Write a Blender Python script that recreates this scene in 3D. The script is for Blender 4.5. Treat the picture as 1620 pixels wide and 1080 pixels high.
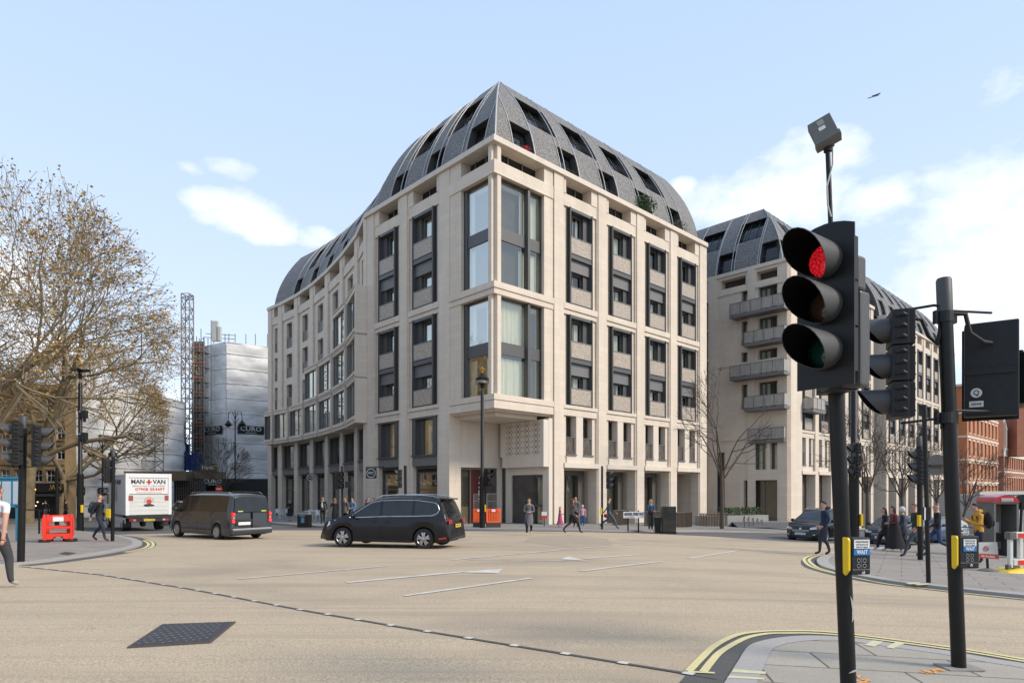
import bpy, bmesh, math, random
from math import radians as R, sin, cos, pi, sqrt
from mathutils import Vector, Matrix
from mathutils.geometry import delaunay_2d_cdt
random.seed(7)
for o in list(bpy.data.objects): bpy.data.objects.remove(o)
SC = bpy.context.scene
COL = SC.collection

# ---------------------------------------------------------------- camera
F = 1005.0; CX = 810.0; HY = 774.0; EYE = 1.5
cam_d = bpy.data.cameras.new('camera'); cam = bpy.data.objects.new('camera', cam_d); COL.objects.link(cam)
cam.location = (0, 0, EYE); cam.rotation_euler = (R(90), 0, 0)
cam_d.sensor_width = 36; cam_d.lens = 36*F/1620
cam_d.shift_y = (HY-540)/1620
cam_d.clip_start = .05; cam_d.clip_end = 9000
SC.camera = cam
SC.view_settings.view_transform = 'Standard'
SC.view_settings.look = 'None'
SC.view_settings.exposure = 0.68
SC.view_settings.gamma = 1

# ---------------------------------------------------------------- sky and sun
SUN_AZ = 112.0      # degrees clockwise from +Y
SUN_EL = 38.0
W = bpy.data.worlds.new('World'); SC.world = W; W.use_nodes = True
nt = W.node_tree; N = nt.nodes; L = nt.links
for n in list(N): N.remove(n)
def nd(t, **k):
    n = N.new(t)
    for a, b in k.items(): setattr(n, a, b)
    return n
out = nd('ShaderNodeOutputWorld'); bg = nd('ShaderNodeBackground'); L.new(bg.outputs[0], out.inputs[0])
sky = nd('ShaderNodeTexSky', sky_type='NISHITA', sun_disc=False)
sky.sun_elevation = R(SUN_EL); sky.sun_rotation = R(SUN_AZ); sky.air_density = 1.0; sky.dust_density = 1.2; sky.ozone_density = 1.5
bg.inputs[1].default_value = 0.137
tc = nd('ShaderNodeTexCoord')
sep = nd('ShaderNodeSeparateXYZ'); L.new(tc.outputs['Generated'], sep.inputs[0])
def mth(op, a, b=None, c=None, clamp=False):
    n = nd('ShaderNodeMath', operation=op, use_clamp=clamp)
    for i, v in enumerate((a, b, c)):
        if v is None: continue
        if isinstance(v, (int, float)): n.inputs[i].default_value = v
        else: L.new(v, n.inputs[i])
    return n.outputs[0]
def vmix(f, a, b):
    n = nd('ShaderNodeMix', data_type='RGBA')
    if isinstance(f, (int, float)): n.inputs[0].default_value = f
    else: L.new(f, n.inputs[0])
    for i, v in ((6, a), (7, b)):
        if isinstance(v, tuple): n.inputs[i].default_value = v
        else: L.new(v, n.inputs[i])
    return n.outputs[2]
# thin high haze over the blue: pale veil, denser toward the horizon
veil = mth('SUBTRACT', 1.0, mth('MULTIPLY', sep.outputs[2], 1.15), clamp=True)
base = vmix(.86, sky.outputs[0], vmix(mth('POWER', veil, 1.6), (2.5, 3.42, 5.0, 1), (4.35, 4.9, 5.6, 1)))
# clouds: soft patches round given directions broken up by noise
def pdir(px, py):
    v = Vector(((px-CX)/F, 1, (HY-py)/F)); return v.normalized()
no = nd('ShaderNodeTexNoise'); no.inputs['Scale'].default_value = 9; no.inputs['Detail'].default_value = 9; no.inputs['Roughness'].default_value = .58
mp = nd('ShaderNodeMapping'); mp.inputs['Scale'].default_value = (1, 1, 1.7); L.new(tc.outputs['Generated'], mp.inputs[0]); L.new(mp.outputs[0], no.inputs[0])
acc = None
for (px, py, rx, ry, s) in [(385, 335, .062, .026, .95), (430, 368, .036, .018, .9), (1200, 320, .10, .060, 1), (1270, 275, .075, .045, .95), (1385, 310, .05, .03, .72),
                          (1570, 490, .17, .085, 1.0), (1450, 450, .08, .035, .85), (1600, 330, .10, .05, .75), (1790, 420, .2, .2, 1), (-350, 500, .25, .2, .9),
                          (1085, 293, .022, .012, .8), (1118, 308, .022, .011, .7), (500, 378, .03, .016, .7), (365, 268, .045, .012, .62), (295, 265, .03, .01, .6), (60, 700, .3, .1, .75), (690, 690, .5, .07, .6)]:
    d = pdir(px, py)
    right = Vector((d.y, -d.x, 0)).normalized(); up = right.cross(d)
    def dot(v):
        n = nd('ShaderNodeVectorMath', operation='DOT_PRODUCT'); L.new(tc.outputs['Generated'], n.inputs[0]); n.inputs[1].default_value = tuple(v); return n.outputs['Value']
    a = mth('DIVIDE', dot(right), rx); b = mth('DIVIDE', dot(up), ry)
    r2 = mth('ADD', mth('MULTIPLY', a, a), mth('MULTIPLY', b, b))
    front = mth('GREATER_THAN', dot(d), 0.0)
    m = mth('MULTIPLY', mth('MULTIPLY', mth('SUBTRACT', 1.0, mth('MULTIPLY', r2, .45), clamp=True), s), front)
    acc = m if acc is None else mth('MAXIMUM', acc, m)
cl = mth('ADD', acc, mth('MULTIPLY', mth('SUBTRACT', no.outputs[0], .5), 2.1))
cl = mth('MULTIPLY', mth('MULTIPLY_ADD', cl, 1.55, -.62, clamp=True), mth('MULTIPLY', acc, 3.0, clamp=True))
no2 = nd('ShaderNodeTexNoise'); no2.inputs['Scale'].default_value = 5; no2.inputs['Detail'].default_value = 5; L.new(mp.outputs[0], no2.inputs[0])
ccol = vmix(no2.outputs[0], (5.2, 5.4, 5.7, 1), (6.2, 6.2, 6.2, 1))
L.new(vmix(mth('MULTIPLY', cl, .93), base, ccol), bg.inputs[0])

sun_d = bpy.data.lights.new('sun', 'SUN'); sun_d.energy = 2.25; sun_d.angle = R(15); sun_d.color = (1, .90, .76)
sun = bpy.data.objects.new('sun', sun_d); COL.objects.link(sun)
sd = Vector((sin(R(SUN_AZ))*cos(R(SUN_EL)), cos(R(SUN_AZ))*cos(R(SUN_EL)), sin(R(SUN_EL))))
sun.rotation_euler = sd.to_track_quat('Z', 'Y').to_euler(); sun.location = sd*60

# ---------------------------------------------------------------- terrain: falls away from the camera and down the right-hand street
def g(x, y):
    yy = max(min(y, 115), -60)
    return -.021*yy - .045*(sqrt(max(x, 0)**2+64)-8) if x < 70 else g(69.99, y)
def G(px, py, dz=0):
    kx = (px-CX)/F; kz = (HY-py)/F
    lo, hi = 1.0, 400.0
    for _ in range(60):
        m = (lo+hi)/2
        if EYE+kz*m - (g(kx*m, m)+dz) > 0: lo = m
        else: hi = m
    return Vector((kx*lo, lo, g(kx*lo, lo)+dz))
def at(px, py, Y): return Vector(((px-CX)/F*Y, Y, EYE+(HY-py)/F*Y))
def onx(px, Y):
    x = (px-CX)/F*Y; return Vector((x, Y, g(x, Y)))

# ---------------------------------------------------------------- materials
MATS = {}
def mat(name, col=(.5, .5, .5), rough=.6, metal=0, spec=.5, var=0, vscale=6, bump=0, bscale=40, detail=6, col2=None, stretch=None, coat=0, trans=0, emit=None, estr=1, pattern=None, pscale=1, alpha=None, grain=0, gscale=300):
    if name in MATS: return MATS[name]
    m = bpy.data.materials.new(name); m.use_nodes = True; MATS[name] = m
    t = m.node_tree; ns = t.nodes; b = ns['Principled BSDF']
    b.inputs['Base Color'].default_value = (*col, 1); b.inputs['Roughness'].default_value = rough; b.inputs['Metallic'].default_value = metal
    b.inputs['Specular IOR Level'].default_value = spec
    if coat: b.inputs['Coat Weight'].default_value = coat; b.inputs['Coat Roughness'].default_value = .04
    if emit: b.inputs['Emission Color'].default_value = (*emit, 1); b.inputs['Emission Strength'].default_value = estr
    if alpha is not None: b.inputs['Alpha'].default_value = alpha
    tcn = ns.new('ShaderNodeTexCoord'); mpn = ns.new('ShaderNodeMapping'); t.links.new(tcn.outputs['Object'], mpn.inputs[0])
    if stretch: mpn.inputs['Scale'].default_value = stretch
    cur = None
    if col2 is None: col2 = tuple(c*.6 for c in col)
    if var:
        n1 = ns.new('ShaderNodeTexNoise'); n1.inputs['Scale'].default_value = vscale; n1.inputs['Detail'].default_value = detail; n1.inputs['Roughness'].default_value = .6
        t.links.new(mpn.outputs[0], n1.inputs[0])
        rp = ns.new('ShaderNodeValToRGB'); rp.color_ramp.elements[0].position = .3; rp.color_ramp.elements[1].position = .72
        t.links.new(n1.outputs[0], rp.inputs[0])
        mx = ns.new('ShaderNodeMix'); mx.data_type = 'RGBA'
        ml = ns.new('ShaderNodeMath'); ml.operation = 'MULTIPLY'; ml.inputs[1].default_value = var; t.links.new(rp.outputs[0], ml.inputs[0])
        t.links.new(ml.outputs[0], mx.inputs[0]); mx.inputs[6].default_value = (*col, 1); mx.inputs[7].default_value = (*col2, 1)
        cur = mx.outputs[2]
        rr = ns.new('ShaderNodeMath'); rr.operation = 'MULTIPLY_ADD'; rr.inputs[1].default_value = .18; rr.inputs[2].default_value = rough-.05
        t.links.new(n1.outputs[0], rr.inputs[0]); t.links.new(rr.outputs[0], b.inputs['Roughness'])
    if grain:
        n3 = ns.new('ShaderNodeTexNoise'); n3.inputs['Scale'].default_value = gscale; n3.inputs['Detail'].default_value = 3; t.links.new(tcn.outputs['Object'], n3.inputs[0])
        mx = ns.new('ShaderNodeMix'); mx.data_type = 'RGBA'; mx.blend_type = 'MULTIPLY'; mx.inputs[0].default_value = 1
        r3 = ns.new('ShaderNodeMapRange'); r3.inputs[1].default_value = .35; r3.inputs[2].default_value = .65; r3.inputs[3].default_value = 1-grain; r3.inputs[4].default_value = 1+grain
        t.links.new(n3.outputs[0], r3.inputs[0]); cb = ns.new('ShaderNodeCombineXYZ')
        for i in range(3): t.links.new(r3.outputs[0], cb.inputs[i])
        if cur: t.links.new(cur, mx.inputs[6])
        else: mx.inputs[6].default_value = (*col, 1)
        t.links.new(cb.outputs[0], mx.inputs[7]); cur = mx.outputs[2]
    if pattern:
        cur = pattern(t, ns, b, cur, col, tcn)
    if cur: t.links.new(cur, b.inputs['Base Color'])
    if bump:
        n2 = ns.new('ShaderNodeTexNoise'); n2.inputs['Scale'].default_value = bscale; n2.inputs['Detail'].default_value = 5; t.links.new(mpn.outputs[0], n2.inputs[0])
        bp = ns.new('ShaderNodeBump'); bp.inputs['Strength'].default_value = bump; bp.inputs['Distance'].default_value = .02
        t.links.new(n2.outputs[0], bp.inputs['Height'])
        if not b.inputs['Normal'].is_linked: t.links.new(bp.outputs[0], b.inputs['Normal'])
    return m
def mulcol(t, ns, cur, col, fac_out, c2, strength=1.0):
    mx = ns.new('ShaderNodeMix'); mx.data_type = 'RGBA'
    ml = ns.new('ShaderNodeMath'); ml.operation = 'MULTIPLY'; ml.inputs[1].default_value = strength; t.links.new(fac_out, ml.inputs[0])
    t.links.new(ml.outputs[0], mx.inputs[0])
    if cur: t.links.new(cur, mx.inputs[6])
    else: mx.inputs[6].default_value = (*col, 1)
    mx.inputs[7].default_value = (*c2, 1)
    return mx.outputs[2]
def facade_coord(t, ns, tcn):   # (x+y, z) so that joints run on both directions of wall
    s = ns.new('ShaderNodeSeparateXYZ'); t.links.new(tcn.outputs['Object'], s.inputs[0])
    # world directions of the two walls
    a = ns.new('ShaderNodeVectorMath'); a.operation = 'DOT_PRODUCT'; t.links.new(tcn.outputs['Object'], a.inputs[0]); a.inputs[1].default_value = (1.0, -.06, 0)
    c = ns.new('ShaderNodeCombineXYZ'); t.links.new(a.outputs['Value'], c.inputs[0]); t.links.new(s.outputs[2], c.inputs[1])
    return c.outputs[0]
def joints(w, h, mortar, c2, strength=1, off=.5, squash=1):
    def f(t, ns, b, cur, col, tcn):
        co = facade_coord(t, ns, tcn)
        br = ns.new('ShaderNodeTexBrick'); t.links.new(co, br.inputs[0])
        br.inputs['Scale'].default_value = 1; br.inputs['Mortar Size'].default_value = mortar; br.inputs['Mortar Smooth'].default_value = .3
        br.inputs['Brick Width'].default_value = w; br.inputs['Row Height'].default_value = h; br.offset = off
        r = mulcol(t, ns, cur, col, br.outputs['Fac'], c2, strength)
        # each stone a touch different in tone
        br.inputs['Color1'].default_value = (.88, .88, .88, 1); br.inputs['Color2'].default_value = (1.06, 1.05, 1.03, 1); br.inputs['Mortar'].default_value = (1, 1, 1, 1)
        mx = ns.new('ShaderNodeMix'); mx.data_type = 'RGBA'; mx.blend_type = 'MULTIPLY'; mx.inputs[0].default_value = .42
        t.links.new(r, mx.inputs[6]); t.links.new(br.outputs['Color'], mx.inputs[7])
        return mx.outputs[2]
    return f
def vor_pat(scale, c2, lo=.25, hi=.45, st=(1, 1, 1)):
    def f(t, ns, b, cur, col, tcn):
        mp2 = ns.new('ShaderNodeMapping'); mp2.inputs['Scale'].default_value = st; t.links.new(tcn.outputs['Object'], mp2.inputs[0])
        v = ns.new('ShaderNodeTexVoronoi'); v.inputs['Scale'].default_value = scale; t.links.new(mp2.outputs[0], v.inputs[0])
        m = ns.new('ShaderNodeMapRange'); m.inputs[1].default_value = lo; m.inputs[2].default_value = hi; t.links.new(v.outputs['Distance'], m.inputs[0])
        return mulcol(t, ns, cur, col, m.outputs[0], c2)
    return f
STONE = mat('stone', (.69, .595, .485), .75, var=.55, vscale=.8, col2=(.54, .455, .365), stretch=(1.6, 1.6, .22), bump=.15, bscale=30, pattern=joints(1.15, .42, .010, (.45, .38, .31), .5))
STONE2 = mat('stone_plain', (.68, .60, .505), .75, var=.5, vscale=1, col2=(.53, .445, .36), stretch=(1.6, 1.6, .3), bump=.12, bscale=25)
STONEG = mat('granite_plinth', (.20, .195, .19), .6, var=.4, vscale=30, col2=(.13, .13, .13))
SLATE = mat('perforated_zinc', (.27, .255, .24), .65, var=.3, vscale=1.3, col2=(.21, .20, .19), pattern=vor_pat(9, (.13, .122, .115), .28, .5), bump=.2, bscale=12)
SEAM = mat('seam_zinc', (.45, .44, .42), .45, metal=.3)
METAL = mat('grey_frame', (.10, .098, .095), .45, metal=.3)
METALL = mat('grey_panel', (.175, .17, .165), .5, metal=.2, var=.15, vscale=2)
DARK = mat('dark_void', (.008, .008, .008), .95, spec=0)
MESHP = mat('perforated_balustrade', (.70, .59, .47), .5, pattern=vor_pat(19, (.30, .25, .20), .25, .5), var=.2, vscale=3)
MESHB = mat('bronze_balustrade', (.22, .18, .145), .5, metal=.2, pattern=vor_pat(26, (.075, .06, .05), .2, .5, (1, 1, .08)))
CURT = mat('curtain_cloth', (.80, .78, .68), .9, var=.5, vscale=2, col2=(.48, .50, .43), stretch=(3, 3, .3))
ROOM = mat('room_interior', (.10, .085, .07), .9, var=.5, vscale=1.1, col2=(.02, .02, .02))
LIGHTIN = mat('painted_room_light', (.55, .55, .5), .8)  # pale tone painted in for light inside the oriel rooms
def glassmat(name, tint, refl, rough=.02, bumpy=.02):
    m = bpy.data.materials.new(name); m.use_nodes = True; t = m.node_tree; ns = t.nodes
    for n in list(ns): ns.remove(n)
    o = ns.new('ShaderNodeOutputMaterial'); tr = ns.new('ShaderNodeBsdfTransparent'); tr.inputs[0].default_value = (*tint, 1)
    gl = ns.new('ShaderNodeBsdfGlossy'); gl.inputs['Roughness'].default_value = rough; gl.inputs[0].default_value = (.90, .92, .86, 1)
    fr = ns.new('ShaderNodeLayerWeight'); fr.inputs[0].default_value = .35
    ma = ns.new('ShaderNodeMath'); ma.operation = 'MULTIPLY_ADD'; ma.inputs[1].default_value = .38; ma.inputs[2].default_value = refl; ma.use_clamp = True
    t.links.new(fr.outputs['Fresnel'], ma.inputs[0])
    mx = ns.new('ShaderNodeMixShader'); t.links.new(ma.outputs[0], mx.inputs[0]); t.links.new(tr.outputs[0], mx.inputs[1]); t.links.new(gl.outputs[0], mx.inputs[2])
    tcn = ns.new('ShaderNodeTexCoord'); n2 = ns.new('ShaderNodeTexNoise'); n2.inputs['Scale'].default_value = .7; t.links.new(tcn.outputs['Object'], n2.inputs[0])
    bp = ns.new('ShaderNodeBump'); bp.inputs['Strength'].default_value = bumpy; t.links.new(n2.outputs[0], bp.inputs['Height']); t.links.new(bp.outputs[0], gl.inputs['Normal'])
    t.links.new(mx.outputs[0], o.inputs[0]); MATS[name] = m; return m
GLASS = glassmat('window_glass', (.84, .87, .82), .10, bumpy=.1)
CARGLASS = mat('car_glass', (.008, .009, .010), .04, spec=.55, var=.5, vscale=2.2, col2=(.03, .035, .035))
BLACKM = mat('black_paint', (.007, .007, .007), .38, spec=.3, var=.4, vscale=9, col2=(.018, .016, .014), bump=.03)
BLACKP = mat('black_plastic', (.014, .014, .015), .55, spec=.3, var=.3, vscale=14, col2=(.04, .04, .042), bump=.06, bscale=60)
GREYP = mat('grey_plastic', (.055, .054, .053), .5, var=.3, vscale=7, col2=(.045, .045, .05))
YEL = mat('yellow_plastic', (.75, .50, .01), .4)
WHITE = mat('white_paint', (.72, .72, .70), .5, var=.2, vscale=3, col2=(.6, .6, .58))
REDP = mat('red_plastic', (.72, .035, .015), .45, var=.2, vscale=5, col2=(.55, .03, .015))
ORANGE = mat('orange_plastic', (.85, .12, .015), .5, var=.2, vscale=4, col2=(.7, .1, .02))
CHROME = mat('chrome', (.62, .62, .62), .16, metal=1)
RUBBER = mat('rubber', (.015, .015, .016), .85)
GOLD = mat('gilded', (.60, .34, .06), .3, metal=.8)
ASPH = mat('asphalt', (.115, .112, .108), .85, var=.5, vscale=.6, col2=(.075, .074, .073), bump=.4, bscale=220, grain=.3, gscale=120)

# ---------------------------------------------------------------- mesh helpers
def tag(o, label=None, cat=None, group=None, kind=None):
    if label: o['label'] = label
    if cat: o['category'] = cat
    if group: o['group'] = group
    if kind: o['kind'] = kind
    return o
def empty(name, loc, label, cat, group=None, rz=0):
    o = bpy.data.objects.new(name, None); COL.objects.link(o); o.location = loc; o.rotation_euler = (0, 0, rz); o.empty_display_size = .3
    return tag(o, label, cat, group)
def frame_of(d):
    d = d.normalized(); a = Vector((0, 0, 1)) if abs(d.z) < .95 else Vector((1, 0, 0))
    x = d.cross(a).normalized(); return x, x.cross(d).normalized()
class MB:
    def __init__(s): s.v = []; s.f = []; s.m = []
    def add(s, vs, fs, mi=0):
        b = len(s.v); s.v += [tuple(v) for v in vs]; s.f += [tuple(b+i for i in f) for f in fs]; s.m += [mi]*len(fs); return s
    def hexa(s, p, mi=0): return s.add(p, [(0, 3, 2, 1), (4, 5, 6, 7), (0, 1, 5, 4), (1, 2, 6, 5), (2, 3, 7, 6), (3, 0, 4, 7)], mi)
    def box(s, x0, x1, y0, y1, z0, z1, mi=0):
        return s.hexa([(x0, y0, z0), (x1, y0, z0), (x1, y1, z0), (x0, y1, z0), (x0, y0, z1), (x1, y0, z1), (x1, y1, z1), (x0, y1, z1)], mi)
    def fb(s, Fm, u0, u1, v0, v1, z0, z1, mi=0):   # box in a wall frame
        p = lambda u, v, z: Fm.p(u, v, z)
        return s.hexa([p(u0, v1, z0), p(u1, v1, z0), p(u1, v0, z0), p(u0, v0, z0), p(u0, v1, z1), p(u1, v1, z1), p(u1, v0, z1), p(u0, v0, z1)], mi)
    def obox(s, c, ax, ay, az, mi=0):   # centre and half axes
        c = Vector(c); q = lambda a, b, d: c+ax*a+ay*b+az*d
        return s.hexa([q(-1, -1, -1), q(1, -1, -1), q(1, 1, -1), q(-1, 1, -1), q(-1, -1, 1), q(1, -1, 1), q(1, 1, 1), q(-1, 1, 1)], mi)
    def tube(s, p0, p1, r0, r1=None, n=8, caps=True, mi=0):
        p0 = Vector(p0); p1 = Vector(p1); r1 = r0 if r1 is None else r1
        x, y = frame_of(p1-p0); vs = []
        for p, r in ((p0, r0), (p1, r1)):
            for i in range(n): a = 2*pi*i/n; vs.append(p+x*(cos(a)*r)+y*(sin(a)*r))
        fs = [(i, (i+1) % n, n+(i+1) % n, n+i) for i in range(n)]
        if caps: fs += [tuple(range(n))[::-1], tuple(range(n, 2*n))]
        return s.add(vs, fs, mi)
    def path(s, pts, rs, n=8, mi=0, caps=True):
        pts = [Vector(p) for p in pts]; rs = rs if hasattr(rs, '__len__') else [rs]*len(pts); vs = []; X = None
        for k, p in enumerate(pts):
            d = (pts[min(k+1, len(pts)-1)]-pts[max(k-1, 0)]).normalized()
            if X is None: X, Y = frame_of(d)
            else: Y = d.cross(X).normalized()*-1; X = (X-d*X.dot(d)).normalized(); Y = X.cross(d)
            for i in range(n): a = 2*pi*i/n; vs.append(p+X*(cos(a)*rs[k])+Y*(sin(a)*rs[k]))
        fs = [(k*n+i, k*n+(i+1) % n, (k+1)*n+(i+1) % n, (k+1)*n+i) for k in range(len(pts)-1) for i in range(n)]
        if caps: fs += [tuple(range(n))[::-1], tuple(range((len(pts)-1)*n, len(pts)*n))]
        return s.add(vs, fs, mi)
    def lathe(s, c, prof, n=16, mi=0, ax=None, caps=True):   # prof: (r, h) pairs from below
        c = Vector(c); ax = Vector((0, 0, 1)) if ax is None else Vector(ax).normalized(); x, y = frame_of(ax); vs = []
        for r, h in prof:
            for i in range(n): a = 2*pi*i/n; vs.append(c+ax*h+x*(cos(a)*r)+y*(sin(a)*r))
        m = len(prof); fs = [(k*n+i, k*n+(i+1) % n, (k+1)*n+(i+1) % n, (k+1)*n+i) for k in range(m-1) for i in range(n)]
        if caps: fs += [tuple(range(n))[::-1], tuple(range((m-1)*n, m*n))]
        return s.add(vs, fs, mi)
    def ball(s, c, rx, ry=None, rz=None, n=10, mi=0, R3=None):
        ry = rx if ry is None else ry; rz = rx if rz is None else rz; c = Vector(c); vs = []; h = n//2+1
        for j in range(1, h):
            t = pi*j/h
            for i in range(n):
                a = 2*pi*i/n; q = Vector((rx*sin(t)*cos(a), ry*sin(t)*sin(a), rz*cos(t))); vs.append(c+(R3@q if R3 else q))
        top = Vector((0, 0, rz)); vs += [c+(R3@top if R3 else top), c-(R3@top if R3 else top)]
        fs = [(j*n+(i+1) % n, j*n+i, (j+1)*n+i, (j+1)*n+(i+1) % n) for j in range(h-2) for i in range(n)]
        T = len(vs)-2; fs += [(i, (i+1) % n, T) for i in range(n)] + [((h-2)*n+(i+1) % n, (h-2)*n+i, T+1) for i in range(n)]
        return s.add(vs, fs, mi)
    def prism(s, pts, dvec, mi=0):   # planar polygon extruded
        n = len(pts); d = Vector(dvec); vs = [Vector(p) for p in pts]; vs += [v+d for v in vs]
        return s.add(vs, [tuple(range(n))[::-1], tuple(range(n, 2*n))]+[(i, (i+1) % n, n+(i+1) % n, n+i) for i in range(n)], mi)
    def quad(s, a, b, c, d, mi=0): return s.add([a, b, c, d], [(0, 1, 2, 3)], mi)
    def build(s, name, mats, parent=None, smooth=False, bevel=0, fix=True, seg=2):
        me = bpy.data.meshes.new(name); 
        if parent is not None:
            mi = parent_inv(parent); vs = [mi@Vector(v) for v in s.v]
        else: vs = s.v
        me.from_pydata(vs, [], s.f)
        mats = mats if isinstance(mats, (list, tuple)) else [mats]
        for m in mats: me.materials.append(m)
        if len(mats) > 1: me.polygons.foreach_set('material_index', s.m)
        me.update()
        if fix:
            bm = bmesh.new(); bm.from_mesh(me); bmesh.ops.recalc_face_normals(bm, faces=bm.faces)
            bm.to_mesh(me); bm.free()
        if smooth:
            me.polygons.foreach_set('use_smooth', [True]*len(me.polygons))
            try: me.set_sharp_from_angle(angle=R(smooth if smooth is not True else 40))
            except Exception: pass
        o = bpy.data.objects.new(name, me); COL.objects.link(o)
        if bevel:
            b = o.modifiers.new('bevel', 'BEVEL'); b.width = bevel; b.segments = seg; b.limit_method = 'ANGLE'; b.angle_limit = R(40)
        if parent is not None: o.parent = parent
        return o
def wmat(o):
    m = Matrix.Translation(o.location) @ o.rotation_euler.to_matrix().to_4x4()
    return (wmat(o.parent) @ m) if o.parent else m
def parent_inv(o): return wmat(o).inverted()
class LB(MB):   # same, but coordinates are already local to the parent
    def build(s, name, mats, parent=None, **k):
        if parent is not None:
            w = wmat(parent); s.v = [tuple(w@Vector(v)) for v in s.v]
        return MB.build(s, name, mats, parent, **k)
class Fr:
    def __init__(s, o, u, n=None):
        s.o = Vector((o[0], o[1], 0)); s.u = Vector((u[0], u[1], 0)).normalized(); s.n = Vector((s.u.y, -s.u.x, 0)) if n is None else Vector((n[0], n[1], 0)).normalized()
    def p(s, u, v, z): q = s.o+s.u*u+s.n*v; return (q.x, q.y, z)
def text(parent, body, size, p, xdir, up, m, name='lettering', bold=0, ext=.004, align='CENTER', width=None):
    cu = bpy.data.curves.new(name, 'FONT'); cu.body = body; cu.size = size; cu.extrude = ext; cu.align_x = align; cu.align_y = 'CENTER'; cu.offset = bold; cu.resolution_u = 2
    tmp = bpy.data.objects.new('tmp', cu); COL.objects.link(tmp)
    dg = bpy.context.evaluated_depsgraph_get(); me = bpy.data.meshes.new_from_object(tmp.evaluated_get(dg)); bpy.data.objects.remove(tmp)
    X = Vector(xdir).normalized(); Y = Vector(up).normalized(); Z = X.cross(Y)
    M = Matrix((X, Y, Z)).transposed().to_4x4(); M.translation = Vector(p)
    xs = [v.co.x for v in me.vertices]
    if width and xs:
        w = max(xs)-min(xs); me.transform(Matrix.Diagonal((width/w, 1, 1, 1)))
    me.transform((parent_inv(parent) if parent else Matrix.Identity(4)) @ M)
    me.materials.clear(); me.materials.append(m)
    me.name = name; o = bpy.data.objects.new(name, me); COL.objects.link(o)
    if parent: o.parent = parent
    return o
# ================================================================ GROUND
def sheet(name, outline, dz, m, grid=1.5, kind='structure', skirt=0):
    pts = [Vector((p[0], p[1])) for p in outline]; n = len(pts)
    area = sum(pts[i].x*pts[(i+1) % n].y-pts[(i+1) % n].x*pts[i].y for i in range(n))
    if area < 0: pts.reverse()
    dense = []
    for i in range(n):
        a, b = pts[i], pts[(i+1) % n]; k = max(1, int((b-a).length/grid))
        dense += [a+(b-a)*(j/k) for j in range(k)]
    N0 = len(dense); xs = [p.x for p in dense]; ys = [p.y for p in dense]; extra = []
    def inside(q):
        c = False
        for i in range(N0):
            a, b = dense[i], dense[(i+1) % N0]
            if (a.y > q.y) != (b.y > q.y) and q.x < (b.x-a.x)*(q.y-a.y)/(b.y-a.y)+a.x: c = not c
        return c
    x = min(xs)+grid*.5
    while x < max(xs):
        y = min(ys)+grid*.5
        while y < max(ys):
            q = Vector((x, y))
            if inside(q): extra.append(q)
            y += grid
        x += grid
    v, e, f, *_ = delaunay_2d_cdt(dense+extra, [(i, (i+1) % N0) for i in range(N0)], [list(range(N0))], 1, 1e-5)
    mb = MB(); mb.add([(p.x, p.y, g(p.x, p.y)+dz) for p in v], f)
    if skirt:
        b = len(mb.v)
        mb.add([(p.x, p.y, g(p.x, p.y)+dz) for p in dense]+[(p.x, p.y, g(p.x, p.y)+dz-skirt) for p in dense], [(i, (i+1) % N0, N0+(i+1) % N0, N0+i) for i in range(N0)])
    o = mb.build(name, m, fix=False)
    if kind: tag(o, kind=kind)
    return o
def smoothline(pts, n=6):
    out_ = []; P = [pts[0]]+list(pts)+[pts[-1]]
    for i in range(1, len(P)-2):
        a, b, c, d = [Vector((q[0], q[1])) for q in P[i-1:i+3]]
        for j in range(n):
            t = j/n; out_.append(.5*((2*b)+(c-a)*t+(2*a-5*b+4*c-d)*t*t+(3*b-a-3*c+d)*t**3))
    out_.append(Vector((pts[-1][0], pts[-1][1]))); return out_
def offs(line, d):
    r = []
    for i, p in enumerate(line):
        t = (line[min(i+1, len(line)-1)]-line[max(i-1, 0)]).normalized(); r.append(p+Vector((-t.y, t.x))*d)
    return r
def ribbon(mb, line, w, dz, step=.6, mi=0):
    L_ = []
    for a, b in zip(line[:-1], line[1:]):
        k = max(1, int((b-a).length/step)); L_ += [a+(b-a)*(j/k) for j in range(k)]
    L_.append(line[-1]); A = offs(L_, w/2); B = offs(L_, -w/2)
    vs = [(p.x, p.y, g(p.x, p.y)+dz) for p in A]+[(p.x, p.y, g(p.x, p.y)+dz) for p in B]; n = len(L_)
    mb.add(vs, [(i, n+i, n+i+1, i+1) for i in range(n-1)], mi)
def P2(px, py, dz=0): q = G(px, py, dz); return Vector((q.x, q.y))
def px_line(pts, n=5): return smoothline([P2(*p) for p in pts], n)

# base sheet (dark asphalt) reaching the horizon
xs = [-3000, -800, -300, -150, -90]+[-60+1.5*i for i in range(88)]+[90, 150, 300, 800, 3000]
ys = [-3000, -500, -100, -40]+[-10.5+1.5*i for i in range(95)]+[150, 200, 300, 800, 3000]
mb = MB(); nx = len(xs); mb.add([(x, y, g(x, y)) for y in ys for x in xs], [(j*nx+i, j*nx+i+1, (j+1)*nx+i+1, (j+1)*nx+i) for j in range(len(ys)-1) for i in range(nx-1)])
tag(mb.build('ground', ASPH, fix=False), kind='structure')

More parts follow.
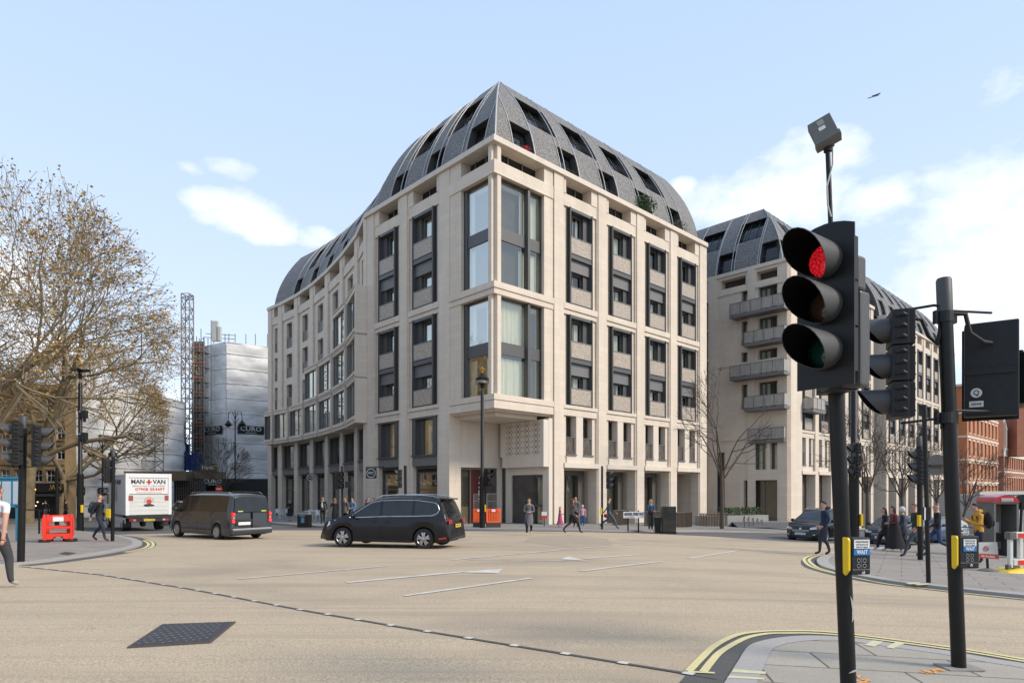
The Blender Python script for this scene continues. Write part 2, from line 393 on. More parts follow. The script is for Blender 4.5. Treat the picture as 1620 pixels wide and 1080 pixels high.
def tyre(t, ns, b, cur, col, tcn):   # darker worn patches and long faint tyre sweeps, part of the surfacing
    for (rz, sc, st, c2, lo, hi, k) in ((-.35, .9, (.10, 1.5, 1), (.31, .245, .175), .50, .72, .75), (.2, .16, (1, 1.6, 1), (.28, .225, .165), .50, .70, .7), (-.9, 2.6, (.06, 2.2, 1), (.36, .29, .21), .52, .7, .6)):
        mpn = ns.new('ShaderNodeMapping'); mpn.inputs['Rotation'].default_value = (0, 0, rz); mpn.inputs['Scale'].default_value = st; t.links.new(tcn.outputs['Object'], mpn.inputs[0])
        n = ns.new('ShaderNodeTexNoise'); n.inputs['Scale'].default_value = sc; n.inputs['Detail'].default_value = 6; n.inputs['Distortion'].default_value = .5; t.links.new(mpn.outputs[0], n.inputs[0])
        m = ns.new('ShaderNodeMapRange'); m.inputs[1].default_value = lo; m.inputs[2].default_value = hi; t.links.new(n.outputs[0], m.inputs[0])
        cur = mulcol(t, ns, cur, col, m.outputs[0], c2, k)
    return cur
TAN = mat('buff_surfacing', (.475, .368, .245), .85, var=.45, vscale=1.2, col2=(.385, .305, .215), grain=.32, gscale=62, bump=.35, bscale=150, pattern=tyre)
tan_px = [(-900, 1080), (-900, 905), (-300, 893), (0, 880), (120, 850), (200, 845), (320, 843), (430, 838.5), (520, 838.5), (740, 840), (1000, 843), (1120, 848), (1250, 856.5), (1330, 860), (1450, 872), (1620, 905)]
tan_out = [P2(*p) for p in tan_px]+[Vector((30, 13)), Vector((30, -6)), Vector((-24, -6)), Vector((-30, 5))]
sheet('road', tan_out, .006, TAN)

def slabs(sx, sy, rz, c1, c2, cm, mort=.012):
    def f(t, ns, b, cur, col, tcn):
        mpn = ns.new('ShaderNodeMapping'); mpn.inputs['Rotation'].default_value = (0, 0, rz); t.links.new(tcn.outputs['Object'], mpn.inputs[0])
        br = ns.new('ShaderNodeTexBrick'); t.links.new(mpn.outputs[0], br.inputs[0]); br.inputs['Scale'].default_value = 1
        br.inputs['Brick Width'].default_value = sx; br.inputs['Row Height'].default_value = sy; br.inputs['Mortar Size'].default_value = mort
        br.inputs['Color1'].default_value = (*c1, 1); br.inputs['Color2'].default_value = (*c2, 1); br.inputs['Mortar'].default_value = (*cm, 1)
        mx = ns.new('ShaderNodeMix'); mx.data_type = 'RGBA'; mx.blend_type = 'MULTIPLY'; mx.inputs[0].default_value = .75
        t.links.new(br.outputs['Color'], mx.inputs[6]); t.links.new(cur, mx.inputs[7]); return mx.outputs[2]
    return f
PAVE = mat('york_paving', (1, 1, 1), .8, var=.55, vscale=1.6, col2=(.72, .70, .68), bump=.15, bscale=60, grain=.12, gscale=50, pattern=slabs(.9, .6, .55, (.315, .27, .225), (.265, .23, .195), (.13, .11, .09)))
PAVEN = mat('near_paving', (1, 1, 1), .75, var=.6, vscale=2.2, col2=(.7, .69, .66), bump=.15, bscale=60, grain=.14, gscale=60, pattern=slabs(1.25, .62, .17, (.40, .355, .285), (.335, .30, .245), (.12, .085, .055), .012))
PAVEG = mat('front_paving', (1, 1, 1), .8, var=.5, vscale=.7, col2=(.75, .74, .72), pattern=slabs(.9, .6, -.75, (.27, .25, .225), (.23, .215, .195), (.15, .14, .13)))
KERB = mat('granite_kerb', (.39, .35, .31), .7, var=.5, vscale=25, col2=(.25, .24, .235), grain=.15, gscale=200)
TAR = mat('channel_asphalt', (.10, .095, .088), .9, var=.4, vscale=12, col2=(.065, .062, .06), grain=.3, gscale=150, bump=.4, bscale=200)
YLINE = mat('yellow_line', (.66, .56, .27), .7, var=.35, vscale=7, col2=(.50, .43, .24), grain=.15, gscale=90)
WLINE = mat('white_line', (.70, .67, .60), .7, var=.9, vscale=4, col2=(.45, .38, .29), grain=.15, gscale=90)

def worn(o): return o
def pavement(name, kerbline, closing, h, m, kw=.3, tar=.28, side=1, kname='kerb'):
    """raised pavement: kerbline (world), rest of the outline closing it; granite kerb band on top along the kerbline, dark channel on the road side"""
    inner = offs(kerbline, kw*side); poly = inner+[Vector(c) for c in closing]
    sheet(name, poly, h, m, grid=1.2)
    mb = MB(); n = len(kerbline); gp = lambda p, dz: (p.x, p.y, g(p.x, p.y)+dz)
    vs = [gp(p, h+.003) for p in inner]+[gp(p, h+.003) for p in kerbline]+[gp(p, -.05) for p in kerbline]
    mb.add(vs, [(i, i+1, n+i+1, n+i) for i in range(n-1)]+[(n+i, n+i+1, 2*n+i+1, 2*n+i) for i in range(n-1)])
    tag(mb.build(kname, KERB, fix=False), kind='structure')
    if tar:
        mb = MB(); ribbon(mb, offs(kerbline, -tar*.5*side), tar, .010); tag(mb.build('channel_strip', TAR, fix=False), kind='structure')
# --- near island (bottom right)
kA = px_line([(1135, 1100), (1148, 1080), (1166, 1051), (1183.5, 1025), (1206, 1015.6), (1238, 1010), (1277, 1007.5), (1325, 1009), (1373, 1014), (1421, 1021), (1501, 1032), (1575, 1045), (1620, 1052), (1760, 1078)])
kA = [kA[0]+Vector((-1.3, -3.5))]+kA
pavement('pavement_near', kA, [(9, 4.2), (9, -3), (2, -3)], .02, PAVEN, kw=.24, tar=.0, side=-1)
mbt = MB(); ribbon(mbt, offs(kA, .17), .34, .010, .3); tag(mbt.build('channel_strip', TAR, fix=False), kind='structure')
yl = MB(); kk = kA[6:]
ya = px_line([(1090, 1063), (1110, 1042), (1132, 1022), (1164, 1006), (1196, 1000.5), (1238, 998.8), (1321, 1001.5), (1501, 1024.5), (1620, 1044), (1760, 1069)])
yb = px_line([(1113, 1064), (1127, 1046), (1142, 1031), (1177, 1011.5), (1206, 1004.4), (1238, 1002.6), (1321, 1005), (1501, 1028), (1620, 1047.5), (1760, 1073)])
ribbon(yl, ya, .075, .016, .25); ribbon(yl, yb, .075, .016, .25)
ribbon(yl, [P2(1088, 1064.5), P2(1131, 1066.5)], .05, .018)
# --- right pavement
kB = px_line([(1394, 866.7), (1366, 873), (1330, 876.5), (1309, 879.5), (1297, 883.5), (1292, 889), (1298, 897), (1318, 904), (1356, 913), (1407, 922.4), (1472, 930), (1524, 936), (1620, 946), (1800, 962)])
clB = [(26, 8), (34, 20), tuple(P2(1700, 857)), tuple(P2(1560, 859)), tuple(P2(1480, 862))]
pavement('pavement_right', kB, clB, .06, PAVE, kw=.3, tar=0, side=1)
mbt = MB(); ribbon(mbt, offs(kB[16:], -.2), .4, .010, .5); tag(mbt.build('channel_strip', TAR, fix=False), kind='structure')
yc = px_line([(1345, 869), (1318, 873.5), (1296, 876.5), (1280, 880), (1272, 885), (1279, 894), (1296, 901), (1320, 907), (1356, 914.8), (1407, 924.6), (1472, 932.5), (1524, 938.5), (1620, 948.5)])
yd = px_line([(1345, 871.5), (1318, 875.5), (1298, 878.6), (1285, 882), (1280, 887), (1289, 895.3), (1300, 900), (1320, 906)])
ribbon(yl, yc, .09, .016, .3); ribbon(yl, yd, .09, .016, .3)
# --- left pavement
kC = px_line([(-700, 940), (-200, 908), (0, 896.5), (29, 894), (72, 890), (112, 884.6), (160, 878), (193, 871.8), (213, 867.5), (224.7, 862.5), (222, 857), (208, 852), (185, 848), (145, 843.4), (116, 839), (106, 832), (98, 824)])
pavement('pavement_left', kC, [(-40, 46), (-70, 46), (-70, 12)], .06, PAVE, kw=.3, tar=0, side=1)
mbt = MB(); ribbon(mbt, offs(kC[15:62], -.22), .44, .010, .5); tag(mbt.build('channel_strip', TAR, fix=False), kind='structure')
ye = px_line([(196, 873.5), (214, 870.2), (229, 866.4), (235, 862), (233, 858), (226, 855)])
yf = px_line([(200, 874), (220, 870.8), (236, 867), (242.5, 862), (239, 856.5), (229, 853.6)])
ribbon(yl, ye, .1, .016, .3); ribbon(yl, yf, .1, .016, .3)
tag(yl.build('yellow_lines', YLINE, fix=False), kind='structure')
# --- pavement in front of the stone building and down the side street
kD = px_line([(330, 818), (380, 823), (430, 828.5), (451, 830.3), (491, 833), (560, 835.5), (640, 837), (740, 838.3), (840, 839), (960, 840.6), (1046, 841.5), (1120, 841.5), (1180, 842.6), (1242, 843.4), (1290, 842.5), (1340, 839), (1400, 835), (1470, 829), (1540, 824)])
dlv = Vector((-.6839, .7296)); drv = Vector((.7298, .6837)); C0 = Vector((-1.08, 38.5))
pavement('pavement_front', kD, [(92, 130), (60, 130), (-35, 110), (-40, 84)], .10, PAVEG, kw=.3, tar=.25, side=1)
# --- road markings
wl = MB()
def stroke(a, b, w=.1, n=4):
    A, B = P2(*a), P2(*b); ribbon(wl, [A+(B-A)*(i/n) for i in range(n+1)], w, .016)
stroke((376, 916.5), (612, 895.5), .11); stroke((640, 943), (840, 915), .12); stroke((714, 886), (1014, 860.5), .12); stroke((740, 886), (930, 888), .09)
stroke((918, 904), (1048, 888), .12); stroke((1091, 883.5), (1167, 871), .12)
def arrow(tail, neck, tip, wing1, wing2, w):
    A, B = P2(*tail), P2(*neck); ribbon(wl, [A+(B-A)*(i/6) for i in range(7)], w, .016)
    q = [P2(*p) for p in (wing1, wing2, tip)]; wl.add([(p.x, p.y, g(p.x, p.y)+.017) for p in q], [(0, 1, 2)])
arrow((548, 922), (735, 904.5), (795, 900), (722, 905.5), (788, 907.5), .16)
arrow((1012, 877.5), (925, 884), (886, 885), (900, 880.5), (925, 887), .15)
tag(wl.build('road_markings', WLINE, fix=False), kind='structure')
# --- slot drain of dark setts crossing the junction with pale studs
line = [P2(*p) for p in ((30, 896), (160, 909.5), (300, 932), (480, 966), (650, 995.5), (800, 1020), (960, 1046), (1060, 1062), (1135, 1075))]
mbd = MB(); ribbon(mbd, line, .055, .014, .5); mbw = MB()
tag(mbd.build('drain_strip', TAR, fix=False), kind='structure')
tot = 0; stud = 0
for a, b in zip(line[:-1], line[1:]):
    d = (b-a); ln = d.length; d.normalize()
    while stud < tot+ln:
        p = a+d*(stud-tot); ribbon(mbw, [p, p+d*.10], .085, .018); stud += .62
    tot += ln
tag(mbw.build('stud_markings', mat('stud_white', (.6, .57, .5), .6, var=.3, vscale=8), fix=False), kind='structure')
# patches: darker repair in front of building, faint rectangle by the near kerb
PATCH = mat('patch_surfacing', (.375, .30, .21), .85, var=.5, vscale=1.3, col2=(.30, .24, .17), grain=.3, gscale=60)
sheet('road_patch', [P2(*p) for p in ((838, 849), (905, 846), (962, 852), (968, 862), (905, 866), (830, 857))], .010, PATCH)
# crossing studs (small pale dots on the road)
mbw = MB()
for (x, y) in [(1040, 853), (1085, 856), (1120, 858), (1158, 861), (1190, 865), (1222, 868), (1070, 849), (1100, 850), (1135, 852), (1175, 855)]:
    p = P2(x, y); ribbon(mbw, [p, p+Vector((.16, 0))], .12, .014)
tag(mbw.build('crossing_studs', WLINE, fix=False), kind='structure')
# manhole cover plates
IRON = mat('cast_iron', (.10, .088, .085), .55, metal=.3, var=.6, vscale=5, col2=(.065, .06, .06), pattern=vor_pat(30, (.05, .045, .045), .25, .5), bump=.5, bscale=60)
def cover(pxs, label, cat, m=IRON, h=.022):
    q = [P2(*p) for p in pxs]; c = sum(q, Vector((0, 0)))/len(q)
    o = empty('manhole_cover', (c.x, c.y, g(c.x, c.y)), label, cat)
    mb = MB(); zt = lambda p: g(p.x, p.y)+h
    mb.add([(p.x, p.y, zt(p)) for p in q]+[(p.x, p.y, zt(p)-.04) for p in q], [tuple(range(len(q)))]+[(i, (i+1) % len(q), len(q)+(i+1) % len(q), len(q)+i) for i in range(len(q))])
    mb.build('frame', mat('iron_frame', (.085, .065, .055), .7, var=.4, vscale=9), o)
    mb = MB(); qi = [c+(p-c)*.93 for p in q]
    mb.add([(p.x, p.y, zt(p)+.004) for p in qi]+[(p.x, p.y, zt(p)-.02) for p in qi], [tuple(range(len(q)))]+[(i, (i+1) % len(q), len(q)+(i+1) % len(q), len(q)+i) for i in range(len(q))])
    if len(q) == 4 and .02 < h < .05:
        e1 = (qi[1]-qi[0]); e2 = (qi[3]-qi[0])
        for a in range(1, 26):
            for b in range(1, 13):
                p = qi[0]+e1*(a/26)+e2*(b/13); s = .02
                if (a+b*3) % 4: continue
                mb.add([(p.x-s, p.y, zt(p)+.008), (p.x, p.y-s, zt(p)+.008), (p.x+s, p.y, zt(p)+.008), (p.x, p.y+s, zt(p)+.008)], [(0, 1, 2, 3)], 1)
    mb.build('cover_plate', [m, mat('worn_iron', (.26, .24, .23), .4, metal=.5)], o, fix=False)
cover([(201, 1026), (257, 989), (373, 985), (333, 1018)], 'large dark iron manhole cover set in the buff road surface, lower left', 'manhole cover')
cover([(93, 879), (104, 876), (120, 878), (108, 881)], 'small rusty drain cover in the paving of the left corner', 'drain cover', h=.07)
# ================================================================ THE TWO STONE BUILDINGS
DR = Vector((.7298, .6837)); DL = Vector((-.6839, .7296))
ZC, ZB = 22.94, 22.60                 # cornice top and bottom
FLR = [(17.30, 20.74), (14.16, 17.30), (10.60, 13.42), (7.25, 10.60)]
def prof(h): return .75+.10*h+.055*h*h
HR = 7.1
def curtains(B, Fm, u0, u1, v, z0, z1, parent, side='both', cover=.55):
    """wavy cloth behind a pane"""
    mb = MB(); w = u1-u0
    spans = [(u0, u0+w*cover*.6), (u1-w*cover*.6, u1)] if side == 'both' else [(u0, u0+w*cover)] if side == 'l' else [(u1-w*cover, u1)]
    for a, b in spans:
        n = max(4, int((b-a)/.07)); vs = []; ph = random.random()*6
        for i in range(n+1):
            u = a+(b-a)*i/n; vv = v+.045*sin(i*1.25+ph)+.02*sin(i*.6)
            vs += [Fm.p(u, vv, z0), Fm.p(u, vv, z1)]
        mb.add(vs, [(2*i, 2*i+2, 2*i+3, 2*i+1) for i in range(n)])
    mb.build('curtain', CURT, parent, fix=False, smooth=75)
def balcony_bay(B, Fm, u0, u1):
    """4 stacked french windows between the piers: metal frame, mesh balustrade, blind box, curtain"""
    for (z0, z1) in ((14.16, 20.74), (7.25, 13.42)):
        fr = MB()
        fr.fb(Fm, u0, u0+.05, -.55, -.16, z0, z1); fr.fb(Fm, u1-.05, u1, -.55, -.16, z0, z1)
        fr.fb(Fm, u0+.20, u0+.28, -.55, .02, z0, z1); fr.fb(Fm, u1-.28, u1-.20, -.55, .02, z0, z1)
        fr.fb(Fm, u0+.28, u1-.28, -.55, -.05, z1-.2, z1)
        zm = (z0+z1)/2-.02
        fr.fb(Fm, u0+.28, u1-.28, -.62, -.02, zm-.14, zm+.14)
        frame = fr.build('window_surround', METAL, B)
        bl = MB(); bl.fb(Fm, u0+.28, u1-.28, -.55, -.22, zm-.95, zm-.14); bl.build('blind_box', METALL, frame)
        for (a, b) in ((z0, zm-.95), (zm+.14, z1-.2)):
            for (p, q, v0, v1) in ((u0+.05, u0+.20, -.6, -.45), (u1-.20, u1-.05, -.6, -.45), (u1-.82, u1-.28, -.66, -.36)):
                sp = MB(); sp.fb(Fm, p, q, v0, v1, a, b)
                if q-p > .3: sp.build('side_panel', METAL, frame)
                else: sp.build('edge_strip', METAL, frame)
        for (a, b) in ((z0, zm-.95), (zm+.14, z1-.2)):
            w = MB(); w.fb(Fm, u0+.28, u0+.35, -.66, -.58, a, b); w.fb(Fm, u1-.89, u1-.82, -.66, -.58, a, b); w.fb(Fm, u0+.35, u1-.89, -.66, -.58, b-.1, b); w.fb(Fm, (u0+u1)/2-.36, (u0+u1)/2-.29, -.66, -.58, a, b-.1)
            wo = w.build('window', METALL, B)
            gl = MB(); gl.quad(Fm.p(u0+.35, -.62, a), Fm.p(u1-.89, -.62, a), Fm.p(u1-.89, -.62, b-.1), Fm.p(u0+.35, -.62, b-.1)); gl.build('pane', GLASS, wo, fix=False)
            curtains(B, Fm, u0+.52, u1-.89, -.80, a, b-.12, wo, random.choice(['both', 'both', 'l', 'r']), random.choice([.35, .5, .62]))
            ba = MB(); ba.fb(Fm, u0+.36, u1-.36, -.06, -.035, a+.10, a+1.16); bo = ba.build('balustrade', MESHP, B)
            rl = MB(); rl.fb(Fm, u0+.30, u1-.30, -.09, -.01, a+1.16, a+1.21); rl.fb(Fm, u0+.30, u1-.30, -.09, -.01, a+.05, a+.10)
            rl.fb(Fm, u0+.30, u0+.36, -.09, -.01, a+.10, a+1.16); rl.fb(Fm, u1-.36, u1-.30, -.09, -.01, a+.10, a+1.16); rl.build('rail', METALL, bo)
def twin_bay(B, Fm, u0, u1, z0=3.83, z1=6.54):
    """first-floor pair of narrow windows with bronze balustrades, stone between"""
    w = (u1-u0); m = (u0+u1)/2; st = MB()
    st.fb(Fm, m-.42, m+.28, -.9, -.12, z0, z1)
    st.fb(Fm, u0, u1, -.9, -.12, z0-.52, z0)
    st.fb(Fm, u0-.45, u1+.45, -.9, .10, z0-.85, z0-.52); st.build('stone_mullion', STONE2, B)
    for a, b in ((u0, m-.42), (m+.28, u1)):
        wf = MB(); wf.fb(Fm, a, a+.07, -.8, -.65, z0, z1); wf.fb(Fm, b-.07, b, -.8, -.65, z0, z1); wf.fb(Fm, a+.07, b-.07, -.8, -.65, z1-.1, z1); wf.fb(Fm, a+.50, a+.55, -.8, -.65, z0, z1-.1)
        wo = wf.build('window', METAL, B)
        gl = MB(); gl.quad(Fm.p(a+.07, -.72, z0), Fm.p(b-.07, -.72, z0), Fm.p(b-.07, -.72, z1-.1), Fm.p(a+.07, -.72, z1-.1)); gl.build('pane', GLASS, wo, fix=False)
        curtains(B, Fm, a+.08, b-.08, -.86, z0, z1-.1, wo, 'l', .35)
        ba = MB(); ba.fb(Fm, a, b, -.35, -.31, z0, z0+1.22); bo = ba.build('balustrade', MESHB, B)
        rl = MB(); rl.fb(Fm, a, b, -.39, -.27, z0+1.22, z0+1.27); rl.fb(Fm, a, b, -.20, -.02, z0-.0, z0+.07); rl.build('rail', METALL, bo)
def tall_bay(B, Fm, u0, u1, zt=6.54, sign=None, zg=-1.2, shop=True):
    """left wall: first floor window above metal spandrel, shopfront below"""
    fr = MB(); zs = 3.9
    fr.fb(Fm, u0, u0+.42, -.6, -.12, zs, zt-.12); fr.fb(Fm, u1-.42, u1, -.6, -.12, zs, zt-.12); fr.fb(Fm, u0, u1, -.6, -.08, zt-.12, zt); fr.fb(Fm, u0, u1, -.6, -.02, zs-.1, zs)
    fr.fb(Fm, u1-.92, u1-.84, -.6, -.35, zs, zt-.12)
    wo = fr.build('window', METAL, B)
    gl = MB(); gl.quad(Fm.p(u0+.42, -.5, zs), Fm.p(u1-.42, -.5, zs), Fm.p(u1-.42, -.5, zt-.12), Fm.p(u0+.42, -.5, zt-.12)); gl.build('pane', GLASS, wo, fix=False)
    curtains(B, Fm, u0+.45, u1-.45, -.72, zs, zt-.12, wo, 'l', .6)
    sp = MB(); sp.fb(Fm, u0, u1, -.6, -.15, 3.15, zs-.1); sp.build('spandrel_panel', METALL, B)
    if not shop: return
    sh = MB(); zg0 = zg
    sh.fb(Fm, u0, u0+.08, -.8, -.5, zg0, 2.95); sh.fb(Fm, u1-.08, u1, -.8, -.5, zg0, 2.95); sh.fb(Fm, u0+.08, u1-.08, -.8, -.5, 2.62, 2.72); sh.fb(Fm, u0+.08, u1-.08, -.8, -.5, 1.45, 1.55); sh.fb(Fm, u0, u1, -.8, -.5, 2.95, 3.15)
    so = sh.build('shopfront', mat('bronze_frame', (.10, .085, .07), .5, metal=.3), B)
    gl = MB(); gl.quad(Fm.p(u0+.08, -.62, zg0), Fm.p(u1-.08, -.62, zg0), Fm.p(u1-.08, -.62, 2.62), Fm.p(u0+.08, -.62, 2.62)); gl.build('pane', GLASS, so, fix=False)
    if sign:
        sb = MB(); sb.fb(Fm, u0+.35, u1-.08, -.72, -.66, 1.6, 2.58); sgn = sb.build('sign_panel', mat('maroon_sign', (.075, .02, .018), .5), so)
        text(sgn, sign, .36, Fm.p((u0+u1)/2+.1, -.64, 1.95), tuple(-Fm.u) if True else 0, (0, 0, 1), WHITE, width=(u1-u0)*.72)
        text(sgn, '100% Organic' if 'V' == sign[-1:] else 'Natural', .25, Fm.p((u0+u1)/2+.1, -.64, 2.35), tuple(-Fm.u), (0, 0, 1), WHITE, width=(u1-u0)*.35) if False else None
def piers(mb, Fm, us, zg, zt=ZB, v=.0, w=.93):
    for u in us:
        mb.fb(Fm, u, u+w, -.9, v, zg, zt)
        mb.fb(Fm, u-.10, u, -.9, v-.08, zg, zt-.004); mb.fb(Fm, u+w, u+w+.10, -.9, v-.08, zg, zt-.004)
def jamb_beams(mb, Fm, u0, u1, zlow, lev=True):
    """secondary stone frame between two piers (u0..u1 clear)"""
    mb.fb(Fm, u0+.10, u0+.45, -.9, -.22, zlow, 21.55); mb.fb(Fm, u1-.45, u1-.10, -.9, -.22, zlow, 21.55)
    mb.fb(Fm, u0+.10, u1-.10, -.9, -.10, 20.74, 21.553)
    for (a, b, c) in ((13.42, 13.72, 14.16), (6.54, 6.98, 7.25)):
        mb.fb(Fm, u0+.05, u1-.05, -.9, -.10, a, b); mb.fb(Fm, u0+.05, u1-.05, -.9, -.02, b+.03, c-.003); mb.fb(Fm, u0+.08, u1-.08, -.9, -.14, b, b+.03)
    mb.fb(Fm, u1-.72, u1-.10, -.9, -.06, 21.55, ZB); mb.fb(Fm, u0+.10, u0+.3, -.9, -.06, 21.55, ZB)
def offset_path(path, v):
    """mitred offset towards the inside (left of travel direction is inside)"""
    r = []
    for i, p in enumerate(path):
        a = (path[i]-path[i-1]).normalized() if i > 0 else (path[1]-path[0]).normalized()
        b = (path[i+1]-path[i]).normalized() if i < len(path)-1 else (path[-1]-path[-2]).normalized()
        na = Vector((-a.y, a.x)); nb = Vector((-b.y, b.x)); m = (na+nb); m = m/ (m.length_squared/2) if m.length > .01 else na
        r.append(p+m*v)
    return r
def mansard(B, path, corner, winl, winu, name='roof', zc=ZC, seams=True, litset=()):
    """curved zinc roof swept along the path; corner = index of the convex corner. winl/winu: lists of (s0, s1) arc ranges of lower / upper windows"""
    cum = [0]
    for a, b in zip(path[:-1], path[1:]): cum.append(cum[-1]+(b-a).length)
    sc = cum[corner] if corner is not None else None; T = cum[-1]
    def pt(s, h, dv=0):
        v = prof(h)+dv
        if sc is not None:
            if s < sc: s = min(s, sc-v)
            elif s > sc: s = max(s, sc+v)
        s = max(0, min(T, s)); i = 0
        while i < len(cum)-2 and cum[i+1] < s: i += 1
        off_ = OFFC.setdefault((id(path), round(v, 3)), offset_path(path, v)) if False else offset_path(path, v)
        a, b = path[i], path[i+1]; d = (b-a).normalized(); t = (s-cum[i])
        # interpolate along the offset segment so mitres close
        oa, ob = off_[i], off_[i+1]
        if sc is not None and (i == corner or i+1 == corner): q = a+d*t+Vector((-d.y, d.x))*v if (abs(i-corner) <= 0 or i+1 == corner) else oa
        else: q = oa+(ob-oa)*(t/max(1e-6, (b-a).length))
        if sc is not None and i+1 == corner and i > 0:   # kink at the other end of that wall
            k = t/(b-a).length; q2 = oa+(ob-oa)*k; w = max(0, min(1, (1-k)*1.0)); q = q2.lerp(a+d*t+Vector((-d.y, d.x))*v, min(1, k*4))
        return (q.x, q.y, zc+h)
    hs = [0, .35, 2.45, 2.95, 3.35, 4.2, 5.15, 5.5, 6.1, 6.6, HR]
    hw_l = (0.35, 2.45); hw_u = (3.35, 5.15)
    hs = sorted(set([0, .05, 1.2, 2.45, 2.8, 3.25, 4.2, 5.0, 5.65, 6.1, 6.6, HR])); hw_l = (.05, 2.45); hw_u = (3.25, 5.65)
    brk = {0, T} | set(cum)
    for a, b in winl+winu: brk |= {a, b}
    brk = sorted(brk); ss = [brk[0]]
    for a, b in zip(brk[:-1], brk[1:]):
        k = max(1, int((b-a)/.8+.5)); ss += [a+(b-a)*(j+1)/k for j in range(k)]
    if sc is not None: ss = sorted(set(ss)-{sc}); ss = [s for s in ss if s < sc]+[sc-1e-4, sc+1e-4]+[s for s in ss if s > sc]
    def hit(ws, s0, s1): 
        m = (s0+s1)/2
        return any(a-1e-3 <= m <= b+1e-3 for a, b in ws)
    mb = MB(); nh = len(hs)
    vs = [pt(s, h) for s in ss for h in hs]; fs = []
    for i in range(len(ss)-1):
        for j in range(nh-1):
            inl = hit(winl, ss[i], ss[i+1]) and hs[j] >= hw_l[0]-1e-6 and hs[j+1] <= hw_l[1]+1e-6
            inu = hit(winu, ss[i], ss[i+1]) and hs[j] >= hw_u[0]-1e-6 and hs[j+1] <= hw_u[1]+1e-6
            if inl or inu: continue
            fs.append((i*nh+j, (i+1)*nh+j, (i+1)*nh+j+1, i*nh+j+1))
    mb.add(vs, fs); ro = mb.build(name, SLATE, B, fix=False)
    # windows: reveal box plus dark glazing and bars set back
    for k, (ws, hw) in enumerate(((winl, hw_l), (winu, hw_u))):
        for n_, (a, b) in enumerate(ws):
            h0, h1 = hw; hh = [h0+(h1-h0)*j/4 for j in range(5)]
            rv = MB(); dep = .55
            for (s, flip) in ((a, 0), (b, 1)):
                vs = [pt(s, h) for h in hh]+[pt(s, h, dep) for h in hh]; rv.add(vs, [(j, j+1, 6+j, 5+j) for j in range(4)])
            for h in (h0, h1): rv.quad(pt(a, h), pt(b, h), pt(b, h, dep), pt(a, h, dep))
            wo = rv.build('roof_window', METAL, ro, fix=False)
            gl = MB(); vs = [pt(s, h, dep) for s in (a, b) for h in hh]; gl.add(vs, [(j, 5+j, 6+j, j+1) for j in range(4)])
            br = MB()
            if k == 1:
                for f in (.33, .66): 
                    s = a+(b-a)*f; br.path([pt(s, h, dep-.06) for h in hh], .03, 4)
                for h in (h0+.55, h0+.75, h0+.95): br.path([pt(a, h, .12), pt(b, h, .12)], .022, 4)
            else:
                br.path([pt(a, h0+1.0, .15), pt(b, h0+1.0, .15)], .025, 4)
            gl.v += br.v and []; gl.build('pane', CARGLASS, ro, fix=False); br.build('rail', METAL, ro)
    if seams:
        sm = MB(); lines = []
        for a, b in winl+winu: lines += [(a, .0, HR), (b, .0, HR)]
        for (s, h0, h1) in sorted(set(lines)):
            sm.path([pt(s, h0+(h1-h0)*j/10, -.02) for j in range(11)], .038, 4)
        if sc is not None: sm.path([pt(sc-1e-4, HR*j/10, -.015) for j in range(11)], .05, 4)
        sm.build('roof_seam', SEAM, ro)
    top = [pt(s, HR) for s in ss]
    return ro, pt, top, ss
def cornice(B, path, zb=ZB, zt=ZC, out_=.14, inn=1.0):
    o1 = offset_path(path, -out_); o2 = offset_path(path, inn); mb = MB(); n = len(path)
    vs = [(p.x, p.y, zb) for p in o1]+[(p.x, p.y, zt) for p in o1]+[(p.x, p.y, zt) for p in o2]+[(p.x, p.y, zb) for p in o2]
    fs = [(k*n+i, k*n+i+1, ((k+1) % 4)*n+i+1, ((k+1) % 4)*n+i) for k in range(4) for i in range(n-1)]+[(0, n, 2*n, 3*n), (n-1, 4*n-1, 3*n-1, 2*n-1)]
    mb.add(vs, fs); return mb.build('cornice', STONE2, B)
def slotwin(B, Fm, u0, u1):
    mb = MB(); mb.fb(Fm, u0, u1, -.95, -.88, 21.55, ZB); o = mb.build('attic_window', CARGLASS, B)
    fr = MB()
    for k in range(1, 3): u = u0+(u1-u0)*k/3; fr.fb(Fm, u-.04, u+.04, -.87, -.8, 21.55, ZB)
    fr.fb(Fm, u0, u1, -.87, -.82, 22.0, 22.04); fr.build('frame', METALL, o)

# ---------------------------------------------------------------- building one
B1 = empty('apartment_building', (C0.x, C0.y, 0), 'curving pale stone apartment block with domed zinc roof and glazed corner oriel', 'building')
RF = Fr(C0, DR)                     # right wall, u from the corner to the right
LFv = Fr(C0, DL, n=(-DR.x, -DR.y))  # left wall, u from the corner to the left
KINK = C0+DL*14.99
CUR = [KINK, Vector((-13.0, 53.3)), Vector((-15.4, 57.7)), Vector((-18.0, 62.0)), Vector((-20.7, 66.0)), Vector((-23.5, 69.6)), Vector((-26.4, 72.8)), Vector((-28.9, 75.2))]
RE = C0+DR*24.76
path1 = list(reversed(CUR))+[C0, RE]       # left end ... kink, corner, right end ; inside is on the left of travel
IC = len(CUR)
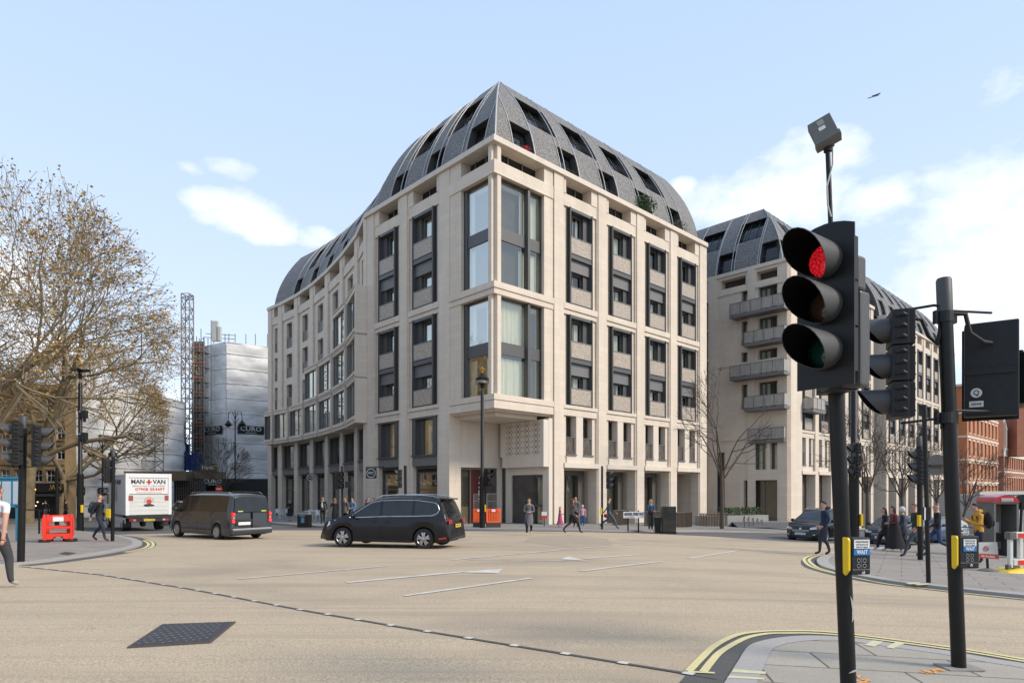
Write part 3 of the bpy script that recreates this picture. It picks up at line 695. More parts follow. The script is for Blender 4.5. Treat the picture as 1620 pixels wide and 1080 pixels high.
# body behind the facades
inner = offset_path(path1, .92)
back = [RE+DL*17, RE+DL*17-DR*14, CUR[-1]+Vector((14, 10)), CUR[-1]+Vector((9, 6))]
mb = MB(); poly = [Vector((p.x, p.y)) for p in inner]+[RE+DL*17, Vector((-3, 78)), CUR[-1]+Vector((12, 12))]
def extr(mb, poly, z0, z1, mi=0):
    n = len(poly); mb.add([(p.x, p.y, z0) for p in poly]+[(p.x, p.y, z1) for p in poly], [tuple(range(n))[::-1], tuple(range(n, 2*n))]+[(i, (i+1) % n, n+(i+1) % n, n+i) for i in range(n)], mi)
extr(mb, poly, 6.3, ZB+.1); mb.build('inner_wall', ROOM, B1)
gp = offset_path(path1[:IC], .95)+[C0+DL*4.9+DR*.95, C0+DL*4.7+DR*4.9, C0+DR*4.9+DL*1.5, RE-DR*3.5+DL*1.5, RE-DR*3.5+DL*17, Vector((-3, 78)), CUR[-1]+Vector((12, 12))]
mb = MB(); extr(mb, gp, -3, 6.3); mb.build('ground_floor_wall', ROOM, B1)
cornice(B1, path1)
ZG = -2.6
st = MB()
piers(st, RF, [9.94, 14.56, 19.13], ZG); st.fb(RF, 5.33, 6.26, -.9, 0, ZG, ZB); st.fb(RF, 6.26, 6.36, -.9, -.08, ZG, ZB-.004)
st.fb(RF, 23.67, 24.76, -2.5, 0, ZG, ZB); st.fb(RF, 23.57, 23.67, -.9, -.08, ZG, ZB-.004)
rb = [(6.26, 9.94), (10.87, 14.56), (15.49, 19.13), (20.06, 23.67)]
for a, b in rb: jamb_beams(st, RF, a, b, 3.0)
piers(st, LFv, [9.40, 13.93-.0], ZG, w=.95); st.fb(LFv, 4.45, 5.62, -.9, 0, ZG, ZB); st.fb(LFv, 5.62, 5.72, -.9, -.08, ZG, ZB-.004); 
lb = [(5.62, 9.40), (10.35, 13.93)]
for a, b in lb: jamb_beams(st, LFv, a, b, -1.5)
# pale end wall of the right wing and arcade returns
st.fb(Fr(RE, DL, n=(DR.x, DR.y)), .0, 17, -.3, -.02, ZG, ZB)
for u in (9.94, 14.56, 19.13): st.fb(RF, u+.05, u+.88, -1.5, -.9, ZG, 3.0)
st.fb(RF, 5.33, 6.2, -1.5, -.9, ZG, 3.0)
st.fb(RF, 5.4, 24.7, -1.55, -.9, 2.85, 3.9)
st.build('stone_frame', STONE, B1)
pl = MB()
for u, w in ((5.33, .93), (9.94, .93), (14.56, .93), (19.13, .93), (23.67, 1.09)): pl.fb(RF, u-.012, u+w+.012, -1.52, .012, ZG, -.62-.028*u)
pl.fb(LFv, 4.44, 5.64, -.5, .012, ZG, -.72)
for u in (9.4, 13.93): pl.fb(LFv, u-.01, u+.96, -.5, .012, ZG, -.78)
pl.build('plinth', STONEG, B1)
for a, b in rb:
    balcony_bay(B1, RF, a+.45, b-.45); twin_bay(B1, RF, a+.45, b-.45); slotwin(B1, RF, a+.3, b-.72)
    sf = MB(); c = a+.2; d = b-.2   # recessed arcade shopfront
    if a < 20:
        sf.fb(RF, c, d, -1.45, -1.2, 2.5, 2.85); sf.fb(RF, c+1.5, c+1.58, -1.45, -1.3, -2, 2.5); sf.fb(RF, d-.75, d-.15, -1.45, -1.1, -2, 2.5); sf.fb(RF, c, c+.1, -1.45, -1.3, -2, 2.5)
        so = sf.build('arcade_shopfront', mat('bronze_frame', (.10, .085, .07)), B1)
        gl = MB(); gl.quad(RF.p(c, -1.38, -2), RF.p(d, -1.38, -2), RF.p(d, -1.38, 2.5), RF.p(c, -1.38, 2.5)); gl.build('pane', GLASS, so, fix=False)
for i, (a, b) in enumerate(lb):
    balcony_bay(B1, LFv, a+.45, b-.45); slotwin(B1, LFv, a+.3, b-.72)
    tall_bay(B1, LFv, a+.45, b-.45, sign=['Veggie Made True', 'Organic Coffee'][i], zg=-1.3)
# ---- corner oriel
oz = MB()
def ring(z0, z1, e):   # L-shaped band wrapping the corner, overhang e
    oz.fb(RF, -e, 5.25, -.9, e, z0, z1); oz.fb(LFv, .9, 4.45, -.9, e, z0, z1)
ring(20.74, 21.55, 0); ring(13.42, 13.74, .0); ring(13.77, 14.16, .06); ring(13.74, 13.77, -.05); ring(6.46, 6.95, 0); ring(6.98, 7.33, .05); ring(6.95, 6.98, -.06)
oz.add([(p.x, p.y, 6.35) for p in (C0+DL*.25+DR*.25, C0+DR*5.3+DL*.25, C0+DR*5.3+DL*4.6, C0+DL*4.45+DR*.25+DL*.0)]+[(p.x, p.y, 7.2) for p in (C0+DL*.25+DR*.25, C0+DR*5.3+DL*.25, C0+DR*5.3+DL*4.6, C0+DL*4.45+DR*.25)], [(0, 1, 2, 3), (4, 7, 6, 5), (0, 4, 5, 1), (1, 5, 6, 2), (2, 6, 7, 3), (3, 7, 4, 0)])
oz.add([(p.x, p.y, z) for z in (6.1, 6.35) for p in (C0+DL*.8+DR*.8, C0+DR*4.5+DL*.8, C0+DR*4.5+DL*4.55, C0+DL*4.45+DR*.8)], [(0, 1, 2, 3), (0, 4, 5, 1), (1, 5, 6, 2), (2, 6, 7, 3), (3, 7, 4, 0)])
for (z0, z1) in ((14.16, 20.74), (7.33, 13.42), (21.55, ZB)):
    oz.fb(RF, .32, .62, -.8, -.06, z0, z1); oz.fb(LFv, .32, .62, -.8, -.06, z0, z1); oz.fb(RF, .30, .62, -.62, -.30, z0, z1)
    oz.fb(RF, 4.42, 5.25, -.9, -.06, z0, z1); oz.fb(LFv, 3.30, 4.45, -.9, -.06, z0, z1)
oz.build('corner_oriel', STONE, B1)
for (z0, z1) in ((14.16, 20.74), (7.33, 13.42)):
    zm = (z0+z1)/2-.1; gl = MB(); fr = MB()
    for Fm, a, m_, b in ((RF, .62, 3.1, 4.42), (LFv, .62, 3.08, 3.30)):
        fr.fb(Fm, a, b, -.50, -.36, zm-.38, zm+.38); fr.fb(Fm, m_-.10, m_+.10, -.5, -.12 if Fm is RF else -.30, z0, z1); fr.fb(Fm, a, b, -.5, -.30, z1-.08, z1); fr.fb(Fm, a, b, -.5, -.30, z0, z0+.06)
        fr.fb(Fm, b-.06, b, -.5, -.3, z0, z1)
        gl.quad(Fm.p(a, -.42, z0), Fm.p(b, -.42, z0), Fm.p(b, -.42, z1), Fm.p(a, -.42, z1))
    wo = fr.build('oriel_window', METAL, B1); gl.build('pane', glassmat('oriel_glass', (.92, .94, .88), .16, bumpy=.04), wo, fix=False)
    for (za, zb) in ((z0, zm-.38), (zm+.38, z1)):
        if z0 < 10: curtains(B1, RF, .8, 4.3, -.7, za, zb-.15, wo, 'l', .72); curtains(B1, LFv, .7, 3.2, -.7, za, zb-.15, wo, 'both', .5)
        else: curtains(B1, RF, 1.4, 4.3, -.7, za, zb-.15, wo, 'r', .55); curtains(B1, LFv, .7, 3.2, -.7, za, zb-.15, wo, 'r', .25)
    cb = MB()
    for za, zb in ((z1-.35, z1-.1),): cb.fb(RF, .7, 4.4, -.9, -.75, za, zb); cb.fb(LFv, .7, 3.25, -.9, -.75, za, zb)
    cb.build('ceiling_edge', LIGHTIN, wo)  # pale strips added so the dark oriel rooms look brighter
slotwin(B1, RF, .62, 4.42); slotwin(B1, LFv, .62, 3.83)
# ---- notch under the oriel
I0 = C0+DL*4.55+DR*4.8
W1 = Fr(C0+DL*4.55, DR)     # wall seen through the notch, facing the camera left-right
W2 = Fr(C0+DR*4.8, DL, n=(-DR.x, -DR.y))
nw = MB()
def wall_open(mb, Fm, u0, u1, z0, z1, ops, t=.35):
    """wall with rectangular openings (ua, ub, za, zb)"""
    us = sorted({u0, u1, *[o[0] for o in ops], *[o[1] for o in ops]}); zs = sorted({z0, z1, *[o[2] for o in ops], *[o[3] for o in ops]})
    for a, b in zip(us[:-1], us[1:]):
        cells = []
        for c, d in zip(zs[:-1], zs[1:]):
            if any(o[0]-1e-6 <= a and b <= o[1]+1e-6 and o[2]-1e-6 <= c and d <= o[3]+1e-6 for o in ops): continue
            if cells and abs(cells[-1][1]-c) < 1e-6: cells[-1][1] = d
            else: cells.append([c, d])
        for c, d in cells: mb.fb(Fm, a, b, -t, 0, c, d)
wall_open(nw, W1, 0, 4.8, ZG, 6.2, [(1.05, 4.35, ZG, 3.0)])
wall_open(nw, W2, 0.0, 4.2, ZG, 6.2, [(.55, 3.6, ZG, 2.5)])
nw.build('recess_wall', STONE2, B1)
gr = MB(); gr.fb(W2, .0, 4.0, .02, .5, 3.0, 3.75); gr.fb(W2, .0, .35, .02, .5, 3.75, 6.08); gr.fb(W2, 3.75, 4.2, .02, .5, 3.75, 6.08)
# stone screen: solid slab, dark discs painted in for its shaded openings
gr.fb(W2, .35, 3.75, .20, .42, 3.75, 6.08); fo = gr.build('fretwork_screen', STONE2, B1); db = MB()
for c in range(4):
    for r in range(6):
        zc_ = 3.97+r*.365; uc = .78+c*.85
        for du, dz_, rr_ in ((0, 0, .075), (-.17, .09, .042), (.17, .09, .042), (-.17, -.09, .042), (.17, -.09, .042), (-.3, 0, .045), (.3, 0, .045), (-.12, .18, .035), (.12, .18, .035)): db.tube(W2.p(uc+du, .405, zc_+dz_), W2.p(uc+du, .424, zc_+dz_), rr_, n=5)
db.build('shade_disc', mat('screen_shade', (.03, .02, .015), .9), fo)
# doors of the coffee shop in the recess
ds = MB(); ds.fb(W1, 1.05, 4.35, -.34, -.10, 2.85, 3.0); ds.fb(W1, 1.05, 1.15, -.34, -.1, ZG, 2.85); ds.fb(W1, 4.2, 4.35, -.34, -.1, ZG, 2.85); ds.fb(W1, 1.95, 2.05, -.34, -.15, ZG, 2.85)
do = ds.build('recess_shopfront', mat('bronze_frame', (.1, .085, .07)), B1)
rp = MB(); rp.fb(W1, 2.05, 3.55, -.30, -.22, ZG, 2.85); ro_ = rp.build('sign_panel', mat('red_sign', (.075, .010, .009), .4, var=.2), do)
gl = MB(); gl.quad(W1.p(1.15, -.25, ZG), W1.p(1.95, -.25, ZG), W1.p(1.95, -.25, 2.85), W1.p(1.15, -.25, 2.85)); gl.quad(W1.p(3.55, -.25, ZG), W1.p(4.2, -.25, ZG), W1.p(4.2, -.25, 2.85), W1.p(3.55, -.25, 2.85)); gl.build('pane', GLASS, do, fix=False)
lp = MB(); lp.fb(W1, 1.18, 1.92, -.34, -.30, -.9, .35); lp.build('lower_panel', mat('tan_panel', (.28, .22, .15), .6), do)
text(ro_, 'PRET', .56, W1.p(2.95, -.215, 1.35), (0, 0, -1), tuple(W1.u), WHITE, bold=.01, width=1.35)
text(ro_, 'A MANGER', .42, W1.p(2.95, -.215, -.05), (0, 0, -1), tuple(W1.u), WHITE, width=1.3)
stx = MB(); 
pts = []
for k in range(10): a = pi/2+k*pi/5; r = .2 if k % 2 == 0 else .08; q = W1.p(2.95+r*cos(a), -.219, 2.3+r*sin(a)); pts.append(q)
stx.prism(pts, tuple(Vector((W1.n.x, W1.n.y, 0))*.01)); stx.build('star_logo', WHITE, ro_)
dw = MB(); dw.fb(W2, .55, 3.6, -.34, -.2, 2.3, 2.5); dw.fb(W2, .55, .65, -.34, -.2, ZG, 2.3); dw.fb(W2, 3.5, 3.6, -.34, -.2, ZG, 2.3); dw.fb(W2, .65, 3.5, -.34, -.2, .35, .5); d2 = dw.build('recess_shopfront', mat('bronze_frame', (.1, .085, .07)), B1)
gl = MB(); gl.quad(W2.p(.65, -.28, ZG), W2.p(3.5, -.28, ZG), W2.p(3.5, -.28, 2.3), W2.p(.65, -.28, 2.3)); gl.build('pane', GLASS, d2, fix=False)
# ---- curved wing
cs = MB(); steps = [3, 3, 2, 2, 1, 1, 1]
for i in range(7):
    a, b = CUR[i], CUR[i+1]; d = (b-a); w = d.length; Fm = Fr(a, d, n=Vector((d.y, -d.x))*-1 if False else (-d.y, d.x))
    if (Vector((Fm.n.x, Fm.n.y))).dot(Vector((a.x, a.y))) > 0: Fm = Fr(a, d, n=(-Fm.n.x, -Fm.n.y))
    pw = .95
    cs.fb(Fm, -.0 if i else .0, pw if i else .3, -.9, 0, ZG-.3, ZB); 
    if i == 6: cs.fb(Fm, w-.9, w, -.9, 0, ZG, ZB)
    u0, u1 = (pw if i else .3), w-(.9 if i == 6 else 0)
    cs.fb(Fm, u0, u1, -.9, -.08, 20.74, 21.55); cs.fb(Fm, u1-.6, u1, -.9, -.04, 21.55, ZB)
    slotwin(B1, Fm, u0, u1-.6)
    k = steps[i]; lv = [(17.45, 20.3), (14.1, 16.8), (10.75, 13.35), (7.3, 9.95)]
    cs.fb(Fm, u0, u1, -.9, -.16, 6.5, 7.2)
    for j, (za, zb) in enumerate(lv):
        boxed = j >= 4-k
        if not boxed:
            ww = (u1-u0); p = u0+ww*.30; q = u0+ww*.74
            top = 20.74 if j == 0 else lv[j-1][0]
            bot = za
            cs.fb(Fm, u0, p, -.9, -.2, bot, top); cs.fb(Fm, q, u1, -.9, -.2, bot, top); cs.fb(Fm, p, q, -.9, -.2, zb, top)
            if j+1 >= 4-k: cs.fb(Fm, u0, u1, -.9, -.2, lv[min(j+1, 3)][1], za)
            wo = MB(); wo.fb(Fm, p, p+.08, -.7, -.55, za, zb); wo.fb(Fm, q-.5, q, -.7, -.5, za, zb); wo.fb(Fm, p+.08, q-.5, -.7, -.55, zb-.12, zb); wob = wo.build('window', METAL, B1)
            gl = MB(); gl.quad(Fm.p(p+.08, -.6, za), Fm.p(q-.5, -.6, za), Fm.p(q-.5, -.6, zb-.12), Fm.p(p+.08, -.6, zb-.12)); gl.build('pane', GLASS, wob, fix=False)
            ba = MB(); ba.fb(Fm, p, q, -.32, -.28, za, za+1.15); ba.build('balustrade', MESHB, B1)
            for t in range(9):
                zz = za+.15+t*(zb-za-.3)/9
                cs.obox(Fm.p(p-.22, -.19, zz+.12), Fm.u*.07+Vector((0, 0, .1)), Fm.n*.03, Vector((0, 0, .06))-Fm.u*.0)
        else:
            e = .85; z0, z1 = za-.05, zb
            # stone trays of the stepped bay
            cs.fb(Fm, u0-.35, u1+.0, -.2, e+.05, za-.62, za-.05); cs.fb(Fm, u0-.30, u1-.05, -.2, e+.12, za-.35, za-.15)
            if j == 4-k: cs.fb(Fm, u0-.35, u1, -.9, e+.05, zb, zb+.55); cs.fb(Fm, u0-.30, u1-.05, -.2, e+.12, zb+.38, zb+.48)
            else: cs.fb(Fm, u0-.35, u1, -.2, e+.05, zb, zb+.3)
            cs.fb(Fm, u0-.35, u0+.1, -.2, e, z0, z1)
            wo = MB(); wo.fb(Fm, u0+.1, u0+.18, -.2, e-.05, z0, z1); wo.fb(Fm, u1-.9, u1-.82, .2, e-.02, z0, z1); wo.fb(Fm, u1-.1, u1-.0, -.2, e-.03, z0, z1); wo.fb(Fm, u1-.82, u1-.1, .1, e-.35, z0, z1); wo.fb(Fm, (u0+u1)/2-.6, (u0+u1)/2-.53, .3, e-.08, z0, z1)
            wob = wo.build('bay_window', METALL, B1)
            gl = MB(); gl.quad(Fm.p(u0+.18, e-.15, z0), Fm.p(u1-.9, e-.15, z0), Fm.p(u1-.9, e-.15, z1), Fm.p(u0+.18, e-.15, z1)); gl.build('pane', GLASS, wob, fix=False)
            curtains(B1, Fm, u0+.2, u1-.95, e-.45, z0, z1, wob, 'both', .7)
    tall_bay(B1, Fm, u0, u1, zt=6.5, zg=-2.2)
cs.fb(Fr(CUR[0], DL, n=(-DR.x, -DR.y)), -.0, .5, -.9, -.002, ZG, ZB)
cs.build('curved_wing_frame', STONE, B1)
# ---- roof
cum = [0]
for a, b in zip(path1[:-1], path1[1:]): cum.append(cum[-1]+(b-a).length)
sC = cum[IC]; sK = cum[IC-1]
wl_, wu_ = [], []
for n_ in range(5): a = sC+2.35+4.5*n_; wl_.append((a, a+2.0))
for n_ in range(4): a = sC+4.35+4.5*n_; wu_.append((a+.02, a+2.95))
for n_ in range(3): a = sC-1.85-4.55*n_; wl_.append((a-1.9, a))
for n_ in range(3): a = sC-4.2-4.5*n_; wu_.append((a-2.8, a))
for n_ in range(6): a = sK-2.0-4.55*n_; wl_.append((a-1.9, a)); wu_.append((a-2.3-2.3, a-2.3)) if n_ < 5 else None
wu_ = [w for w in wu_ if not (w[0] < sK < w[1])]
ro, pt1, top1, ss1 = mansard(B1, path1, IC, wl_, wu_)
# flat top and gable ends
mb = MB(); tp = [Vector((p[0], p[1])) for p in top1]; q = RE+DL*17
cln = [tp[0]]
for p in tp[1:]:
    if (p-cln[-1]).length > .02: cln.append(p)
cap = cln+[Vector((q.x, q.y)), Vector((-3, 78)), CUR[-1]+Vector((12, 12))]
mb.add([(p.x, p.y, ZC+HR) for p in cap], [tuple(range(len(cap)))]); 
ge = [pt1(cum[-1], HR*j/10) for j in range(11)]; mb.add(ge+[(q.x, q.y, ZC+HR), (q.x, q.y, ZC)], [tuple(range(13))])
ge = [pt1(0, HR*j/10) for j in range(11)]; e = CUR[-1]+Vector((12, 12)); mb.add(ge+[(e.x, e.y, ZC+HR), (e.x, e.y, ZC)], [tuple(range(13))])
mb.add([(q.x, q.y, ZC), (-3, 78, ZC), (e.x, e.y, ZC), (q.x, q.y, ZC+HR), (-3, 78, ZC+HR), (e.x, e.y, ZC+HR)], [(0, 1, 4, 3), (1, 2, 5, 4)])
mb.build('roof_deck', mat('roof_felt', (.1, .1, .1), .8), B1, fix=False)

# ---------------------------------------------------------------- building two
C2 = Vector((25.4, 58.7)); L2 = C2+DL*24; R2 = C2+DR*23.5
B2 = empty('apartment_building', (C2.x, C2.y, 0), 'pale stone block with slatted balconies behind the street tree to the right', 'building')
path2 = [L2, C2, R2]
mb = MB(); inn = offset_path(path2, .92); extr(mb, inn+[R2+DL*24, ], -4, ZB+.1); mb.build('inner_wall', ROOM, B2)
cornice(B2, path2)
RF2 = Fr(C2, DR); LF2 = Fr(C2, DL, n=(-DR.x, -DR.y)); ZG2 = -5
st = MB(); st.fb(RF2, 0, 3.4, -.9, 0, ZG2, ZB); st.fb(LF2, .0, .35, -.9, 0, ZG2, ZB)
us = [3.4+3.75*k for k in range(6)]; bays2 = []
for k in range(5):
    a = 3.4+4.02*k; bays2.append((a, a+3.15)); st.fb(RF2, a+3.15, a+4.02, -.9, 0, ZG2, ZB)
for a, b in bays2: jamb_beams(st, RF2, a, b, 3.0); st.fb(RF2, a-.4, a+.1, -3, -.9, ZG2, 3.0); st.fb(RF2, a, b, -3, -.9, 3.0, 3.9)
# left face of building two: openings
Z2 = [18.3, 15.35, 12.3, 9.2, 6.2]
ops = []
for z in Z2[:4]: ops += [(.4, 2.75, z+.1, z+2.5), (3.75, 4.45, z+.1, z+2.5)]
for z in Z2[:4]: ops += [(7.95, 8.6, z-.6, z+2.2)]
ops += [(.4, 1.6, 3.4, 5.9), (1.95, 3.15, 3.4, 5.9), (.2, 4.2, -5, 2.4), (6.2, 7.7, -5, 5.2)]
wall_open(st, LF2, .35, 24, ZG2, 20.9, [(max(a, .35), b, c, d) for a, b, c, d in ops], t=.9)
wall_open(st, LF2, .35, 24, 20.9, ZB, [(.4, 2.9, 21.4, 22.3), (4.0, 6.6, 21.4, 22.3), (9, 12, 21.4, 22.3)], t=.9)
for (a, b) in ((3.0, 3.75), (7.0, 7.9)): st.fb(LF2, a, b, -.05, .14, ZG2, ZB-.01)
for z in (20.75, 13.6, 6.3): st.fb(LF2, .35, 3.0, -.02, .10, z, z+.25); st.fb(LF2, 3.75, 7.0, -.02, .10, z, z+.25)
st.fb(Fr(R2, DL, n=(DR.x, DR.y)), 0, 24, -.3, -.02, ZG2, ZB)
st.build('stone_frame', STONE, B2)
for (a, b, c, d) in ops:
    a = max(a, .35); wo = MB(); wo.fb(LF2, a, a+.09, -.6, -.4, c, d); wo.fb(LF2, b-.09, b, -.6, -.4, c, d); wo.fb(LF2, a+.09, b-.09, -.6, -.4, d-.1, d)
    if b-a > 1.4: wo.fb(LF2, a+.5, a+.62, -.6, -.4, c, d-.1); wo.fb(LF2, b-.62, b-.5, -.6, -.4, c, d-.1); wo.fb(LF2, (a+b)/2-.04, (a+b)/2+.04, -.6, -.45, c, d-.1)
    wo = wo.build('window', METAL, B2); gl = MB(); gl.quad(LF2.p(a, -.5, c), LF2.p(b, -.5, c), LF2.p(b, -.5, d), LF2.p(a, -.5, d)); gl.build('pane', GLASS, wo, fix=False)
    if c > 3: curtains(B2, LF2, a+.1, b-.1, -.75, c, d-.1, wo, 'both', .6)
BALS = mat('balcony_slats', (.50, .455, .40), .5, pattern=vor_pat(30, (.30, .275, .245), .2, .5, (1, 1, .02)))
def balcony(B, Fm, a, b, z, dep=1.3):
    mb = MB(); mb.fb(Fm, a, b, -.02, dep, z-.3, z-.02); o = mb.build('balcony', METALL, B)
    pn = MB(); pn.fb(Fm, a+.03, b-.03, dep-.05, dep-.02, z+.05, z+1.05); pn.fb(Fm, a+.02, a+.05, 0, dep-.06, z+.05, z+1.05); pn.fb(Fm, b-.05, b-.02, 0, dep-.06, z+.05, z+1.05); pn.build('balustrade', BALS, o)
    rl = MB(); rl.fb(Fm, a, b, dep-.08, dep, z+1.05, z+1.1)
    k = int((b-a)/.9)
    for i in range(k+1): u = a+(b-a-.05)*i/k; rl.fb(Fm, u, u+.05, dep-.02, dep+.01, z-.02, z+1.05)
    rl.build('rail', METALL, o)
balcony(B2, LF2, -.3, 5.0, 18.3); balcony(B2, LF2, -.3, 3.6, 15.35, 1.2); balcony(B2, LF2, -.3, 5.0, 12.3); balcony(B2, LF2, -.3, 3.6, 9.2, 1.2); balcony(B2, LF2, .1, 3.6, 6.2, .4)
balcony(B2, RF2, 3.5, 6.4, 9.2, 1.0)
for a, b in bays2: balcony_bay(B2, RF2, a+.35, b-.35); twin_bay(B2, RF2, a+.35, b-.35); slotwin(B2, RF2, a+.3, b-.5)
w2l = [(24-3.0-4.6*k, 24-1.0-4.6*k) for k in range(3)]+[(24+1.0+4.4*k, 24+2.9+4.4*k) for k in range(5)]
w2u = [(24-5.9-4.3*k, 24-3.2-4.3*k) for k in range(3)]+[(24+4.2+4.5*k, 24+6.6+4.5*k) for k in range(4)]
ro2, pt2, top2, ss2 = mansard(B2, path2, 1, w2l, w2u)
mb = MB(); cln = [Vector(top2[0][:2])]
for p in top2[1:]:
    p = Vector(p[:2])
    if (p-cln[-1]).length > .02: cln.append(p)
q = R2+DL*24; cap = cln+[q]; mb.add([(p.x, p.y, ZC+HR) for p in cap], [tuple(range(len(cap)))])
ge = [pt2(47.5, HR*j/10) for j in range(11)]; mb.add(ge+[(q.x, q.y, ZC+HR), (q.x, q.y, ZC)], [tuple(range(13))]); mb.build('roof_deck', mat('roof_felt', (.1, .1, .1)), B2, fix=False)
# recessed link and further wing down the street
LK = R2; B3 = empty('apartment_building', (R2.x, R2.y, 0), 'far stone wing down the side street, beyond the recessed grey link', 'building')
A3 = R2+DR*4.5; E3 = A3+DR*33
mb = MB(); mb.fb(Fr(R2, DR), -.02, 4.5, -9, -3.0, -5, 28.5); mb.build('grey_link', METALL, B3)
lw = MB()
for z in (23.5, 26.2): lw.fb(Fr(R2, DR), .5, 3.9, -3.02, -2.95, z, z+1.7)
lw.build('window', CARGLASS, B3)
mb = MB(); path3 = [A3, E3]; inn = offset_path(path3, .92); extr(mb, inn+[E3+DL*15, A3+DL*15], -5, ZB+.1); mb.build('inner_wall', ROOM, B3); cornice(B3, path3)
st = MB(); F3 = Fr(A3, DR); st.fb(F3, 0, .9, -.9, 0, -5, ZB); st.fb(Fr(A3, DL, n=(-DR.x, -DR.y)), 0, 15, -.3, .02, -5, ZB); bays3 = []
for k in range(8):
    a = .9+4.02*k; bays3.append((a, a+3.12)); st.fb(F3, a+3.12, a+4.02, -.9, 0, -5, ZB)
for a, b in bays3: jamb_beams(st, F3, a, b, 3.0); st.fb(F3, a-.4, a+.1, -3, -.9, -5, 3.0); st.fb(F3, a, b, -3, -.9, 3.0, 3.9)
st.build('stone_frame', STONE, B3)
for a, b in bays3: balcony_bay(B3, F3, a+.35, b-.35); twin_bay(B3, F3, a+.35, b-.35)
w3l = [(1.0+4.1*k, 2.9+4.1*k) for k in range(8)]; w3u = [(3.4+4.1*k, 5.0+4.1*k) for k in range(7)]
ro3, pt3, top3, ss3 = mansard(B3, path3, None, w3l, w3u)
mb = MB(); a = A3+DL*15; e = E3+DL*15; mb.add([top3[0], top3[-1], (e.x, e.y, ZC+HR), (a.x, a.y, ZC+HR)], [(0, 1, 2, 3)])
for s, q in ((0, a), ((E3-A3).length, e)): mb.add([pt3(s, HR*j/10) for j in range(11)]+[(q.x, q.y, ZC+HR), (q.x, q.y, ZC)], [tuple(range(13))])
mb.build('roof_deck', mat('roof_felt', (.1, .1, .1)), B3, fix=False)
# planting on the terraces
LEAF = mat('evergreen_leaf', (.035, .06, .018), .6, var=.7, vscale=3, col2=(.07, .11, .03))
FLOW = mat('red_flower', (.45, .02, .03), .6)
def bush(name, c, rx, ry, rz, m, n, label, cat, leaf=.07, stem=True, group=None, seed=1):
    rnd = random.Random(seed); o = empty(name, c, label, cat, group); mb = MB(); c = Vector(c)
    for _ in range(n):
        while True:
            q = Vector((rnd.uniform(-1, 1), rnd.uniform(-1, 1), rnd.uniform(-1, 1)))
            if q.length < 1 and rnd.random() < .35+q.length: break
        k = 1+.25*sin(q.x*5+seed)*cos(q.y*4)
        p = c+Vector((q.x*rx*k, q.y*ry*k, (q.z+1)*rz)); d = Vector((rnd.gauss(0, 1), rnd.gauss(0, 1), rnd.gauss(0, 1))).normalized(); x, y = frame_of(d); s = leaf*rnd.uniform(.6, 1.4)
        mb.quad(p-x*s, p-y*s*.5, p+x*s, p+y*s*.5)
    mb.build('foliage', m, o, fix=False)
    if stem:
        mb = MB()
        for k in range(5): mb.path([c, c+Vector((rx*.4*cos(k*1.3), ry*.4*sin(k*1.3), rz)), c+Vector((rx*.7*cos(k*1.3), ry*.7*sin(k*1.3), rz*1.6))], [.03, .02, .008], 5)
        mb.build('stem', mat('bark_dark', (.06, .045, .03), .9), o)
    return o
pp = Vector(pt1(sC+16.4, .15)); bush('shrub', (pp.x, pp.y, pp.z), .95, .7, .85, LEAF, 1100, 'green shrub spilling over the cornice from a dark roof opening', 'shrub', .08, seed=3)
pp = Vector(pt1(sC+21.3, .12)); bush('shrub', (pp.x, pp.y, pp.z), .8, .5, .6, mat('grey_leaf', (.11, .12, .07), .7, var=.5, vscale=4), 600, 'grey green potted shrub in the last roof opening on the right', 'shrub', .06, seed=4)
pp = Vector(pt1(sC+3.35, .12)); f1 = bush('flower_pot', (pp.x, pp.y, pp.z), .42, .25, .40, FLOW, 260, 'red flowers in the roof opening nearest the building corner', 'flowers', .06, seed=5)
pp = Vector(pt1(sC+2.5, .12)); bush('potted_plant', (pp.x, pp.y, pp.z), .22, .2, .4, LEAF, 90, 'small leafy plant beside the red flowers at the roof corner', 'plant', .06, seed=6)
pp = Vector(pt1(sC+7.6, .12)); bush('flower_pot', (pp.x, pp.y, pp.z), .55, .2, .22, FLOW, 130, 'row of red flowers in the second roof opening right of the corner', 'flowers', .06, seed=7)
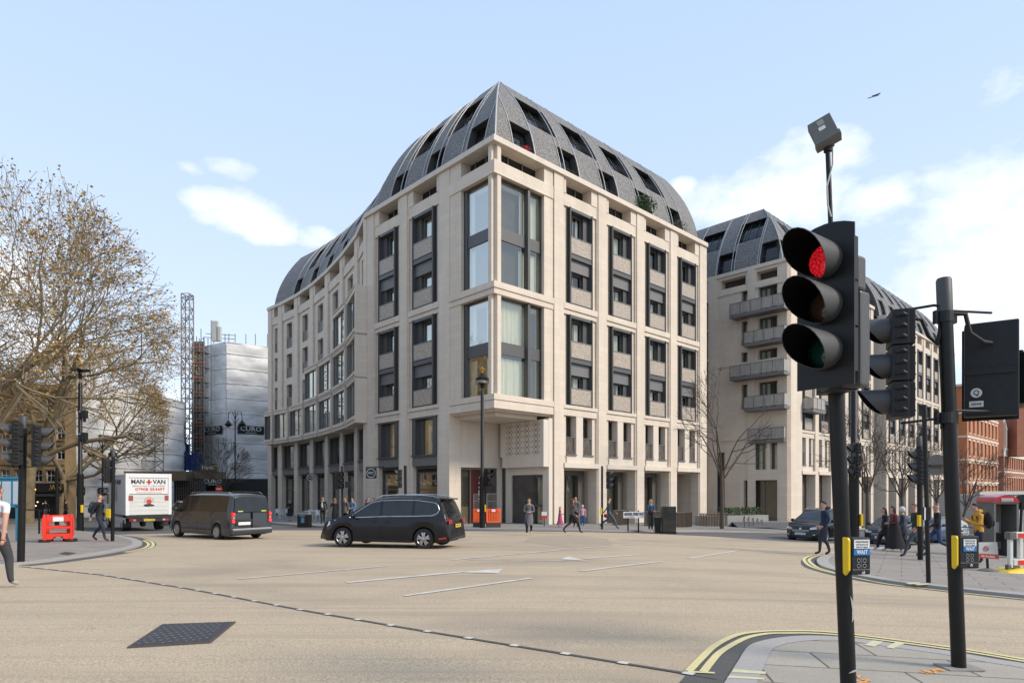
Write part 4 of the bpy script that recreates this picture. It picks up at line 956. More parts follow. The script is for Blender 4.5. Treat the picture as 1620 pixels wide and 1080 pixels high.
# ================================================================ LEFT BACKGROUND: wrapped buildings, hoist, old stone house
SHEET = mat('scaffold_sheeting', (.76, .75, .73), .45, var=.6, vscale=1.1, col2=(.52, .52, .52), stretch=(1, 1, 2.2), bump=1.0, bscale=1.6)
SHEETB = mat('sheet_seam', (.72, .73, .74), .5)
SCAF = mat('scaffold_tube', (.30, .29, .27), .5, metal=.5, var=.4, vscale=3)
RUST = mat('rust_orange', (.50, .12, .03), .7)
TARP = mat('blue_netting', (.015, .045, .16), .8, var=.5, vscale=2, col2=(.01, .02, .07))
SIGNB = mat('black_board', (.018, .022, .022), .4)
HOARD = mat('dark_hoarding', (.015, .017, .017), .6, var=.4, vscale=.8, col2=(.03, .03, .03))
def wrapped(poly, z0, z1, label, sag=.20):
    """sheeted scaffold: bulging bands of plastic between lifts"""
    c = sum((Vector(p) for p in poly), Vector((0, 0)))/len(poly); o = empty('wrapped_building', (c.x, c.y, g(c.x, c.y)), label, 'building')
    body = MB(); extr(body, [Vector(p)+(c-Vector(p)).normalized()*.5 for p in poly], z0, z1-.2); body.build('wall', mat('inner_masonry', (.25, .24, .22), .8), o)
    mb = MB(); sm = MB(); n = len(poly); rnd = random.Random(3)
    for i in range(n):
        a, b = Vector(poly[i]), Vector(poly[(i+1) % n]); d = b-a; Fm = Fr(a, d)
        if Fm.n.xy.dot((a+b)/2-c) < 0: Fm = Fr(a, d, n=(-Fm.n.x, -Fm.n.y))
        Lg = d.length; nu = max(2, int(Lg/.55)); nz = int((z1-z0)/.32); vs = []
        for k in range(nz+1):
            z = z0+(z1-z0)*k/nz
            for j in range(nu+1):
                u = Lg*j/nu; ph = ((z-z0) % 2.05)/2.05
                bulge = .05+sag*sin(pi*ph)*(.6+.6*sin(u*1.1+int((z-z0)/2.05)*2.1)) + .03*sin(u*3.3+z*2)+rnd.uniform(-.07, .07)
                if j in (0, nu): bulge = .05
                vs.append(Fm.p(u, bulge, z))
        mb.add(vs, [(k*(nu+1)+j, k*(nu+1)+j+1, (k+1)*(nu+1)+j+1, (k+1)*(nu+1)+j) for k in range(nz) for j in range(nu)])
        z = z0+2.05
        while z < z1: sm.path([Fm.p(Lg*j/8, .14, z+.04*sin(j*2+z)) for j in range(9)], .05, 4); z += 2.05
        sm.path([Fm.p(Lg*j/4, .12, z1) for j in range(5)], .06, 4)
    mb.build('sheeting', SHEET, o, smooth=60, fix=False); sm.build('sheet_strap', SHEETB, o)
    return o, c
def banner(name, body, Fm, u0, u1, z0, z1, label, v=.28, base=SIGNB, sub=True, cat='sign'):
    c = Fm.p((u0+u1)/2, v, z0); o = empty(name, c, label, cat); mb = MB(); mb.fb(Fm, u0, u1, v, v+.05, z0, z1); mb.build('board', base, o)
    if body:
        h = z1-z0; dirx = Fm.u if Fm.u.cross(Vector((0, 0, 1))).dot(Vector((Fm.n.x, Fm.n.y, 0))) > 0 else -Fm.u
        text(o, body, h*.78, Fm.p((u0+u1)/2, v+.06, (z0+z1)/2+(.12*h if sub else 0)), tuple(dirx), (0, 0, 1), WHITE, width=(u1-u0)*.78, ext=.01)
        if sub: text(o, 'CONSTRUCTION', h*.2, Fm.p((u0+u1)/2, v+.06, z0+.16*h), tuple(dirx), (0, 0, 1), WHITE, name='small_lettering', width=(u1-u0)*.4, ext=.01)
    return o
def XY(px, Y): return Vector(((px-CX)/F*Y, Y))
K = XY(358, 88); Kr = XY(440, 92); Kl = XY(322, 91)
wr, _ = wrapped([Kl, K, Kr, XY(445, 104), XY(320, 104)], -2.2, 21.9, 'tall building corner wrapped in white sheeting, between hoist mast and stone block')
FK = Fr(K, Kr-K); FKl = Fr(K, Kl-K)
if FK.n.y > 0: FK = Fr(K, Kr-K, n=(-FK.n.x, -FK.n.y))
if FKl.n.y > 0: FKl = Fr(K, Kl-K, n=(-FKl.n.x, -FKl.n.y))
def uu(px, Fm):
    k = (px-CX)/F; return (k*Fm.o.y-Fm.o.x)/(Fm.u.x-k*Fm.u.y)
def zz(py, Y): return EYE+(HY-py)/F*Y
banner('banner', 'CURO', FK, uu(375, FK), uu(417, FK), zz(686, 89), zz(673, 89), 'black banner with white letters, upper one right of the sheeted corner')
banner('banner', 'CURO', FKl, uu(357, FKl)*0+.5, uu(324, FKl), zz(687, 89), zz(674, 89), 'black banner on the narrow left face of the sheeted corner')
banner('banner', 'CURO', FK, uu(384, FK), uu(418, FK), zz(781, 89), zz(769, 89), 'low black banner right of the lamp post foot, above the van')
# antennas and loose tubes on top
an = empty('roof_antenna', (*XY(342, 92), 21.9), 'two pale antenna panels on the top of the sheeted building', 'antenna')
for (px, y0, y1, w) in ((341, 508, 540, .45), (347, 517, 540, .3)):
    mb = MB(); p = XY(px, 92); mb.box(p.x-w, p.x+w, 91.7, 92.2, zz(y1, 92), zz(y0, 92)); mb.build('antenna_panel', mat('antenna_grey', (.5, .5, .46), .6), an, bevel=.05)
sc = empty('scaffold', (*XY(350, 93), 21.5), 'loose scaffold tubes above the sheeted roof edge', 'scaffold'); mb = MB()
for px in (334, 338, 356, 362, 372, 389, 404, 423): p = XY(px, 93); h = zz({334: 506, 338: 512}.get(px, 528), 93); mb.tube((p.x, 93, 21), (p.x, 93, h), .06, n=5)
for y in (528, 534): a, b = XY(326, 93), XY(373, 93); mb.tube((a.x, 92.8, zz(y, 93)), (b.x, 92.8, zz(y+3, 93)), .05, n=5)
mb.build('tube', SCAF, sc)
# hoist tower
def lattice(c, w, z0, z1, r=.06, step=1.5):
    mb = MB(); cs_ = [(c[0]-w, c[1]-w), (c[0]+w, c[1]-w), (c[0]+w, c[1]+w), (c[0]-w, c[1]+w)]
    for p in cs_: mb.tube((*p, z0), (*p, z1), r*1.5, n=5, caps=False)
    z = z0; k = 0
    while z < z1-.1:
        zt = min(z1, z+step)
        for i in range(4):
            a, b = cs_[i], cs_[(i+1) % 4]; mb.tube((*a, zt), (*b, zt), r, n=4, caps=False)
            mb.tube((*(a if k % 2 else b), z), (*(b if k % 2 else a), zt), r, n=4, caps=False)
        z = zt; k += 1
    return mb
HT = XY(296.5, 86); ho = empty('hoist_tower', (HT.x, HT.y, 0), 'slender steel lattice hoist mast rising above the scaffold, left of the sheeted corner', 'hoist')
lattice(HT, .55, 3, zz(466, 86), .055, 1.35).build('mast', SCAF, ho)
sc2 = empty('scaffold', (*XY(312, 86), 0), 'dark scaffold bay with orange rails beside the hoist mast', 'scaffold')
mb = MB(); ob = MB(); dk = MB()
for px in (304, 311, 318, 323):
    p = XY(px, 87); mb.tube((p.x, 87, -2), (p.x, 87, zz(520+(px % 3)*6, 87)), .06, n=5, caps=False); mb.tube((p.x, 89, -2), (p.x, 89, zz(535, 89)), .06, n=5, caps=False)
for z in [4+2.05*i for i in range(9)]:
    a, b = XY(303, 87), XY(324, 87)
    for dz in (0, 1.0): mb.tube((a.x, 86.9, z+dz), (b.x, 86.9, z+dz), .05, n=4)
    dk.box(a.x, b.x, 87, 88.6, z-.1, z)
    ob = MB(); ob.tube((a.x, 86.85, z+.5), (b.x, 86.85, z+.45), .07, n=4); ob.build('guard_rail', RUST, sc2)
    mb.tube((a.x, 86.9, z), (b.x, 86.9, z+2), .04, n=4)
mb.build('tube', SCAF, sc2); dk.build('deck', mat('scaffold_board', (.16, .12, .08), .8), sc2)
mb = MB(); a, b = XY(304, 90), XY(323, 90); mb.box(a.x, b.x, 90, 90.2, -2, zz(540, 90)); mb.build('back_wall', mat('brown_masonry', (.10, .07, .055), .9, var=.5, vscale=1), sc2)
bn = empty('debris_netting', (*XY(295, 84), 6), 'blue netting hung round the foot of the hoist', 'netting'); mb = MB()
for (p0, p1, y0, y1, Y) in ((268, 290, 708, 742, 84), (290, 321, 716, 744, 84.3), (276, 300, 700, 716, 85)):
    a, b = XY(p0, Y), XY(p1, Y); vs = []; n = 12
    for k in range(n+1): x = a.x+(b.x-a.x)*k/n; vs += [(x, Y+.15*sin(k*2), zz(y1, Y)), (x, Y+.15*cos(k*2), zz(y0, Y)+.2*sin(k))]
    mb.add(vs, [(2*i, 2*i+2, 2*i+3, 2*i+1) for i in range(n)])
mb.build('net', TARP, bn, fix=False)
# second wrapped building behind the trees
wr2, _ = wrapped([XY(103.5, 63.5), XY(290, 84), XY(290, 96), XY(104, 78)], -2.2, 13.0, 'long sheeted scaffold front seen through the big trees')
FW = Fr(XY(103.5, 63.5), XY(290, 84)-XY(103.5, 63.5)); FW = Fr(FW.o, FW.u, n=(-FW.n.x, -FW.n.y)) if FW.n.y > 0 else FW
for (p0, p1, y0, y1, t) in ((113, 128, 688, 698, 'left of the tall lamp post, upper row'), (152, 175, 687, 698, 'above the twin lamp, upper row'), (200, 222, 683, 695, 'behind the removals lorry, upper row, right'), (112, 130, 771, 783, 'left of the tall lamp post, low row'), (151, 170, 771, 783, 'behind the walking man with backpack')):
    banner('banner', 'CURO', FW, uu(p0, FW), uu(p1, FW), zz(y1, FW.p(uu(p0, FW), 0, 0)[1]), zz(y0, FW.p(uu(p0, FW), 0, 0)[1]), 'small dark banner '+t, sub=False)
# scaffold lattice in front of it and the site gantry
for i, px in enumerate((214, 240)):
    p = XY(px, 76); so_ = empty('scaffold', (p.x, p.y, 0), 'scaffold tower standing on the gantry, '+('left one' if i == 0 else 'right one'), 'scaffold'); lattice(p, .9, zz(745, 76), zz(672, 76), .05, 1.2).build('tube', SCAF, so_)
gn = empty('site_gantry', (*XY(300, 72), g(-30, 72)), 'dark timber site gantry with hoardings along the works', 'hoarding')
mb = MB(); a, b = XY(176, 72), XY(320, 76); mb.box(a.x, b.x, 72, 76, zz(760, 72), zz(745, 72)); mb.build('deck', mat('gantry_timber', (.20, .15, .10), .8, var=.5, vscale=2), gn)
mb = MB(); a, b = XY(275, 73), XY(322, 73)
for k in range(14): x = a.x+(b.x-a.x)*k/13; mb.box(x, x+.12, 73, 73.3, -2, zz(760, 72))
for z in (0, .8, 1.6): mb.box(a.x, b.x, 73.05, 73.2, z, z+.1)
mb.build('post', mat('gantry_post', (.10, .09, .08), .8), gn)
mb = MB(); a, b = XY(300, 76), XY(436, 76); mb.box(a.x, b.x, 76, 76.4, -2, zz(757, 76)); mb.build('panel', HOARD, gn)
mb = MB(); a, b = XY(318, 75), XY(352, 75); mb.box(a.x, b.x, 73.5, 76, zz(757, 75), zz(746, 75)); mb.build('fascia', mat('gantry_timber', (.20, .15, .10)), gn)
FG = Fr((0, 73.4), (1, 0), n=(0, -1))
banner('site_sign', 'CURO', FG, XY(320, 73.4).x, XY(357, 73.4).x, zz(768, 73.4), zz(757, 73.4), 'dark green site sign with white letters below the timber fascia', base=mat('green_sign', (.012, .05, .035), .5))
FG2 = Fr((0, 73.2), (1, 0), n=(0, -1))
hk = banner('site_sign', 'Hawk', FG2, XY(319, 73.2).x, XY(345, 73.2).x, zz(745.5, 73.2), zz(733, 73.2), 'weathered grey sign board with a bird mark, above the green site sign', base=mat('grey_sign', (.09, .085, .075), .6), sub=False)
mb = MB(); p = FG2.p(XY(341, 73.2).x, .35, zz(736, 73.2)); mb.prism([(p[0]-.5, p[1], p[2]-.2), (p[0], p[1], p[2]+.05), (p[0]+.6, p[1], p[2]+.2), (p[0]+.1, p[1], p[2]-.25)], (0, -.02, 0)); mb.build('bird_mark', mat('sign_ochre', (.45, .33, .08), .6), hk)
# little no entry sign
def disc_sign(px, py, Y, r, label, red=True, base=None):
    p = at(px, py, Y); gz = g(p.x, p.y); o = empty('no_entry_sign', (p.x, p.y, gz), label, 'road sign'); mb = MB(); mb.tube((p.x, p.y+.05, gz), (p.x, p.y+.05, p.z), .035, n=6); mb.build('post', BLACKM, o)
    mb = MB(); mb.tube((p.x, p.y, p.z), (p.x, p.y-.03, p.z), r, n=20); mb.build('disc', mat('sign_red', (.55, .02, .02), .4), o); mb = MB(); mb.box(p.x-r*.7, p.x+r*.7, p.y-.045, p.y-.03, p.z-r*.16, p.z+r*.16); mb.build('bar', WHITE, o)
disc_sign(346.5, 773, 52, .30, 'round red no entry sign with white bar beyond the dark van')
# old buff stone house at the far left, dark shopfront below
OLD = mat('old_buff_stone', (.36, .25, .13), .85, var=.6, vscale=.6, col2=(.24, .17, .09), pattern=joints(.9, .35, .008, (.18, .13, .08), .5))
OS = empty('stone_house', (*XY(60, 62), g(-46, 62)), 'old buff stone house with white sash windows over a black shopfront, far left', 'building')
oa, obb = XY(-160, 60), XY(103, 62); FO = Fr(oa, obb-oa); FO = Fr(oa, FO.u, n=(-FO.n.x, -FO.n.y)) if FO.n.y > 0 else FO
Lo = (obb-oa).length; mb = MB(); ops = []
zs_ = [(zz(762, 61), zz(742, 61)), (zz(726, 61), zz(703, 61)), (zz(694, 61), zz(672, 61)), (9.0, 10.6)]
us_ = [uu(p, FO) for p in (8, 30, 59, 79, 95)]+[uu(p, FO) for p in (-30, -60, -90, -120)]
for (a, b) in zs_:
    for u in us_: ops.append((u-.42, u+.42, a, b))
wall_open(mb, FO, 0, Lo, zz(764, 61), 11.4, ops, t=.6)
for (a, b) in zs_: mb.fb(FO, 0, Lo, 0, .12, b+.45, b+.6)
mb.fb(FO, 0, Lo, 0, .35, 11.2, 11.7); mb.fb(FO, 0, Lo, -2, -.6, -3, 11.3); mb.build('wall', OLD, OS)
for (ua, ub, a, b) in ops:
    w = MB(); w.fb(FO, ua, ub, -.3, -.22, a, a+.08); w.fb(FO, ua, ua+.08, -.3, -.22, a, b); w.fb(FO, ub-.08, ub, -.3, -.22, a, b); w.fb(FO, ua, ub, -.3, -.22, b-.08, b); w.fb(FO, ua, ub, -.3, -.22, (a+b)/2, (a+b)/2+.06); w.fb(FO, (ua+ub)/2-.02, (ua+ub)/2+.02, -.3, -.22, a, b)
    wo = w.build('window', WHITE, OS); w = MB(); w.fb(FO, ua, ub, -.34, -.31, a, b); w.build('pane', CARGLASS, wo)
mb = MB(); mb.fb(FO, 0, Lo, 0, .5, zz(778, 61), zz(765, 61)); mb.fb(FO, 0, Lo, -.1, .1, -3, zz(778, 61)); so_ = mb.build('shopfront', mat('black_shopfront', (.012, .011, .011), .35), OS)
mb = MB(); mb.fb(FO, uu(40, FO), uu(102, FO), .5, 1.6, zz(785, 60), zz(781, 60)); mb.build('awning', mat('awning_black', (.03, .03, .032), .7), so_)
text(so_, 'DAWN', .75, FO.p(uu(86, FO), .52, zz(771, 60.5)), (1, .02, 0), (0, 0, 1), GOLD, width=1.9)
mb = MB(); p = FO.p(uu(60, FO), .55, zz(775, 60.5)); mb.ball(p, .16, .08, .2, 8); mb.path([(p[0], p[1], p[2]-.1), (p[0], p[1], p[2]-.35)], .07, 6); mb.build('gilded_emblem', GOLD, so_)
LITB = mat('warm_bulb', (.9, .7, .4), .5, emit=(1, .72, .38), estr=2.5)
mb = MB()
for px, py in ((43, 795), (54, 796), (61, 794), (70, 797), (58, 800), (92, 793), (99, 796)): p = FO.p(uu(px, FO), .16, zz(py, 60.5)); mb.ball(p, .06, n=6)
mb.build('lit_bulb', LITB, so_)
# generic terrace closing the view left behind trees and far right
def plain_block(px0, px1, Y0, Y1, zt, m, label, name='building_block', win=True, seed=1, cat='building', deep=12, colw=2.6, wm=None):
    a, b = XY(px0, Y0), XY(px1, Y1); Fm = Fr(a, b-a); Fm = Fr(a, Fm.u, n=(-Fm.n.x, -Fm.n.y)) if Fm.n.y > 0 else Fm; Lg = (b-a).length
    o = empty(name, (a.x, a.y, 0), label, cat); mb = MB(); ops = []
    if win:
        z = zt-2.8
        while z > 1:
            u = .8
            while u+1.2 < Lg: ops.append((u, u+1.1, z, z+1.8)); u += colw
            z -= 3.4
    wall_open(mb, Fm, 0, Lg, -6, zt, ops, t=.35); mb.fb(Fm, 0, Lg, -deep, -.35, -6, zt-.02); mb.fb(Fm, -.1, Lg+.1, -.35, .2, zt, zt+.4); mb.build('wall', m, o)
    mb = MB(); wn = MB()
    for (ua, ub, za, zb) in ops: mb.fb(Fm, ua, ub, -.25, -.22, za, zb); wn.fb(Fm, ua, ub, -.22, -.17, (za+zb)/2-.03, (za+zb)/2+.03); wn.fb(Fm, (ua+ub)/2-.03, (ua+ub)/2+.03, -.22, -.17, za, zb)
    if ops: p = mb.build('window', CARGLASS, o); wn.build('glazing_bar', wm or WHITE, p)
    return o, Fm
plain_block(-500, -160, 48, 60, 15, OLD, 'buff stone terrace running out of the left of the frame')
# ---------------------------------------------------------------- red brick buildings at the right
BRICK = mat('red_brick', (.52, .20, .09), .85, var=.5, vscale=.8, col2=(.42, .15, .07), pattern=joints(.45, .15, .012, (.36, .22, .15), .5))
BRICKD = mat('dark_brick', (.40, .16, .09), .85, var=.5, vscale=.7, col2=(.27, .10, .06), pattern=joints(.45, .15, .012, (.28, .2, .15), .4))
BANDS = mat('pale_band', (.66, .60, .50), .7)
def brick_block(Cc, lr, ll, ztop, m, label, pitch, zrow, wh, win_w, gables=False, dirs=None):
    o = empty('brick_building', (Cc.x, Cc.y, 0), label, 'building')
    FR = Fr(Cc, DR); FL = Fr(Cc, DL, n=(-DR.x, -DR.y)); mb = MB(); bd = MB(); opsR = []; opsL = []
    nrow = len(zrow)
    for z in zrow:
        u = .9
        while u+win_w < lr: opsR.append((u, u+win_w, z, z+wh)); u += pitch
        u = 2.2
        while u+1.4 < ll: opsL.append((u, u+1.4, z+.2, z+wh)); u += 5.5
    wall_open(mb, FR, 0, lr, -6, ztop, opsR, t=.4); wall_open(mb, FL, .4, ll, -6, ztop, opsL, t=.4); mb.fb(FR, .4, lr, -ll, -.4, -6, ztop-.05); mb.build('wall', m, o)
    for z in zrow: bd.fb(FR, -.06, lr, -.2, .08, z-.75, z-.45); bd.fb(FL, .1, ll, -.2, .08, z-.75, z-.45)
    for (a, b, c, d) in opsR: bd.fb(FR, a-.12, b+.12, -.1, .06, d, d+.22); bd.fb(FR, a-.12, b+.12, -.1, .10, c-.12, c)
    bd.fb(FR, -.15, lr+.1, -.4, .2, ztop, ztop+.35); bd.fb(FL, .2, ll, -.4, .2, ztop, ztop+.35); bd.build('string_course', BANDS, o)
    for Fm, ops in ((FR, opsR), (FL, opsL)):
        w = MB(); gl = MB()
        for (a, b, c, d) in ops:
            gl.fb(Fm, a, b, -.32, -.28, c, d)
            for (q, r) in ((a, a+.09), (b-.09, b), ((a+b)/2-.05, (a+b)/2+.05)): w.fb(Fm, q, r, -.28, -.18, c, d)
            w.fb(Fm, a, b, -.28, -.18, d-.1, d); w.fb(Fm, a, b, -.28, -.18, c, c+.08)
            w.fb(Fm, a+.09, a+(b-a)*.42, -.27, -.22, c+.1, d-.1)
        wo = w.build('window_frame', mat('cream_frame', (.5, .47, .41), .6), o); gl.build('pane', CARGLASS, wo)
    return o, FR
CB = Vector((.7164*95, 95)); b4, _ = brick_block(CB, 22.5, 14, 17.0, BRICK, 'bright red brick block with cream string courses beyond the stone wing', 2.75, [13.6, 10.05, 6.6, 3.2, -.1, -3.4], 2.3, 1.25)
rf = MB(); FRb = Fr(CB, DR)
vs = []
for j in range(7): a = pi/2*j/6; vs += [FRb.p(-16, -14-2+0*j-(1-cos(a))*6, 17.5+6*sin(a)), FRb.p(20, -14-2-(1-cos(a))*6, 17.5+6*sin(a))]
ob_ = empty('vaulted_roof_building', (CB.x+10*DL.x, CB.y+10*DL.y, 0), 'grey curved roof rising behind the bright brick block', 'building')
rf.add(vs, [(2*i, 2*i+1, 2*i+3, 2*i+2) for i in range(6)]); rf.fb(FRb, -16, 20, -30, -16.05, -4, 17.5); rf.fb(FRb, -16, 20, -30, -22.05, 17.5, 23.5); rf.build('roof', mat('grey_roof', (.30, .31, .33), .5, var=.3, vscale=.5), ob_, fix=False)
for k in range(9):
    w = MB(); u = -14+3.8*k; w.obox(FRb.p(u, -17.1, 20.2), FRb.u*.8, FRb.n*.1, Vector((0, 0, 1.1))); w.build('roof_window', METAL, ob_)
CG = Vector(((1588-CX)/F*124, 124)); b5, FRg = brick_block(CG, 40, 16, 9.2, BRICKD, 'gabled red brick hall with pale pointed dormers at the right edge', 2.5, [5.6, .9, -3.8], 3.0, 1.1)
gbm = MB(); pn_ = MB()
for k in range(7):
    u = 1.2+5.2*k; q = lambda a, z, v=0: FRg.p(u+a, v, z)
    gbm.prism([q(0, 9.5), q(3.0, 9.5), q(3.0, 12.6), q(1.5, 14.3), q(0, 12.6)], tuple(-FRg.n*1.6))
    for a in (0, 3.0): 
        pn_.fb(FRg, u+a-.28, u+a+.28, -.3, .3, 9.3, 13.2); c = Vector(q(a, 13.2)); r = .36
        pn_.add([FRg.p(u+a-r, -r, 13.2), FRg.p(u+a+r, -r, 13.2), FRg.p(u+a+r, r, 13.2), FRg.p(u+a-r, r, 13.2), FRg.p(u+a, 0, 15.6)], [(0, 1, 4), (1, 2, 4), (2, 3, 4), (3, 0, 4), (3, 2, 1, 0)])
gbm.build('gable', BRICKD, b5); pn_.build('pinnacle', BANDS, b5)
bd = MB(); bd.fb(FRg, -.1, 40, -.2, .1, 8.0, 9.4); bd.build('frieze', BANDS, b5)
mb = MB(); vs = [FRg.p(u, v, z) for u in (-.5, 40) for (v, z) in ((-.8, 9.5), (-5, 15.4), (-11, 15.4), (-15, 9.5))]; mb.add(vs, [(0, 1, 5, 4), (1, 2, 6, 5), (2, 3, 7, 6), (0, 3, 2, 1), (4, 5, 6, 7)]); mb.build('roof', mat('slate_roof', (.07, .06, .055), .6, var=.3, vscale=2), b5, fix=False)
for (px0, px1, py) in ((1579, 1588, 649), (1609, 1630, 640)):
    a, b = XY(px0, 124), XY(px1, 124); c = MB(); c.box(a.x, b.x, 124, 127, 8, zz(py, 125)); c.box(a.x-.2, b.x+.2, 123.8, 127.2, zz(py, 125)-.5, zz(py, 125)-.2); c.build('chimney', BRICKD, b5)
# low pale panelled building in front of the brick ones
lb_, FLb = plain_block(1548, 1640, 74, 80, zz(782, 76)+0, mat('pale_cladding', (.46, .45, .43), .6, var=.3, vscale=1), 'low pale panelled pavilion behind the telephone box', win=False, deep=5)
mb = MB()
for k in range(10): mb.fb(FLb, k*1.1, k*1.1+.05, 0, .05, -6, zz(782, 76))
mb.build('panel_joint', METALL, lb_)
for (a, b) in ((1.2, 2.1), (3.4, 4.3)):
    mb = MB(); mb.fb(FLb, a, b, .01, .04, -1.1, .5); mb.build('window', METALL, lb_)
# buildings across the street, out of view to the sides: they shade and reflect
plain_block(-900, -520, 22, 42, 19, OLD, 'buff stone frontage across the road, beyond the left edge of view')
# ================================================================ TREES
BARK = mat('plane_bark', (.30, .235, .14), .85, var=.8, vscale=2.2, col2=(.13, .10, .06), bump=.4, bscale=12)
BARKD = mat('young_bark', (.11, .085, .065), .9, var=.6, vscale=5, col2=(.05, .04, .03), bump=.3, bscale=30)
SEED = mat('seed_and_bud', (.45, .29, .09), .8, var=.8, vscale=1.5, col2=(.25, .15, .06), detail=2)
SEED.node_tree.nodes['Principled BSDF'].inputs['Transmission Weight'].default_value = 0
def grow(mb, lv, rnd, p, d, r, ln, depth, maxd, cen=None, rad=None, leafp=.5, lsize=.07, up=.05, wig=.25, sides=(8, 6, 5, 4, 3, 3, 3), shrink=.72, nb=(3, 4), tips=None, droop=0):
    n = 4 if depth < 3 else 3; pts = [p]; rs = [r]; dd = d.copy(); q = p.copy()
    for i in range(n):
        dd = (dd+Vector((rnd.gauss(0, wig), rnd.gauss(0, wig), rnd.gauss(0, wig)+up-(droop if depth > 2 else 0)))*.6).normalized()
        q = q+dd*(ln/n); pts.append(q.copy()); rs.append(max(.011, r*(1-(.40 if depth < maxd else .6)*(i+1)/n)))
        if cen is not None:
            rel = Vector(((q.x-cen.x)/rad.x, (q.y-cen.y)/rad.y, (q.z-cen.z)/rad.z))
            if rel.length > 1.0: break
    mb.path(pts, rs, sides[min(depth, 6)], caps=False)
    if depth >= maxd-1:
        for q in pts[1:]:
            if rnd.random() < leafp:
                for _ in range(rnd.randint(1, 3)):
                    c = q+Vector((rnd.gauss(0, .16), rnd.gauss(0, .16), rnd.gauss(0, .14))); x = Vector((rnd.gauss(0, 1), rnd.gauss(0, 1), rnd.gauss(0, 1))).normalized(); u, w = frame_of(x); s = lsize*rnd.uniform(.5, 1.5)
                    lv.quad(c-u*s, c-w*s*.8, c+u*s, c+w*s*.8)
    if depth >= maxd: return
    k = rnd.randint(*nb)
    for j in range(k):
        t = rnd.uniform(.35, 1) if j else 1; i = min(len(pts)-1, max(1, int(round(t*(len(pts)-1))))); b = pts[i]
        if cen is not None:
            rel = Vector(((b.x-cen.x)/rad.x, (b.y-cen.y)/rad.y, (b.z-cen.z)/rad.z))
            if rel.length > .97: continue
        x, y = frame_of(dd); a = rnd.uniform(0, 2*pi); sp = rnd.uniform(.45, 1.0) if j else rnd.uniform(.1, .4)
        nd_ = (dd*cos(sp)+(x*cos(a)+y*sin(a))*sin(sp)).normalized()
        if cen is not None:
            o_ = Vector((b.x-cen.x, b.y-cen.y, (b.z-cen.z)*.7)); 
            if o_.length > 0: nd_ = (nd_+o_.normalized()*.28).normalized()
        grow(mb, lv, rnd, b, nd_, rs[i]*rnd.uniform(.55, .75), ln*rnd.uniform(shrink-.12, shrink+.1), depth+1, maxd, cen, rad, leafp, lsize, up, wig, sides, shrink, nb, tips, droop)
def plane_tree(px, Y, label, H, cen, rad, seed, limbs, r0=.5, fork=4.0, leafd=.8):
    p0 = onx(px, Y); o = empty('plane_tree', p0, label, 'tree', 'large plane trees at the left'); rnd = random.Random(seed); mb = MB(); lv = MB()
    top = p0+Vector((.4, 0, fork)); mb.path([p0-Vector((0, 0, .3)), p0+Vector((.05, 0, .5)), p0+Vector((.2, 0, fork*.6)), top], [r0*1.25, r0, r0*.85, r0*.8], 12)
    for (dx, dy, dz, r, ln) in limbs: grow(mb, lv, rnd, top-Vector((0, 0, .3)), Vector((dx, dy, dz)).normalized(), r, ln*(1.3 if Y < 40 else 1.12), 0, 6, Vector(cen), Vector(rad), leafd, .07, .05, .27, nb=(3, 5), droop=.03, shrink=.80)
    mb.build('trunk', BARK, o, smooth=70, fix=False); lv.build('crown', SEED, o, fix=False); return o
plane_tree(40, 45, 'big plane tree with brown seed clusters, trunk behind the near left signal', 18, (-31.5, 46, 10.6), (7.6, 8, 7.3), 5,
    [(.75, 0, .55, .26, 6.2), (.2, .2, .95, .28, 5.5), (.95, .1, .25, .2, 6.5), (-.7, .2, .7, .26, 5.0), (.1, -.8, .6, .22, 4.5), (.6, -.3, .8, .24, 6.0)], .48, 4.6)
plane_tree(-70, 35, 'tallest plane tree at the left edge of the view', 19, (-27.9, 35, 11.2), (8.0, 8, 7.8), 11,
    [(.5, 0, .85, .28, 5.5), (-.4, .2, .9, .26, 5), (.95, .1, .4, .22, 5.5), (.2, .7, .7, .22, 4.5), (.4, -.6, .7, .22, 4.5)], .5, 4.0)
plane_tree(95, 62, 'paler plane tree further back in front of the sheeted building', 17, (-42, 62, 8.2), (7.6, 6.5, 7.6), 21,
    [(.7, 0, .6, .22, 5.5), (-.5, .1, .8, .22, 5), (.2, -.3, .95, .24, 5), (.9, .2, .3, .18, 5.2), (.4, .6, .6, .2, 4.5)], .38, 4.0)
def street_tree(px, py, Htop_px, label, seed, Y=None, spread=2.6, r0=.13, fork=.35, group='bare young street trees', leafp=0, lean=0):
    p0 = G(px, py, .1) if Y is None else onx(px, Y); Y = p0.y; H = (HY-Htop_px)/F*Y+EYE-p0.z; o = empty('street_tree', p0, label, 'tree', group)
    rnd = random.Random(seed); mb = MB(); lv = MB(); f = H*fork; mb.path([p0-Vector((0, 0, .2)), p0+Vector((.02, 0, f*.5)), p0+Vector((lean, 0, f))], [r0*1.2, r0, r0*.85], 8)
    cen = p0+Vector((lean, 0, f+(H-f)*.45)); rad = Vector((spread, spread, (H-f)*.62))
    for k in range(6):
        a = k*2*pi/6+.4; grow(mb, lv, rnd, p0+Vector((lean, 0, f*(.86+.03*k))), Vector((cos(a)*.5, sin(a)*.5, 1)).normalized(), r0*.5, (H-f)*.48, 1, 5, cen, rad, leafp, .05, .12, .18, nb=(3, 4), shrink=.68)
    mb.build('trunk', BARKD, o, smooth=70, fix=False)
    if lv.v: lv.build('crown', SEED, o, fix=False)
street_tree(1142, 836, 592, 'bare street tree on the kerb between the two stone blocks', 2, spread=3.1)
street_tree(1427, 0, 668, 'slender bare tree behind the walkers', 3, Y=46, spread=2.6, r0=.12)
street_tree(1372, 0, 640, 'bare tree partly hidden by the first signal post', 4, Y=40, spread=3.0, r0=.12)
